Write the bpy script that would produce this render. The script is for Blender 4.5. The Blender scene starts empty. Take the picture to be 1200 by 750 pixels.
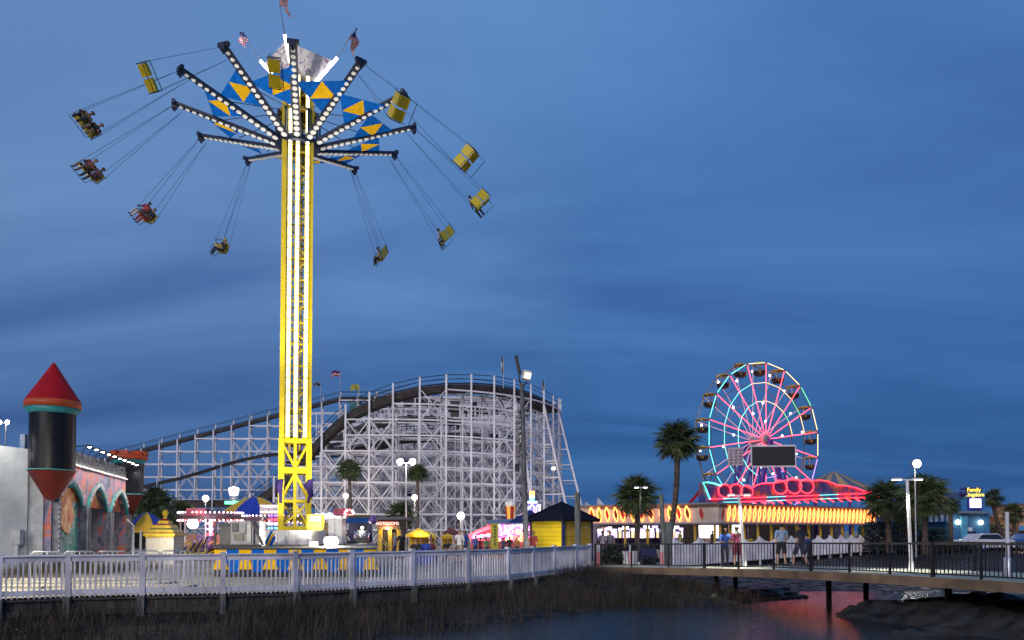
import bpy, bmesh, math, random
import numpy as np
from mathutils import Vector as V, Matrix
R = math.radians
S = bpy.context.scene
COL = S.collection
rnd = random.Random(7)

# ------------------------------------------------------------------ camera
FPX, TILT, EYE = 915.0, R(1.8), 1.7
HORIZON = 622.0
AXIS_Y = HORIZON - FPX*math.tan(TILT)
cam_d = bpy.data.cameras.new('camera')
cam = bpy.data.objects.new('camera', cam_d); COL.objects.link(cam)
cam.location = (0, 0, EYE)
cam.rotation_euler = (R(90) + TILT, 0, 0)
cam_d.sensor_width = 36; cam_d.lens = 36*FPX/1200
cam_d.shift_y = (AXIS_Y - 375)/1200
cam_d.clip_start = 0.1; cam_d.clip_end = 9000
S.camera = cam

def P(px, py, D):
    """place on the site that the surveyed picture position (px, py) has at distance D"""
    u = (px-600)/FPX; v = (AXIS_Y-py)/FPX
    d = V((u, math.cos(TILT)-v*math.sin(TILT), math.sin(TILT)+v*math.cos(TILT)))
    return V((0, 0, EYE)) + d*(D/d.y)
def GX(px, D):
    return P(px, HORIZON, D).x
def H(py, D):
    return P(600, py, D).z

# ------------------------------------------------------------------ sky and sun
SUN_EL, SUN_ROT = R(3.0), R(200)
w = bpy.data.worlds.new('World'); S.world = w; w.use_nodes = True
nt = w.node_tree; nt.nodes.clear()
def N(tree, t, **kw):
    n = tree.nodes.new(t)
    for k, x in kw.items(): setattr(n, k, x)
    return n
out = N(nt, 'ShaderNodeOutputWorld'); bg = N(nt, 'ShaderNodeBackground')
sky = N(nt, 'ShaderNodeTexSky', sky_type='NISHITA'); sky.sun_disc = False
sky.sun_elevation = SUN_EL; sky.sun_rotation = SUN_ROT; sky.ozone_density = 6.0; sky.air_density = 1.2; sky.dust_density = 0.6
tc = N(nt, 'ShaderNodeTexCoord')
# thin streaky cloud deck: project the view direction on a flat layer
sep = N(nt, 'ShaderNodeSeparateXYZ'); nt.links.new(tc.outputs['Generated'], sep.inputs[0])
zc = N(nt, 'ShaderNodeMath', operation='MAXIMUM'); nt.links.new(sep.outputs['Z'], zc.inputs[0]); zc.inputs[1].default_value = 0.0
za = N(nt, 'ShaderNodeMath', operation='ADD'); nt.links.new(zc.outputs[0], za.inputs[0]); za.inputs[1].default_value = 0.18
dx = N(nt, 'ShaderNodeMath', operation='DIVIDE'); nt.links.new(sep.outputs['X'], dx.inputs[0]); nt.links.new(za.outputs[0], dx.inputs[1])
dy = N(nt, 'ShaderNodeMath', operation='DIVIDE'); nt.links.new(sep.outputs['Y'], dy.inputs[0]); nt.links.new(za.outputs[0], dy.inputs[1])
cmb = N(nt, 'ShaderNodeCombineXYZ'); nt.links.new(dx.outputs[0], cmb.inputs[0]); nt.links.new(dy.outputs[0], cmb.inputs[1])
mp = N(nt, 'ShaderNodeMapping'); mp.inputs['Rotation'].default_value = (0, 0, R(52)); mp.inputs['Scale'].default_value = (0.42, 1.15, 1); nt.links.new(cmb.outputs[0], mp.inputs[0])
cn = N(nt, 'ShaderNodeTexNoise'); cn.inputs['Scale'].default_value = 1.25; cn.inputs['Detail'].default_value = 7; cn.inputs['Roughness'].default_value = 0.52; cn.inputs['Distortion'].default_value = 0.7
nt.links.new(mp.outputs[0], cn.inputs['Vector'])
cr = N(nt, 'ShaderNodeValToRGB'); cr.color_ramp.elements[0].position = 0.38; cr.color_ramp.elements[1].position = 0.70
nt.links.new(cn.outputs['Fac'], cr.inputs[0])
# deep dusk blue of the whole dome: paler overhead, deeper low down, lighter and greyer towards the side where the sun went down
el_ = N(nt, 'ShaderNodeValToRGB'); E_ = el_.color_ramp.elements
E_[0].position = 0.0; E_[0].color = (.034, .128, .37, 1); E_[1].position = 1.0; E_[1].color = (.125, .285, .63, 1)
for p_, c_ in ((.10, (.044, .148, .415)), (.28, (.074, .200, .505)), (.55, (.102, .258, .60))):
    k_ = E_.new(p_); k_.color = (*c_, 1)
nt.links.new(zc.outputs[0], el_.inputs[0])
sx_ = N(nt, 'ShaderNodeMapRange'); sx_.inputs['From Min'].default_value = 0.12; sx_.inputs['From Max'].default_value = -1.0; sx_.inputs['To Min'].default_value = 0.0; sx_.inputs['To Max'].default_value = 1.0
nt.links.new(sep.outputs['X'], sx_.inputs['Value'])
west = N(nt, 'ShaderNodeMix', data_type='RGBA'); wz_ = N(nt, 'ShaderNodeMapRange'); wz_.inputs['From Min'].default_value = 0.10; wz_.inputs['From Max'].default_value = 0.30; nt.links.new(zc.outputs[0], wz_.inputs['Value'])
wf_ = N(nt, 'ShaderNodeMath', operation='MULTIPLY'); nt.links.new(sx_.outputs[0], wf_.inputs[0]); nt.links.new(wz_.outputs[0], wf_.inputs[1]); nt.links.new(wf_.outputs[0], west.inputs['Factor'])
lz_ = N(nt, 'ShaderNodeMapRange'); lz_.inputs['From Min'].default_value = 0.30; lz_.inputs['From Max'].default_value = 0.05; lz_.inputs['To Max'].default_value = .75; nt.links.new(zc.outputs[0], lz_.inputs['Value'])
lf_ = N(nt, 'ShaderNodeMath', operation='MULTIPLY'); nt.links.new(sx_.outputs[0], lf_.inputs[0]); nt.links.new(lz_.outputs[0], lf_.inputs[1])
mauve = N(nt, 'ShaderNodeMix', data_type='RGBA'); nt.links.new(lf_.outputs[0], mauve.inputs['Factor']); nt.links.new(west.outputs['Result'], mauve.inputs['A']); mauve.inputs['B'].default_value = (.105, .155, .33, 1); nt.links.new(el_.outputs[0], west.inputs['A']); west.inputs['B'].default_value = (.172, .295, .58, 1)
lite = N(nt, 'ShaderNodeMix', data_type='RGBA', blend_type='MULTIPLY'); lite.inputs['Factor'].default_value = 1.0; nt.links.new(mauve.outputs['Result'], lite.inputs['A'])
cl_ = N(nt, 'ShaderNodeValToRGB'); cl_.color_ramp.elements[0].color = (.64, .68, .75, 1); cl_.color_ramp.elements[1].color = (1.22, 1.14, 1.06, 1); nt.links.new(cr.outputs[0], cl_.inputs[0]); nt.links.new(cl_.outputs[0], lite.inputs['B'])
ten = N(nt, 'ShaderNodeMix', data_type='RGBA', blend_type='MULTIPLY'); ten.inputs['Factor'].default_value = 1.0; ten.inputs['B'].default_value = (10.9, 10.8, 10.4, 1); nt.links.new(lite.outputs['Result'], ten.inputs['A'])
mix2 = N(nt, 'ShaderNodeMix', data_type='RGBA'); mix2.inputs['Factor'].default_value = 0.86; nt.links.new(sky.outputs[0], mix2.inputs['A']); nt.links.new(ten.outputs['Result'], mix2.inputs['B'])
nt.links.new(mix2.outputs['Result'], bg.inputs['Color']); bg.inputs['Strength'].default_value = 0.1
nt.links.new(bg.outputs[0], out.inputs[0])
sl = bpy.data.lights.new('sun', 'SUN'); sun = bpy.data.objects.new('sun', sl); COL.objects.link(sun)
sl.energy = 1.4; sl.angle = R(25); sl.color = (1.0, 0.88, 0.84)
sd = V((math.sin(SUN_ROT)*math.cos(R(24)), math.cos(SUN_ROT)*math.cos(R(24)), math.sin(R(24))))
sun.rotation_euler = sd.to_track_quat('Z', 'Y').to_euler()

S.render.engine = 'CYCLES'
S.view_settings.view_transform = 'Standard'; S.view_settings.look = 'None'
S.view_settings.exposure = 0.0; S.view_settings.gamma = 1.0; S.view_settings.use_curve_mapping = False
cy = S.cycles; cy.use_denoising = True; cy.max_bounces = 5; cy.diffuse_bounces = 2; cy.glossy_bounces = 3; cy.transmission_bounces = 4
cy.sample_clamp_indirect = 6; cy.caustics_reflective = False; cy.caustics_refractive = False

# ------------------------------------------------------------------ materials
MATS = {}
def mat(name, col, rough=0.6, metal=0.0, var=0.15, scale=3.0, bump=0.0, bscale=None, emit=None, estr=0.0, col2=None, stretch=None, spec=0.5, coat=0.0):
    if name in MATS: return MATS[name]
    m = bpy.data.materials.new(name); m.use_nodes = True; t = m.node_tree; b = t.nodes['Principled BSDF']
    b.inputs['Roughness'].default_value = rough; b.inputs['Metallic'].default_value = metal
    b.inputs['Specular IOR Level'].default_value = spec; b.inputs['Coat Weight'].default_value = coat
    c = (*col, 1)
    if var > 0 or bump > 0 or col2:
        tcn = N(t, 'ShaderNodeNewGeometry'); mpn = N(t, 'ShaderNodeMapping')
        if stretch: mpn.inputs['Scale'].default_value = stretch
        t.links.new(tcn.outputs['Position'], mpn.inputs[0])
        n1 = N(t, 'ShaderNodeTexNoise'); n1.inputs['Scale'].default_value = scale; n1.inputs['Detail'].default_value = 5; n1.inputs['Roughness'].default_value = 0.6
        t.links.new(mpn.outputs[0], n1.inputs['Vector'])
        rp = N(t, 'ShaderNodeValToRGB')
        lo = col2 if col2 else tuple(x*(1-var*1.6) for x in col); hi = col if col2 else tuple(min(1, x*(1+var*0.7)) for x in col)
        rp.color_ramp.elements[0].position = 0.34; rp.color_ramp.elements[0].color = (*lo, 1)
        rp.color_ramp.elements[1].position = 0.66; rp.color_ramp.elements[1].color = (*hi, 1)
        t.links.new(n1.outputs['Fac'], rp.inputs[0])
        oi = N(t, 'ShaderNodeObjectInfo'); mr = N(t, 'ShaderNodeMapRange'); mr.inputs['To Min'].default_value = 1-var*.9; mr.inputs['To Max'].default_value = 1+var*.35; t.links.new(oi.outputs['Random'], mr.inputs['Value'])
        cbn = N(t, 'ShaderNodeCombineXYZ'); [t.links.new(mr.outputs[0], cbn.inputs[q_]) for q_ in range(3)]
        mxn = N(t, 'ShaderNodeMix', data_type='RGBA', blend_type='MULTIPLY'); mxn.inputs['Factor'].default_value = 1.0; t.links.new(rp.outputs[0], mxn.inputs['A']); t.links.new(cbn.outputs[0], mxn.inputs['B'])
        t.links.new(mxn.outputs['Result'], b.inputs['Base Color'])
        if bump > 0:
            n2 = N(t, 'ShaderNodeTexNoise'); n2.inputs['Scale'].default_value = bscale or scale*6; n2.inputs['Detail'].default_value = 4
            t.links.new(mpn.outputs[0], n2.inputs['Vector'])
            bp = N(t, 'ShaderNodeBump'); bp.inputs['Strength'].default_value = bump; bp.inputs['Distance'].default_value = 0.02
            t.links.new(n2.outputs['Fac'], bp.inputs['Height']); t.links.new(bp.outputs[0], b.inputs['Normal'])
    else:
        b.inputs['Base Color'].default_value = c
    if emit:
        b.inputs['Emission Color'].default_value = (*emit, 1); b.inputs['Emission Strength'].default_value = estr
    MATS[name] = m; return m
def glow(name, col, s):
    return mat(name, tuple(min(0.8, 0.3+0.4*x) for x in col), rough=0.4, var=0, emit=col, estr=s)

white_paint = mat('white_paint', (0.74, 0.73, 0.75), 0.5, var=0.12, scale=1.2, bump=0.15)
coaster_white = mat('coaster_white', (0.80, 0.77, 0.79), 0.6, var=0.16, scale=0.5)
fence_white = mat('fence_white', (0.80, 0.77, 0.82), 0.5, var=0.2, scale=1.3, bump=0.15)
yellow_paint = mat('yellow_paint', (0.80, 0.60, 0.015), 0.38, var=0.10, scale=1.5, bump=0.05, coat=0.2)
gold_cloth = mat('gold_cloth', (0.80, 0.46, 0.01), 0.85, spec=.1, var=0.12, scale=4, bump=0.2)
blue_cloth = mat('blue_cloth', (0.003, 0.12, 0.55), 0.85, spec=.08, var=0.18, scale=4, bump=0.2)
royal_blue = mat('royal_blue', (0.02, 0.05, 0.42), 0.6, var=0.15)
navy_steel = mat('navy_steel', (0.012, 0.02, 0.055), 0.4, var=0.2, scale=3)
black_steel = mat('black_steel', (0.012, 0.012, 0.015), 0.42, var=0.2, scale=3)
grey_steel = mat('grey_steel', (0.32, 0.32, 0.34), 0.4, metal=0.6, var=0.2, scale=3)
galv = mat('galvanised_steel', (0.55, 0.56, 0.58), 0.42, metal=0.7, var=0.15, scale=6)
dark_wood = mat('dark_track_timber', (0.055, 0.042, 0.036), 0.8, var=0.3, scale=1.5)
old_wood = mat('weathered_plank', (0.085, 0.075, 0.068), 0.85, var=0.35, scale=2.5, bump=0.4, stretch=(6, 6, 0.6))
beam_wood = mat('deck_beam_wood', (0.25, 0.165, 0.10), 0.8, var=0.25, scale=1.2, bump=0.3, bscale=14)
pile_wood = mat('grey_pile_wood', (0.21, 0.22, 0.19), 0.85, var=0.35, scale=3, bump=0.5, stretch=(5, 5, 0.5))
concrete = mat('plaza_concrete', (0.43, 0.39, 0.31), 0.8, var=0.22, scale=0.35, bump=0.25, bscale=8)
deck_conc = mat('walkway_boards', (0.42, 0.41, 0.36), 0.75, var=0.25, scale=1.0, bump=0.2)
red_paint = mat('red_paint', (0.44, 0.006, 0.012), 0.65, spec=.2, var=0.12, scale=2)
orange_paint = mat('orange_paint', (0.60, 0.085, 0.014), 0.5, var=0.12, scale=2)
teal_paint = mat('teal_paint', (0.03, 0.33, 0.33), 0.5, var=0.12, scale=2)
maroon = mat('maroon_paint', (0.22, 0.025, 0.015), 0.6, var=0.18, scale=1.2)
black_wall = mat('charcoal_stucco', (0.008, 0.008, 0.012), 0.4, spec=.35, var=0.35, scale=1.0, bump=0.2)
grey_stucco = mat('grey_stucco', (0.42, 0.45, 0.47), 0.85, var=0.18, scale=0.7, bump=0.5, bscale=9)
purple_cloth = mat('purple_cloth', (0.045, 0.018, 0.15), 0.8, var=0.25, scale=5)
dark_glass = mat('dark_glass', (0.015, 0.018, 0.022), 0.12, var=0)
screen_black = mat('screen_black', (0.012, 0.011, 0.012), 0.5, var=0.2, scale=8)
lamp_white = glow('lamp_white', (1.0, 0.96, 0.88), 14)
lamp_warm = glow('lamp_warm', (1.0, 0.84, 0.52), 10)
led_white = glow('led_white', (1.0, 0.94, 0.74), 5.0)
tube_white = glow('tube_white', (1.0, 0.97, 0.92), 12)
row_lamp = glow('row_lamp', (1.0, 0.95, 0.82), 30)
disc_white = mat('disc_white', (0.8, 0.8, 0.82), 0.4, var=0, emit=(1, 0.97, 0.95), estr=0.06)
bulb_pale = glow('bulb_pale', (1, 0.92, 0.95), 5)
neon_red = glow('neon_red', (1.0, 0.010, 0.016), 12)
neon_pink = glow('neon_pink', (1.0, 0.035, 0.06), 7)
neon_teal = glow('neon_teal', (0.10, 0.85, 0.80), 1.8)
neon_green = glow('neon_green', (0.08, 0.85, 0.45), 1.4)
neon_yellow = glow('neon_yellow', (1.0, 0.85, 0.45), 1.5)
neon_purple = glow('neon_purple', (0.40, 0.22, 1.0), 2.0)
neon_orange = glow('neon_orange', (1.0, 0.22, 0.03), 7.5)
neon_amber = glow('neon_amber', (1.0, 0.20, 0.028), 6.5)
neon_magenta = glow('neon_magenta', (1.0, 0.14, 0.75), 2.4)

# ------------------------------------------------------------------ things, parts, meshes
WM = {}                      # world matrix of every thing and part
def wm(o): return WM.get(o.name, Matrix.Identity(4))
def tag(o, label=None, cat=None, group=None, kind=None):
    if label: o['label'] = label
    if cat: o['category'] = cat
    if group: o['group'] = group
    if kind: o['kind'] = kind
    return o
def thing(name, label, cat, loc=(0, 0, 0), rz=0.0, group=None, M=None):
    o = bpy.data.objects.new(name, None); COL.objects.link(o)
    o.empty_display_size = 0.2
    m = M if M is not None else Matrix.Translation(loc) @ Matrix.Rotation(rz, 4, 'Z')
    o.matrix_world = m; WM[o.name] = m.copy()
    return tag(o, label, cat, group)

class MB:
    def __init__(s): s.v, s.f, s.m, s.s = [], [], [], []
    def add(s, vs, fs, mi=0, sm=False):
        n = len(s.v); s.v.extend(tuple(v) for v in vs)
        for f in fs: s.f.append(tuple(i+n for i in f)); s.m.append(mi); s.s.append(sm)
        return s
    def box(s, c, d, mi=0, rz=0.0, M=None):
        x, y, z = d[0]/2, d[1]/2, d[2]/2
        vs = [V((a*x, b*y, e*z)) for a in (-1, 1) for b in (-1, 1) for e in (-1, 1)]
        T = Matrix.Translation(c) @ (M if M is not None else Matrix.Rotation(rz, 4, 'Z'))
        return s.add([T @ v for v in vs], [(0, 1, 3, 2), (4, 6, 7, 5), (0, 4, 5, 1), (2, 3, 7, 6), (0, 2, 6, 4), (1, 5, 7, 3)], mi)
    def beam(s, p, q, w=0.1, h=None, mi=0):
        p, q = V(p), V(q); h = h or w; T, L = beam_matrix(p, q)
        return s.box((0, 0, 0), (w, h, L), mi, M=T) if False else s.add([T @ V((a*w/2, b*h/2, e*L/2)) for a in (-1, 1) for b in (-1, 1) for e in (-1, 1)],
            [(0, 1, 3, 2), (4, 6, 7, 5), (0, 4, 5, 1), (2, 3, 7, 6), (0, 2, 6, 4), (1, 5, 7, 3)], mi)
    def tube(s, p, q, r, r2=None, n=8, mi=0, caps=True):
        p, q = V(p), V(q); r2 = r if r2 is None else r2; T, L = beam_matrix(p, q)
        a = [T @ V((r*math.cos(2*math.pi*i/n), r*math.sin(2*math.pi*i/n), -L/2)) for i in range(n)]
        b = [T @ V((r2*math.cos(2*math.pi*i/n), r2*math.sin(2*math.pi*i/n), L/2)) for i in range(n)]
        s.add(a+b, [(i, (i+1) % n, n+(i+1) % n, n+i) for i in range(n)], mi, True)
        if caps: s.add(a+b, [tuple(range(n-1, -1, -1)), tuple(range(n, 2*n))], mi)
        return s
    def path(s, pts, r, n=6, mi=0, closed=False, taper=None):
        pts = [V(p) for p in pts]; k = len(pts); rings = []
        up = V((0, 0, 1))
        for i, p in enumerate(pts):
            a = pts[(i-1) % k] if (closed or i > 0) else p; b = pts[(i+1) % k] if (closed or i < k-1) else p
            d = (b-a).normalized(); x = d.cross(up)
            if x.length < 1e-3: x = d.cross(V((1, 0, 0)))
            x.normalize(); y = x.cross(d)
            rr = r if taper is None else r*taper(i/(k-1))
            rings.append([p + x*rr*math.cos(2*math.pi*j/n) + y*rr*math.sin(2*math.pi*j/n) for j in range(n)])
        fs = []
        for i in range(k if closed else k-1):
            a, b = i*n, ((i+1) % k)*n
            for j in range(n): fs.append((a+j, a+(j+1) % n, b+(j+1) % n, b+j))
        s.add([v for g in rings for v in g], fs, mi, True)
        if not closed: s.add(rings[0], [tuple(range(n-1, -1, -1))], mi); s.add(rings[-1], [tuple(range(n))], mi)
        return s
    def lathe(s, c, prof, n=16, mi=0, M=None, sm=True, caps=True):
        T = Matrix.Translation(c) @ (M if M is not None else Matrix.Identity(4))
        vs = [T @ V((r*math.cos(2*math.pi*i/n), r*math.sin(2*math.pi*i/n), z)) for r, z in prof for i in range(n)]
        fs = [(k*n+i, k*n+(i+1) % n, (k+1)*n+(i+1) % n, (k+1)*n+i) for k in range(len(prof)-1) for i in range(n)]
        s.add(vs, fs, mi, sm)
        if caps:
            if prof[0][0] > 1e-3: s.add(vs[:n], [tuple(range(n-1, -1, -1))], mi)
            if prof[-1][0] > 1e-3: s.add(vs[-n:], [tuple(range(n))], mi)
        return s
    def ball(s, c, r, n=10, k=6, mi=0, sc=(1, 1, 1)):
        prof = [(max(1e-4, math.sin(math.pi*i/k)), -math.cos(math.pi*i/k)) for i in range(k+1)]
        return s.lathe(c, prof, n, mi, Matrix.Diagonal((r*sc[0], r*sc[1], r*sc[2], 1)), caps=False)
    def prism(s, pts, ext, mi=0):
        """polygon of 3-D points pushed along ext"""
        n = len(pts); a = [V(p) for p in pts]; b = [p+V(ext) for p in a]
        return s.add(a+b, [tuple(range(n-1, -1, -1)), tuple(range(n, 2*n))]+[(i, (i+1) % n, n+(i+1) % n, n+i) for i in range(n)], mi)
    def build(s, name, mats, parent=None, world=True, label=None, kind=None):
        me = bpy.data.meshes.new(name); vs = s.v
        if parent is not None and world:
            inv = wm(parent).inverted(); vs = [inv @ V(v) for v in vs]
        me.from_pydata([tuple(v) for v in vs], [], s.f)
        for m in (mats if isinstance(mats, (list, tuple)) else [mats]): me.materials.append(m)
        me.polygons.foreach_set('material_index', s.m); me.polygons.foreach_set('use_smooth', s.s)
        o = bpy.data.objects.new(name, me); COL.objects.link(o)
        if parent is not None: o.parent = parent
        WM[o.name] = wm(parent).copy() if parent is not None else Matrix.Identity(4)
        if label: o['label'] = label
        if kind: o['kind'] = kind
        return o
    def solo(s, name, mats, label, cat, loc, group=None):
        """a thing that is one mesh, its origin at loc"""
        T = Matrix.Translation(loc); s.v = [tuple(V(v)-V(loc)) for v in s.v]
        o = s.build(name, mats); o.location = loc; WM[o.name] = T
        return tag(o, label, cat, group)

def beam_matrix(p, q):
    d = q-p; L = d.length or 1e-6
    z = d/L; x = V((0, 0, 1)).cross(z)
    if x.length < 1e-4: x = V((1, 0, 0))
    x.normalize(); y = z.cross(x)
    M = Matrix((x, y, z)).transposed().to_4x4(); M.translation = (p+q)/2
    return M, L
UNIT = {}
def unit_mesh(m):
    if m.name not in UNIT:
        me = bpy.data.meshes.new('timber_'+m.name)
        me.from_pydata([(a*.5, b*.5, e*.5) for a in (-1, 1) for b in (-1, 1) for e in (-1, 1)], [], [(0, 1, 3, 2), (4, 6, 7, 5), (0, 4, 5, 1), (2, 3, 7, 6), (0, 2, 6, 4), (1, 5, 7, 3)])
        me.materials.append(m); UNIT[m.name] = me
    return UNIT[m.name]
def bar(name, p, q, w, h, m, parent, world=True, rollrz=None):
    """one straight timber, picket or rail as an object that shares its mesh"""
    T, L = beam_matrix(V(p), V(q))
    if rollrz is not None: T = Matrix.Translation((V(p)+V(q))/2) @ Matrix.Rotation(rollrz, 4, 'Z')
    T = T @ Matrix.Diagonal((w, h, L, 1))
    o = bpy.data.objects.new(name, unit_mesh(m)); COL.objects.link(o)
    o.parent = parent
    o.matrix_basis = (wm(parent).inverted() @ T) if world else T
    WM[o.name] = wm(parent).copy()
    return o
def bars(name, lst, m, parent, limit=290):
    """lst of (p, q, w, h): the nearest ones singly, the rest joined"""
    eye = V((0, 0, EYE)); lst = sorted(lst, key=lambda b: ((V(b[0])+V(b[1]))/2-eye).length)
    for p, q, a, b in lst[:limit]: bar(name, p, q, a, b, m, parent)
    if len(lst) > limit:
        mb = MB()
        for p, q, a, b in lst[limit:]: mb.beam(p, q, a, b)
        mb.build(name+'_rest' if False else name, m, parent, kind='stuff')
def kids(o): return [c for c in S.objects if c.parent == o]
def copy_tree(o, M, parent=None, label=None, group=None, children=None):
    children = children if children is not None else child_map()
    c = o.copy(); COL.objects.link(c)
    if parent is not None: c.parent = parent
    else: c.matrix_world = M; WM[c.name] = M.copy()
    if label: c['label'] = label
    if group: c['group'] = group
    for k in children.get(o.name, []): copy_tree(k, None, c, children=children)
    return c
def child_map():
    d = {}
    for o in S.objects:
        if o.parent: d.setdefault(o.parent.name, []).append(o)
    return d
def text(name, body, size, loc, m, parent, rz=0.0, ext=0.02, align='CENTER'):
    cu = bpy.data.curves.new(name, 'FONT'); cu.body = body; cu.size = size; cu.extrude = ext; cu.align_x = align; cu.align_y = 'CENTER'
    tmp = bpy.data.objects.new('tmp_text', cu); COL.objects.link(tmp)
    dg = bpy.context.evaluated_depsgraph_get(); dg.update()
    me = bpy.data.meshes.new_from_object(tmp.evaluated_get(dg)); bpy.data.objects.remove(tmp)
    me.materials.clear(); me.materials.append(m); o = bpy.data.objects.new(name, me); COL.objects.link(o)
    T = Matrix.Translation(loc) @ Matrix.Rotation(rz, 4, 'Z') @ Matrix.Rotation(R(90), 4, 'X')
    o.parent = parent; o.matrix_basis = wm(parent).inverted() @ T
    return o
def point(loc, watts, col=(1, 0.9, 0.75), r=0.15):
    l = bpy.data.lights.new('lamp_light', 'POINT'); l.energy = watts; l.color = col; l.shadow_soft_size = r
    o = bpy.data.objects.new('lamp_light', l); COL.objects.link(o); o.location = loc; return o
def spot(loc, target, watts, angle=70, col=(1, 0.93, 0.8), r=0.15, blend=0.5):
    l = bpy.data.lights.new('flood_light', 'SPOT'); l.energy = watts; l.color = col; l.shadow_soft_size = r; l.spot_size = R(angle); l.spot_blend = blend
    o = bpy.data.objects.new('flood_light', l); COL.objects.link(o); o.location = loc
    o.rotation_euler = (V(target)-V(loc)).to_track_quat('-Z', 'Y').to_euler(); return o
# ------------------------------------------------------------------ shore line, plaza, marsh, water
FENCE = [(-180, 18.6), (-90, 19.0), (0, 19.6), (81, 20.4), (168, 20.9), (262, 21.4), (346, 22.0), (412, 23.2), (483, 24.5), (547, 25.9), (595, 27.4), (624, 29.2), (649, 31.0), (674, 33.0), (691, 34.6)]
FP = [V((GX(a, d), d, 0)) for a, d in FENCE]
WPTS = [(3.6, 33.9, .15), (7.0, 32.0, .19), (9.45, 28.9, .27), (11.2, 25.7, .32), (12.35, 22.5, .36), (13.1, 19.9, .39), (13.9, 16.5, .41), (14.4, 13.0, .42)]
def _spline(pts, m=16):
    pts = [V(q) for q in pts]; out = []
    for i in range(len(pts)-1):
        p0, p1, p2, p3 = pts[max(0, i-1)], pts[i], pts[i+1], pts[min(len(pts)-1, i+2)]
        for k in range(m):
            t = k/m; out.append(.5*((2*p1)+(p2-p0)*t+(2*p0-5*p1+4*p2-p3)*t*t+(3*p1-p0-3*p2+p3)*t**3))
    return out+[pts[-1]]
WCURVE = _spline(WPTS); _cum = [0.0]
for a, c in zip(WCURVE[:-1], WCURVE[1:]): _cum.append(_cum[-1]+(c-a).length)
WL = _cum[-1]
def walk_at(t):
    d = min(max(t, 0), 1)*WL; i = min(max(int(np.searchsorted(_cum, d))-1, 0), len(WCURVE)-2); f = (d-_cum[i])/(_cum[i+1]-_cum[i])
    i0, i1 = max(0, i-6), min(len(WCURVE)-1, i+7); tg = (WCURVE[i1]-WCURVE[i0]); tg.z = 0; tg.normalize(); n_ = V((-tg.y, tg.x, 0)); n_ = n_ if n_.x+n_.y > 0 else -n_
    return WCURVE[i].lerp(WCURVE[i+1], f), n_
def walk_w(t): s_ = min(1, t/.4); return 1.9+2.7*s_*s_*(3-2*s_)
def walk_side(x, y):
    """distance beyond the near edge of the walkway (positive behind it) and place along it"""
    best = np.full(np.shape(x), 1e9); sd_ = np.zeros(np.shape(x)); tt_ = np.zeros(np.shape(x))
    for k in range(41):
        c, n_ = walk_at(k/40); d2 = (x-c.x)**2+(y-c.y)**2; u_ = d2 < best; best = np.where(u_, d2, best); sd_ = np.where(u_, (x-c.x)*n_.x+(y-c.y)*n_.y, sd_); tt_ = np.where(u_, k/40, tt_)
    return sd_, tt_
# paved sheet: strips that run from the shore line back to the horizon
shore = [V((-900, -320, 0)), V((-60, 6, 0))] + FP + [V((7.4, 36.4, 0)), V((31.2, 66.6, 0)), V((46, 80, 0)), V((900, 420, 0)), V((3000, 1200, 0))]
bm = bmesh.new(); lo = [bm.verts.new(p_) for p_ in shore]; mid_ = [bm.verts.new((p_.x*(1.0 if abs(p_.x) > 50 else 1.0), max(p_.y+2, 130 if abs(p_.x) < 100 else p_.y+400), 0)) for p_ in shore]; far_ = [bm.verts.new((p_.x*1.5, 4200, 0)) for p_ in shore]
for k in range(len(shore)-1):
    bm.faces.new((lo[k], lo[k+1], mid_[k+1], mid_[k])); bm.faces.new((mid_[k], mid_[k+1], far_[k+1], far_[k]))
me = bpy.data.meshes.new('plaza_pavement'); bm.to_mesh(me); bm.free()
# paving with cast joints
pm = mat('plaza_slabs', (0.44, 0.40, 0.32), 0.8, var=0.25, scale=0.3, bump=0.2, bscale=7)
t = pm.node_tree; b = t.nodes['Principled BSDF']; bt = N(t, 'ShaderNodeTexBrick'); bt.offset = 0.0
bt.inputs['Scale'].default_value = 1.0; bt.inputs['Brick Width'].default_value = 2.6; bt.inputs['Row Height'].default_value = 2.6; bt.inputs['Mortar Size'].default_value = 0.03
bt.inputs['Color1'].default_value = (1, 1, 1, 1); bt.inputs['Color2'].default_value = (0.86, 0.86, 0.86, 1); bt.inputs['Mortar'].default_value = (0.35, 0.33, 0.3, 1)
src = b.inputs['Base Color'].links[0].from_socket; mx = N(t, 'ShaderNodeMix', data_type='RGBA', blend_type='MULTIPLY'); mx.inputs['Factor'].default_value = 1
tcn = N(t, 'ShaderNodeTexCoord'); t.links.new(tcn.outputs['Object'], bt.inputs['Vector']); t.links.new(src, mx.inputs['A']); t.links.new(bt.outputs['Color'], mx.inputs['B']); t.links.new(mx.outputs['Result'], b.inputs['Base Color'])
me.materials.append(pm)
o = bpy.data.objects.new('plaza_pavement', me); COL.objects.link(o); tag(o, kind='structure')
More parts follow.
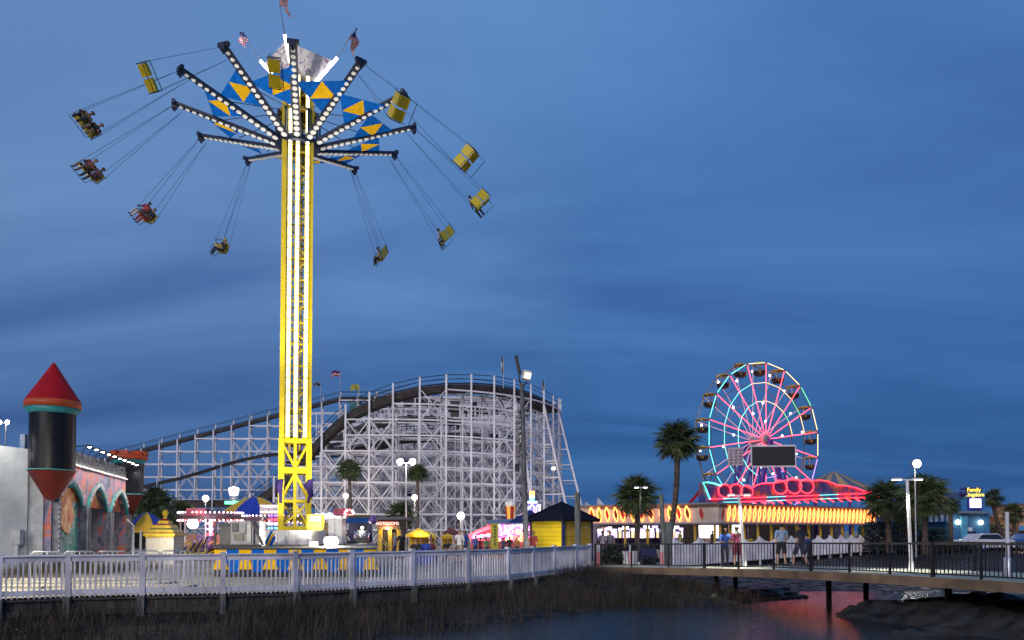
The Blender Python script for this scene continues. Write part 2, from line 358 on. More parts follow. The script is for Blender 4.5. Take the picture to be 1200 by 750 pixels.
# marsh bed: one sheet that dips under the water
def seg_dist(x, y, a, b):
    dx_, dy_ = b.x-a.x, b.y-a.y; tt = np.clip(((x-a.x)*dx_+(y-a.y)*dy_)/(dx_*dx_+dy_*dy_), 0, 1)
    return np.hypot(x-(a.x+tt*dx_), y-(a.y+tt*dy_))
def vnoise(x, y, seed=0):
    r = np.random.RandomState(seed); tot = 0
    for k in range(7):
        fx, fy, ph = r.uniform(-1, 1), r.uniform(-1, 1), r.uniform(0, 6.28); f = 0.25*1.5**k
        tot = tot + np.sin((x*fx+y*fy)*f*2.2+ph+1.3*np.sin((x*fy-y*fx)*f+ph))/(1.32**k)
    return tot/4
def bed(x, y):
    d = np.full(np.shape(x), 1e3)
    for a, c in zip(FP[:-1], FP[1:]): d = np.minimum(d, seg_dist(x, y, a, c))
    s = (y-np.interp(x, [-20, -8, -5.3, -3.4, 0, 3, 9, 12], [10, 16.6, 18.8, 20.2, 23.0, 27.2, 29.8, 33]))*0.8          # landward of the reed edge
    z = -1.13 + 0.10*np.clip(s, -3, 7) + 0.05*vnoise(x, y, 3)
    z = np.maximum(z, -0.55 - 0.17*np.clip(d-0.3, 0, 9) + 0.03*vnoise(x, y, 5) - 0.5*(np.clip((x-3.0)/3, 0, 1)))
    # mud banks by the right end of the walkway
    sd_, tt_ = walk_side(x, y)
    rise = np.clip((tt_-.40)/.13, 0, 1); rise = rise*rise*(3-2*rise)
    z = np.maximum(z, -1.35+rise*(.90-.55*np.maximum(0, -sd_-.1)+.20*vnoise(x*2.6, y*2.6, 9)+.10*vnoise(x*6, y*6, 12)))
    lf = np.clip((.34-tt_)/.12, 0, 1)*np.clip((sd_+3.2)/1.6, 0, 1)*(x > 2.6)*(x < 12); z = np.maximum(z, -1.2+lf*(.50+.08*vnoise(x*2, y*2, 4)))
    for cx, cy_, rx, ry, hh in ((11.2, 20.6, 1.9, .55, 0.34), (13.5, 24.0, 3.0, 1.5, 0.3), (9.2, 18.2, 2.6, .45, 0.26), (10.6, 24.6, 1.0, .45, .22)):
        g = np.exp(-(((x-cx)/rx)**2+((y-cy_)/ry)**2)); z = np.maximum(z, -1.25+g*(hh+.10)+g*.06*vnoise(x*3, y*3, 9))
    # far bank under the promenade fence
    fa, fb = V((7.4, 36.4, 0)), V((31.2, 66.6, 0)); nn = V((fb.y-fa.y, -(fb.x-fa.x), 0)).normalized()
    q = (x-fa.x)*nn.x+(y-fa.y)*nn.y
    z = np.where((y > 30), np.maximum(z, np.minimum(-0.08, -0.25-0.16*np.clip(q, -1, 9))), z)
    return z
gx = np.concatenate([np.linspace(-46, -8, 60), np.linspace(-7.8, 20, 210), np.linspace(20.5, 60, 60)]); gy = np.concatenate([np.linspace(3, 12, 20), np.linspace(12.2, 36, 180), np.linspace(36.6, 110, 100)]); XX, YY = np.meshgrid(gx, gy); ZZ = np.minimum(bed(XX, YY), -0.06)
nx, ny = len(gx), len(gy); vs = np.stack([XX, YY, ZZ], -1).reshape(-1, 3)
ii = np.arange(nx*ny).reshape(ny, nx); fs = np.stack([ii[:-1, :-1], ii[:-1, 1:], ii[1:, 1:], ii[1:, :-1]], -1).reshape(-1, 4)
me = bpy.data.meshes.new('marsh_bed'); me.from_pydata(vs.tolist(), [], fs.tolist()); me.polygons.foreach_set('use_smooth', [True]*len(fs))
mud = mat('marsh_mud', (0.034, 0.028, 0.023), 0.8, spec=.25, var=0.5, scale=1.6, bump=0.7, bscale=7); me.materials.append(mud)
t = mud.node_tree; wn_ = N(t, 'ShaderNodeTexNoise'); wn_.inputs['Scale'].default_value = 2.4; wn_.inputs['Detail'].default_value = 6; tcn = N(t, 'ShaderNodeTexCoord'); t.links.new(tcn.outputs['Object'], wn_.inputs['Vector'])
wr_ = N(t, 'ShaderNodeMapRange'); wr_.inputs['From Min'].default_value = .44; wr_.inputs['From Max'].default_value = .56; wr_.inputs['To Min'].default_value = .42; wr_.inputs['To Max'].default_value = .95; t.links.new(wn_.outputs['Fac'], wr_.inputs['Value']); t.links.new(wr_.outputs[0], t.nodes['Principled BSDF'].inputs['Roughness'])
o = bpy.data.objects.new('marsh_ground', me); COL.objects.link(o); tag(o, kind='structure')
# wider sea bed and the water sheet
MB().add([(-3000, -300, -2.2), (3000, -300, -2.2), (3000, 3500, -2.2), (-3000, 3500, -2.2)], [(0, 1, 2, 3)]).build('terrain', mat('marsh_mud', (0, 0, 0)), kind='structure')
wmat = bpy.data.materials.new('creek_water'); wmat.use_nodes = True; t = wmat.node_tree; b = t.nodes['Principled BSDF']
b.inputs['Base Color'].default_value = (0.010, 0.014, 0.016, 1); b.inputs['Roughness'].default_value = 0.06; b.inputs['IOR'].default_value = 1.33; b.inputs['Specular IOR Level'].default_value = 0.6
tcn = N(t, 'ShaderNodeTexCoord'); mpn = N(t, 'ShaderNodeMapping'); mpn.inputs['Scale'].default_value = (0.28, 1.5, 1); t.links.new(tcn.outputs['Object'], mpn.inputs[0])
n1 = N(t, 'ShaderNodeTexNoise'); n1.inputs['Scale'].default_value = 12.0; n1.inputs['Detail'].default_value = 4; t.links.new(mpn.outputs[0], n1.inputs['Vector'])
bp = N(t, 'ShaderNodeBump'); bp.inputs['Strength'].default_value = 0.7; bp.inputs['Distance'].default_value = 0.024; t.links.new(n1.outputs['Fac'], bp.inputs['Height']); t.links.new(bp.outputs[0], b.inputs['Normal'])
# drifting foam
n2 = N(t, 'ShaderNodeTexNoise'); n2.inputs['Scale'].default_value = 5.5; n2.inputs['Detail'].default_value = 10; n2.inputs['Roughness'].default_value = 0.75; n2.inputs['Distortion'].default_value = 0.2; t.links.new(mpn.outputs[0], n2.inputs['Vector'])
fr = N(t, 'ShaderNodeValToRGB'); fr.color_ramp.elements[0].position = 0.60; fr.color_ramp.elements[0].color = (0, 0, 0, 1); fr.color_ramp.elements[1].position = 0.76; fr.color_ramp.elements[1].color = (1, 1, 1, 1); t.links.new(n2.outputs['Fac'], fr.inputs[0])
mx = N(t, 'ShaderNodeMix', data_type='RGBA'); mx.inputs['A'].default_value = (0.012, 0.016, 0.018, 1); mx.inputs['B'].default_value = (0.30, 0.31, 0.32, 1); t.links.new(fr.outputs[0], mx.inputs['Factor']); t.links.new(mx.outputs['Result'], b.inputs['Base Color'])
rr = N(t, 'ShaderNodeMapRange'); rr.inputs['To Min'].default_value = 0.03; rr.inputs['To Max'].default_value = 0.6; t.links.new(fr.outputs[0], rr.inputs['Value']); t.links.new(rr.outputs[0], b.inputs['Roughness'])
WATER_Z = -1.0
MB().add([(-300, -200, WATER_Z), (300, -200, WATER_Z), (300, 120, WATER_Z), (-300, 120, WATER_Z)], [(0, 1, 2, 3)]).build('water', wmat, kind='structure')
# reeds
rs = np.random.RandomState(4)
def blades(n, xr, yr, accept, hmin, hmax, wdt, name, m):
    x = rs.uniform(*xr, n); y = rs.uniform(*yr, n); k = accept(x, y); x, y = x[k], y[k]
    z = np.maximum(bed(x, y), -1.15); keep = z < -0.05; x, y, z = x[keep], y[keep], z[keep]; n = len(x)
    hh = rs.uniform(hmin, hmax, n)*(0.55+0.75*np.clip(0.5+0.9*vnoise(x*1.3, y*1.3, 8), 0, 1)); a = rs.uniform(0, 6.28, n); ln = (rs.normal(0, 0.26, (n, 2))+np.stack([.35*vnoise(x*.9, y*.9, 21), .35*vnoise(x*.9, y*.9, 22)], -1))*hh[:, None]
    ww = wdt*rs.uniform(0.6, 1.4, n); cx, sx = np.cos(a)*ww, np.sin(a)*ww
    p0 = np.stack([x-cx, y-sx, z-0.05], -1); p1 = np.stack([x+cx, y+sx, z-0.05], -1)
    q0 = np.stack([x-cx*.7+ln[:, 0]*.35, y-sx*.7+ln[:, 1]*.35, z+hh*.6], -1); q1 = np.stack([x+cx*.7+ln[:, 0]*.35, y+sx*.7+ln[:, 1]*.35, z+hh*.6], -1)
    tp = np.stack([x+ln[:, 0], y+ln[:, 1], z+hh], -1)
    vv = np.stack([p0, p1, q1, q0, tp], 1).reshape(-1, 3); i = np.arange(n)*5
    f4 = np.stack([i, i+1, i+2, i+3], -1).tolist(); f3 = np.stack([i+3, i+2, i+4], -1).tolist()
    me = bpy.data.meshes.new(name); me.from_pydata(vv.tolist(), [], f4+f3); me.materials.append(m)
    o = bpy.data.objects.new(name, me); COL.objects.link(o)
    return tag(o, None, None, None, 'stuff')
def reed_zone(x, y):
    s = (y-np.interp(x, [-20, -8, -5.3, -3.4, 0, 3, 9, 12], [10, 16.6, 18.8, 20.2, 23.0, 27.2, 29.8, 33]))*0.8; d = np.full(np.shape(x), 1e3)
    for a, c in zip(FP[:-1], FP[1:]): d = np.minimum(d, seg_dist(x, y, a, c))
    wl = walk_side(x, y)[0]
    px = x/y*FPX+600
    pr = np.clip((s+1.2)/2.2, 0, 1)*np.where(px > 820, np.clip((930-px)/110, 0, 1), 1)*(0.35+0.65*(vnoise(x*1.3, y*1.3, 2) > -0.25))
    front = np.ones(np.shape(x), bool)
    for a, c in zip(FP[:-1], FP[1:]):
        tt = (x >= a.x) & (x < c.x); yy = a.y+(x-a.x)/(c.x-a.x+1e-6)*(c.y-a.y); front &= ~(tt & (y > yy-0.25))
    return front & (wl < 0.6) & (rs.uniform(0, 1, len(x)) < pr) & (y < 36)
reed_brown = mat('dry_reed', (0.10, 0.074, 0.046), 0.8, var=0.5, scale=0.8)
reed_green = mat('olive_reed', (0.06, 0.066, 0.030), 0.8, var=0.5, scale=0.8)
tag(blades(90000, (-20, 12), (9, 36), reed_zone, 0.35, 0.85, 0.008, 'reed_grass', reed_brown), 'dry brown reeds along the water edge below the white picket fence', 'grass')
tag(blades(26000, (-16, 12), (11, 36), reed_zone, 0.25, 0.6, 0.009, 'marsh_grass', reed_green), 'short olive marsh grass among the brown reeds', 'grass')

# ------------------------------------------------------------------ plank bulkhead and white picket fence
bw = thing('plank_bulkhead', 'dark weathered plank bulkhead under the white picket fence', 'retaining wall', FP[2])
fw = thing('picket_fence', 'long white picket fence curving along the plaza edge', 'fence', FP[2])
for i, (a, c) in enumerate(zip(FP[:-1], FP[1:])):
    d = (c-a); L = d.length; u = d/L; rz = math.atan2(u.y, u.x); nrm = V((u.y, -u.x, 0))
    last = i == len(FP)-2
    for p in ([a, c] if last else [a]):
        bar('post', p+V((0, 0, -0.02)), p+V((0, 0, 1.10)), 0.14, 0.14, fence_white, fw, rollrz=rz)
        bar('post_cap', p+V((0, 0, 1.10)), p+V((0, 0, 1.13)), 0.165, 0.165, fence_white, fw, rollrz=rz)
        bar('pile', p+nrm*0.13+V((0, 0, -1.25)), p+nrm*0.13+V((0, 0, -0.025)), 0.16, 0.16, pile_wood, bw, rollrz=rz)
    s0, s1 = a+u*0.075, c-u*0.075
    z = V((0, 0, 1))
    bar('top_rail', s0+z*0.965, s1+z*0.965, 0.07, 0.13, fence_white, fw); bar('hand_rail', s0+z*1.05, s1+z*1.05, 0.16, 0.04, fence_white, fw)
    bar('bottom_rail', s0+z*0.11, s1+z*0.11, 0.07, 0.13, fence_white, fw)
    n = max(3, int(round(L/0.136)))
    for k in range(n):
        q = a+u*(0.09+(L-0.18)*(k+0.5)/n)+nrm*0.0
        bar('picket', q+z*(-0.03+rnd.uniform(-.012, .012)), q+z*0.92+u*rnd.uniform(-.014, .014), 0.044, 0.040, fence_white, fw)
    m = max(2, int(round(L/0.29)))
    for k in range(m):
        q = a+u*(L*(k+0.5)/m)+nrm*(0.02+rnd.uniform(0, .02))
        bar('plank', q+z*(-1.1), q+z*(-0.10+rnd.uniform(-.02, .015)), L/m-0.015, 0.04, old_wood, bw, rollrz=rz)
    bar('waler', a+nrm*0.10-z*0.42, c+nrm*0.10-z*0.42, 0.07, 0.13, old_wood, bw)
    bar('cap_board', a+nrm*0.06-z*0.075, c+nrm*0.06-z*0.075, 0.14, 0.05, old_wood, bw)

# ------------------------------------------------------------------ raised walkway with black railings
def wp(t, off=0.0, z=0.0):
    c, n_ = walk_at(t); p = c+n_*(off if off < 1 else off*walk_w(t)/4.6); return V((p.x, p.y, c.z+z))
WALK_W = 4.6
mb = MB(); NS = 40
for k in range(NS):
    t0, t1 = k/NS, (k+1)/NS
    q = [wp(t0, 0.02), wp(t1, 0.02), wp(t1, WALK_W), wp(t0, WALK_W)]
    mb.add(q+[p-V((0, 0, .1)) for p in q], [(0, 1, 2, 3), (7, 6, 5, 4), (0, 4, 5, 1), (3, 2, 6, 7)])
tag(mb.build('walkway_floor', mat('walkway_deck', (0.50, 0.50, 0.40), 0.75, var=0.22, scale=0.9, bump=0.2, spec=.2)), kind='structure')
wb = thing('timber_walkway', 'brown timber beams and piles carrying the raised walkway', 'walkway', wp(0))
for off in (0.0, WALK_W):
    for k in range(16):
        t0, t1 = k/16, (k+1)/16
        bar('edge_beam', wp(t0, off-0.03, -0.155), wp(t1, off-0.03, -0.155), 0.09, 0.285, beam_wood, wb)
for k in range(12):
    t0 = k/11*0.98+0.01
    for off in ((1.9, WALK_W-0.5) if k % 2 == 0 else ()):
        p = wp(t0, off, -0.30); bar('pile', V((p.x, p.y, -1.6)), p, 0.15, 0.15, mat('shaded_pile', (.03, .026, .024), .8, spec=.2, var=.3), wb)  # pile colour darkened to carry the shade under the deck
    bar('cross_beam', wp(t0, 0.1, -0.22), wp(t0, WALK_W-0.1, -0.22), 0.14, 0.18, old_wood, wb)
def railing(name, label, off, t0, t1, spacing, bal):
    g = thing(name, label, 'railing', wp(t0, off), group=None)
    n = max(1, int(round((t1-t0)*WL/spacing)))
    for k in range(n+1):
        tt = t0+(t1-t0)*k/n; wdt = 0.10 if k % 3 == 0 else 0.065
        bar('post', wp(tt, off, -0.02 if off < 1 else 0.0), wp(tt, off, 1.0), wdt, wdt, black_steel, g)
        if k == n: break
        ta, tb = tt, t0+(t1-t0)*(k+1)/n
        bar('top_rail', wp(ta, off, 0.965), wp(tb, off, 0.965), 0.06, 0.055, black_steel, g)
        bar('bottom_rail', wp(ta, off, 0.09), wp(tb, off, 0.09), 0.035, 0.04, black_steel, g)
        m = bal
        for j in range(1, m):
            tj = ta+(tb-ta)*j/m; bar('baluster', wp(tj, off, 0.09), wp(tj, off, 0.965), 0.022, 0.022, black_steel, g)
railing('black_railing', 'long black metal railing on the near edge of the walkway', 0.05, 0.0, 0.985, 1.6, 12)
railing('black_railing', 'far black metal railing behind the lamp pole on the walkway', WALK_W-0.05, 0.42, 0.985, 1.9, 12)
# ------------------------------------------------------------------ people: one skinned body per pose, clothes as shells
# bones: 0 torso 1 upper arm 2 forearm 3 hand 4 thigh 5 shin 6 foot 7 neck 8 head
def skeleton(pose):
    J = {'pelvis': (0, 0, .95), 'waist': (0, 0, 1.08), 'chest': (0, .0, 1.30), 'collar': (0, 0, 1.42), 'neck': (0, .005, 1.49), 'jaw': (0, .03, 1.56), 'head': (0, .015, 1.635), 'crown': (0, 0, 1.69),
         'nose': (0, .115, 1.60)}
    for s, n in ((-1, 'L'), (1, 'R')):
        J.update({'sh'+n: (s*.175, 0, 1.40), 'el'+n: (s*.225, -.02, 1.13), 'wr'+n: (s*.235, .06, .90), 'pa'+n: (s*.235, .08, .83),
                  'hp'+n: (s*.09, 0, .90), 'kn'+n: (s*.10, .02, .50), 'an'+n: (s*.10, -.02, .085), 'to'+n: (s*.11, .15, .035), 'ea'+n: (s*.09, .0, 1.615)})
    J.update(pose)
    for n, s in (('L', -1), ('R', 1)):
        wv, pv = V(J['wr'+n]), V(J['pa'+n]); d = (pv-wv).normalized(); side = V((0, 1, 0)) if abs(d.y) < .8 else V((0, 0, 1)); side = (side-d*side.dot(d)).normalized(); cu = d.cross(side)*s
        for i in range(4):
            b0 = pv+side*(.030-.02*i)+d*.015; ln = (.034, .040, .037, .028)[i]
            J['f%d%s' % (i, n)] = tuple(b0); J['g%d%s' % (i, n)] = tuple(b0+d*ln+cu*-.006); J['h%d%s' % (i, n)] = tuple(b0+d*ln*1.8+cu*-.022)
        J['t0'+n] = tuple(wv+(pv-wv)*.5+side*.035); J['t1'+n] = tuple(wv+(pv-wv)*1.1+side*.058)
    rad = {'pelvis': (.15, .11), 'waist': (.13, .10), 'chest': (.155, .11), 'collar': (.11, .08), 'neck': (.052, .055), 'jaw': (.062, .075), 'head': (.078, .095), 'crown': (.055, .065), 'nose': (.014, .014)}
    E = [('pelvis', 'waist', 0), ('waist', 'chest', 0), ('chest', 'collar', 0), ('collar', 'neck', 7), ('neck', 'jaw', 8), ('jaw', 'head', 8), ('head', 'crown', 8), ('jaw', 'nose', 8)]
    for n in 'LR':
        rad.update({'sh'+n: (.062, .062), 'el'+n: (.043, .043), 'wr'+n: (.027, .030), 'pa'+n: (.020, .036), 'hp'+n: (.092, .092), 'kn'+n: (.060, .060), 'an'+n: (.040, .040), 'to'+n: (.042, .030), 'ea'+n: (.016, .022), 't0'+n: (.011, .011), 't1'+n: (.009, .009)})
        E += [('chest', 'sh'+n, 0), ('sh'+n, 'el'+n, 1), ('el'+n, 'wr'+n, 2), ('wr'+n, 'pa'+n, 3), ('pelvis', 'hp'+n, 0), ('hp'+n, 'kn'+n, 4), ('kn'+n, 'an'+n, 5), ('an'+n, 'to'+n, 6), ('head', 'ea'+n, 8), ('wr'+n, 't0'+n, 3), ('t0'+n, 't1'+n, 3)]
        for i in range(4):
            for q in 'fgh': rad['%s%d%s' % (q, i, n)] = (.009, .009)
            E += [('pa'+n, 'f%d%s' % (i, n), 3), ('f%d%s' % (i, n), 'g%d%s' % (i, n), 3), ('g%d%s' % (i, n), 'h%d%s' % (i, n), 3)]
    return J, rad, E
POSES = {
 'stand': {},
 'walk': {'knL': (-.10, .20, .52), 'anL': (-.10, .30, .10), 'toL': (-.11, .46, .06), 'knR': (.10, -.06, .50), 'anR': (.10, -.34, .14), 'toR': (.11, -.22, .04), 'elL': (-.235, -.14, 1.15), 'wrL': (-.24, -.16, .92), 'paL': (-.24, -.16, .85), 'elR': (.235, .06, 1.14), 'wrR': (.23, .22, .97), 'paR': (.22, .27, .92)},
 'lean': {'chest': (0, .08, 1.29), 'collar': (0, .12, 1.40), 'neck': (0, .14, 1.47), 'jaw': (0, .19, 1.53), 'head': (0, .18, 1.605), 'crown': (0, .17, 1.66), 'nose': (0, .285, 1.55), 'eaL': (-.09, .165, 1.585), 'eaR': (.09, .165, 1.585), 'shL': (-.175, .10, 1.37), 'shR': (.175, .10, 1.37), 'elL': (-.25, .20, 1.12), 'wrL': (-.16, .38, 1.05), 'paL': (-.12, .44, 1.04), 'elR': (.25, .20, 1.12), 'wrR': (.16, .38, 1.05), 'paR': (.12, .44, 1.04)},
 'sit': {'pelvis': (0, 0, .10), 'waist': (0, -.03, .24), 'chest': (0, -.05, .46), 'collar': (0, -.05, .58), 'neck': (0, -.04, .65), 'jaw': (0, -.01, .72), 'head': (0, -.02, .795), 'crown': (0, -.03, .85), 'nose': (0, .08, .765)},
}
for s, n in ((-1, 'L'), (1, 'R')):
    POSES['sit'].update({'sh'+n: (s*.175, -.05, .56), 'el'+n: (s*.24, .06, .34), 'wr'+n: (s*.20, .28, .30), 'pa'+n: (s*.19, .35, .30), 'hp'+n: (s*.09, .02, .09), 'kn'+n: (s*.11, .44, .12), 'an'+n: (s*.11, .52, -.28), 'to'+n: (s*.12, .66, -.32), 'ea'+n: (s*.09, -.035, .775)})
BODY = {}
def make_bodies():
    tmp = []
    for k, pz in POSES.items():
        J, rad, E = skeleton(pz); names = list(J); idx = {n: i for i, n in enumerate(names)}
        me = bpy.data.meshes.new('tmp'); me.from_pydata([J[n] for n in names], [(idx[a], idx[b]) for a, b, _ in E], [])
        ob = bpy.data.objects.new('tmp', me); COL.objects.link(ob)
        sk = ob.modifiers.new('s', 'SKIN'); sk.use_smooth_shade = True; sk.branch_smoothing = 0.6
        if not me.skin_vertices: me.attributes  # layer appears with the modifier
        sv = me.skin_vertices[0].data if me.skin_vertices else None
        if sv is None:
            bm = bmesh.new(); bm.from_mesh(me); bm.verts.layers.skin.verify(); bm.to_mesh(me); bm.free(); sv = me.skin_vertices[0].data
        for i, n in enumerate(names):
            sv[i].radius = rad[n]; sv[i].use_root = (n == 'pelvis')
        ss = ob.modifiers.new('u', 'SUBSURF'); ss.levels = 1; ss.render_levels = 1
        tmp.append((k, ob, J, E))
    dg = bpy.context.evaluated_depsgraph_get(); dg.update()
    for k, ob, J, E in tmp:
        m = bpy.data.meshes.new_from_object(ob.evaluated_get(dg))
        vs = np.array([v.co[:] for v in m.vertices]); fs = [tuple(p.vertices) for p in m.polygons]; nr = np.array([v.normal[:] for v in m.vertices])
        best = np.full(len(fs), 1e9); bone = np.zeros(len(fs), int); fc = np.array([vs[list(f)].mean(0) for f in fs])
        for a, b, n in E:
            A, B = np.array(J[a]), np.array(J[b]); ab = B-A; tt = np.clip(((fc-A)@ab)/(ab@ab), 0, 1); dd = np.linalg.norm(fc-(A+tt[:, None]*ab), axis=1)
            up = dd < best; best[up] = dd[up]; bone[up] = n
        BODY[k] = (vs, fs, nr, bone, fc, np.array(J['head']), np.array(J['nose']))
        bpy.data.objects.remove(ob)
make_bodies()
SKINS = [mat('skin_light', (0.52, 0.30, 0.21), 0.55, var=0.06), mat('skin_tan', (0.36, 0.19, 0.12), 0.55, var=0.06), mat('skin_dark', (0.12, 0.06, 0.04), 0.5, var=0.06)]
HAIRS = [mat('hair_dark', (0.015, 0.011, 0.009), 0.6, var=0.3, scale=20), mat('hair_brown', (0.07, 0.035, 0.018), 0.6, var=0.3, scale=20)]
def cloth(rgb): return mat('cloth_%d_%d_%d' % tuple(int(c*100) for c in rgb), rgb, 0.85, var=0.14, scale=9, bump=0.3, bscale=30)
def person(label, pose, loc, rz, shirt, pants, skin=0, hair=0, long_hair=False, sleeves=True, legs='long', h=1.0, group=None, M=None, shoes=(0.05, 0.05, 0.06)):
    vs, fs, nr, bone, fc, hd, ns = BODY[pose]
    T = (M if M is not None else Matrix.Translation(loc) @ Matrix.Rotation(rz, 4, 'Z')) @ Matrix.Scale(h, 4)
    g = thing('person', label, 'person', group=group, M=T)
    mb = MB(); mb.v = [tuple(v) for v in vs]; mb.f = fs; mb.m = [1 if b == 6 else 0 for b in bone]; mb.s = [True]*len(fs)
    mb.build('body', [SKINS[skin], cloth(shoes)], g, world=False)
    def shell(name, sel, off, m):
        ids = {}; q = MB(); ff = []
        for f, k in zip(fs, sel):
            if k: ff.append(tuple(ids.setdefault(i, len(ids)) for i in f))
        arr = np.zeros((len(ids), 3))
        for i, j in ids.items(): arr[j] = vs[i]+nr[i]*off
        q.v = [tuple(v) for v in arr]; q.f = ff; q.m = [0]*len(ff); q.s = [True]*len(ff)
        return q.build(name, m, g, world=False)
    waist = {'stand': 1.0, 'walk': 1.0, 'lean': 1.0, 'sit': .16}[pose]
    tor = (bone == 0)
    shell('shirt', (tor & (fc[:, 2] > waist-.06)) | ((bone == 1) & sleeves), .016, cloth(shirt))
    pl = (tor & (fc[:, 2] <= waist)) | (bone == 4)
    if legs == 'long': pl = pl | (bone == 5)
    shell('trousers' if legs == 'long' else 'shorts', pl, .014 if legs == 'long' else .026, cloth(pants))
    fwd = fc[:, 1]-hd[1]; hh = fc[:, 2]-hd[2]
    hs = (bone == 8) & ((hh > .045) | ((fwd < -.005) & (hh > -.06)))
    if long_hair: hs = hs | (((bone == 7) | (bone == 8) | ((bone == 0) & (fc[:, 2] > hd[2]-.30))) & (fwd < -.02) & (abs(fc[:, 0]) < .11))
    shell('hair', hs, .020, HAIRS[hair])
    e = MB()
    for s in (-1, 1): e.ball((s*.030, ns[1]-.022, ns[2]+.035), .011, 6, 4)
    e.build('eyes', dark_glass, g, world=False)
    mo = MB(); mo.box((0, ns[1]-.012, ns[2]-.045), (.042, .016, .010)); mo.build('mouth', maroon, g, world=False)
    return g
# ------------------------------------------------------------------ castle dark-ride building on the left
CO = V((GX(58, 35.0), 35.0, 0)); CE = V((GX(150, 50.0), 50.0, 0))
ca = (CE-CO).normalized(); cn_ = V((ca.y, -ca.x, 0)); CLEN = (CE-CO).length
castle = thing('castle_building', 'castle fun house with painted mural front, red cone turret and three arches', 'building', CO)
def fs_at(px):
    k = (px-600)/FPX; return (k*CO.y-CO.x)/(ca.x-k*ca.y)
def F(s, z, off=0.0): q = CO+ca*s+cn_*off; return V((q.x, q.y, z))
def fz(px, py):
    s = fs_at(px); return P(px, py, (CO+ca*s).y).z
crz = math.atan2(ca.y, ca.x)
top_z = fz(100, 540)
# side wall facing the picture's left, with its stepped glowing top
sd_ = V((-ca.y, ca.x, 0))
side = MB()
A0 = CO-cn_*0.0
def SW(r, z, back=0.0): q = CO-cn_*r+ca*back; return V((q.x, q.y, z))
side.prism([SW(0.9, 0), SW(16, 0), SW(16, 5.75), SW(3.0, 5.62), SW(2.4, 5.52), SW(0.9, 5.35)], ca*0.35)
side.build('side_wall', grey_stucco, castle)
blk = MB(); blk.prism([SW(0.3, 0.0, .1), SW(0.9, 0.0, .1), SW(0.9, 5.3, .1), SW(0.3, 5.3, .1)], ca*0.4); blk.build('corner_pier', mat('pale_stucco', (0.42, 0.44, 0.45), 0.85, var=0.15, bump=0.4), castle)
q = SW(1.25, 5.3, 0.5); bar('vent_pipe', q, q+V((0, 0, .75)), 0.22, 0.22, mat('blue_metal', (0.10, 0.16, 0.30), 0.5), castle)
q = SW(1.2, 0, -0.25); bar('post_stub', q, q+V((0, 0, 1.1)), 0.14, 0.14, galv, castle); bar('meter_box', q+V((0, 0, 1.1)), q+V((0, 0, 1.75)), 0.42, 0.3, mat('grey_box', (0.40, 0.41, 0.42), 0.6), castle)
# front wall in panels between the arches
mural = bpy.data.materials.new('painted_mural'); mural.use_nodes = True; t = mural.node_tree; b = t.nodes['Principled BSDF']; b.inputs['Roughness'].default_value = 0.55
tcn = N(t, 'ShaderNodeTexCoord'); nz = N(t, 'ShaderNodeTexNoise'); nz.inputs['Scale'].default_value = 0.75; nz.inputs['Detail'].default_value = 4; nz.inputs['Roughness'].default_value = 0.55; nz.inputs['Distortion'].default_value = 2.2
mpm = N(t, 'ShaderNodeMapping'); mpm.inputs['Scale'].default_value = (1, 1, .6); t.links.new(tcn.outputs['Object'], mpm.inputs[0]); t.links.new(mpm.outputs[0], nz.inputs['Vector']); rp = N(t, 'ShaderNodeValToRGB'); e = rp.color_ramp.elements
e[0].position = 0.30; e[0].color = (0.04, 0.05, 0.09, 1); e[1].position = 0.78; e[1].color = (0.45, 0.06, 0.09, 1)
for p_, c_ in ((0.38, (0.09, 0.10, 0.16)), (0.47, (0.24, 0.24, 0.35)), (0.50, (0.30, 0.22, 0.32)), (0.53, (0.60, 0.07, 0.05)), (0.555, (0.78, 0.28, 0.06)), (0.575, (0.58, 0.06, 0.07)), (0.60, (0.12, 0.30, 0.34)), (0.64, (0.26, 0.25, 0.36))):
    k = rp.color_ramp.elements.new(p_); k.color = (*c_, 1)
t.links.new(nz.outputs['Fac'], rp.inputs[0]); t.links.new(rp.outputs[0], b.inputs['Base Color'])
def swirl(name, stops, scale, dist):
    m = bpy.data.materials.new(name); m.use_nodes = True; t = m.node_tree; b = t.nodes['Principled BSDF']; b.inputs['Roughness'].default_value = 0.5
    tcn = N(t, 'ShaderNodeTexCoord'); wv = N(t, 'ShaderNodeTexWave', wave_type='RINGS', rings_direction='Y'); wv.inputs['Scale'].default_value = scale; wv.inputs['Distortion'].default_value = dist; wv.inputs['Detail'].default_value = 3
    t.links.new(tcn.outputs['Object'], wv.inputs['Vector']); rp = N(t, 'ShaderNodeValToRGB'); e = rp.color_ramp.elements
    e[0].position = stops[0][0]; e[0].color = (*stops[0][1], 1); e[1].position = stops[-1][0]; e[1].color = (*stops[-1][1], 1)
    for p_, c_ in stops[1:-1]: k = e.new(p_); k.color = (*c_, 1)
    t.links.new(wv.outputs['Fac'], rp.inputs[0]); t.links.new(rp.outputs[0], b.inputs['Base Color']); return m
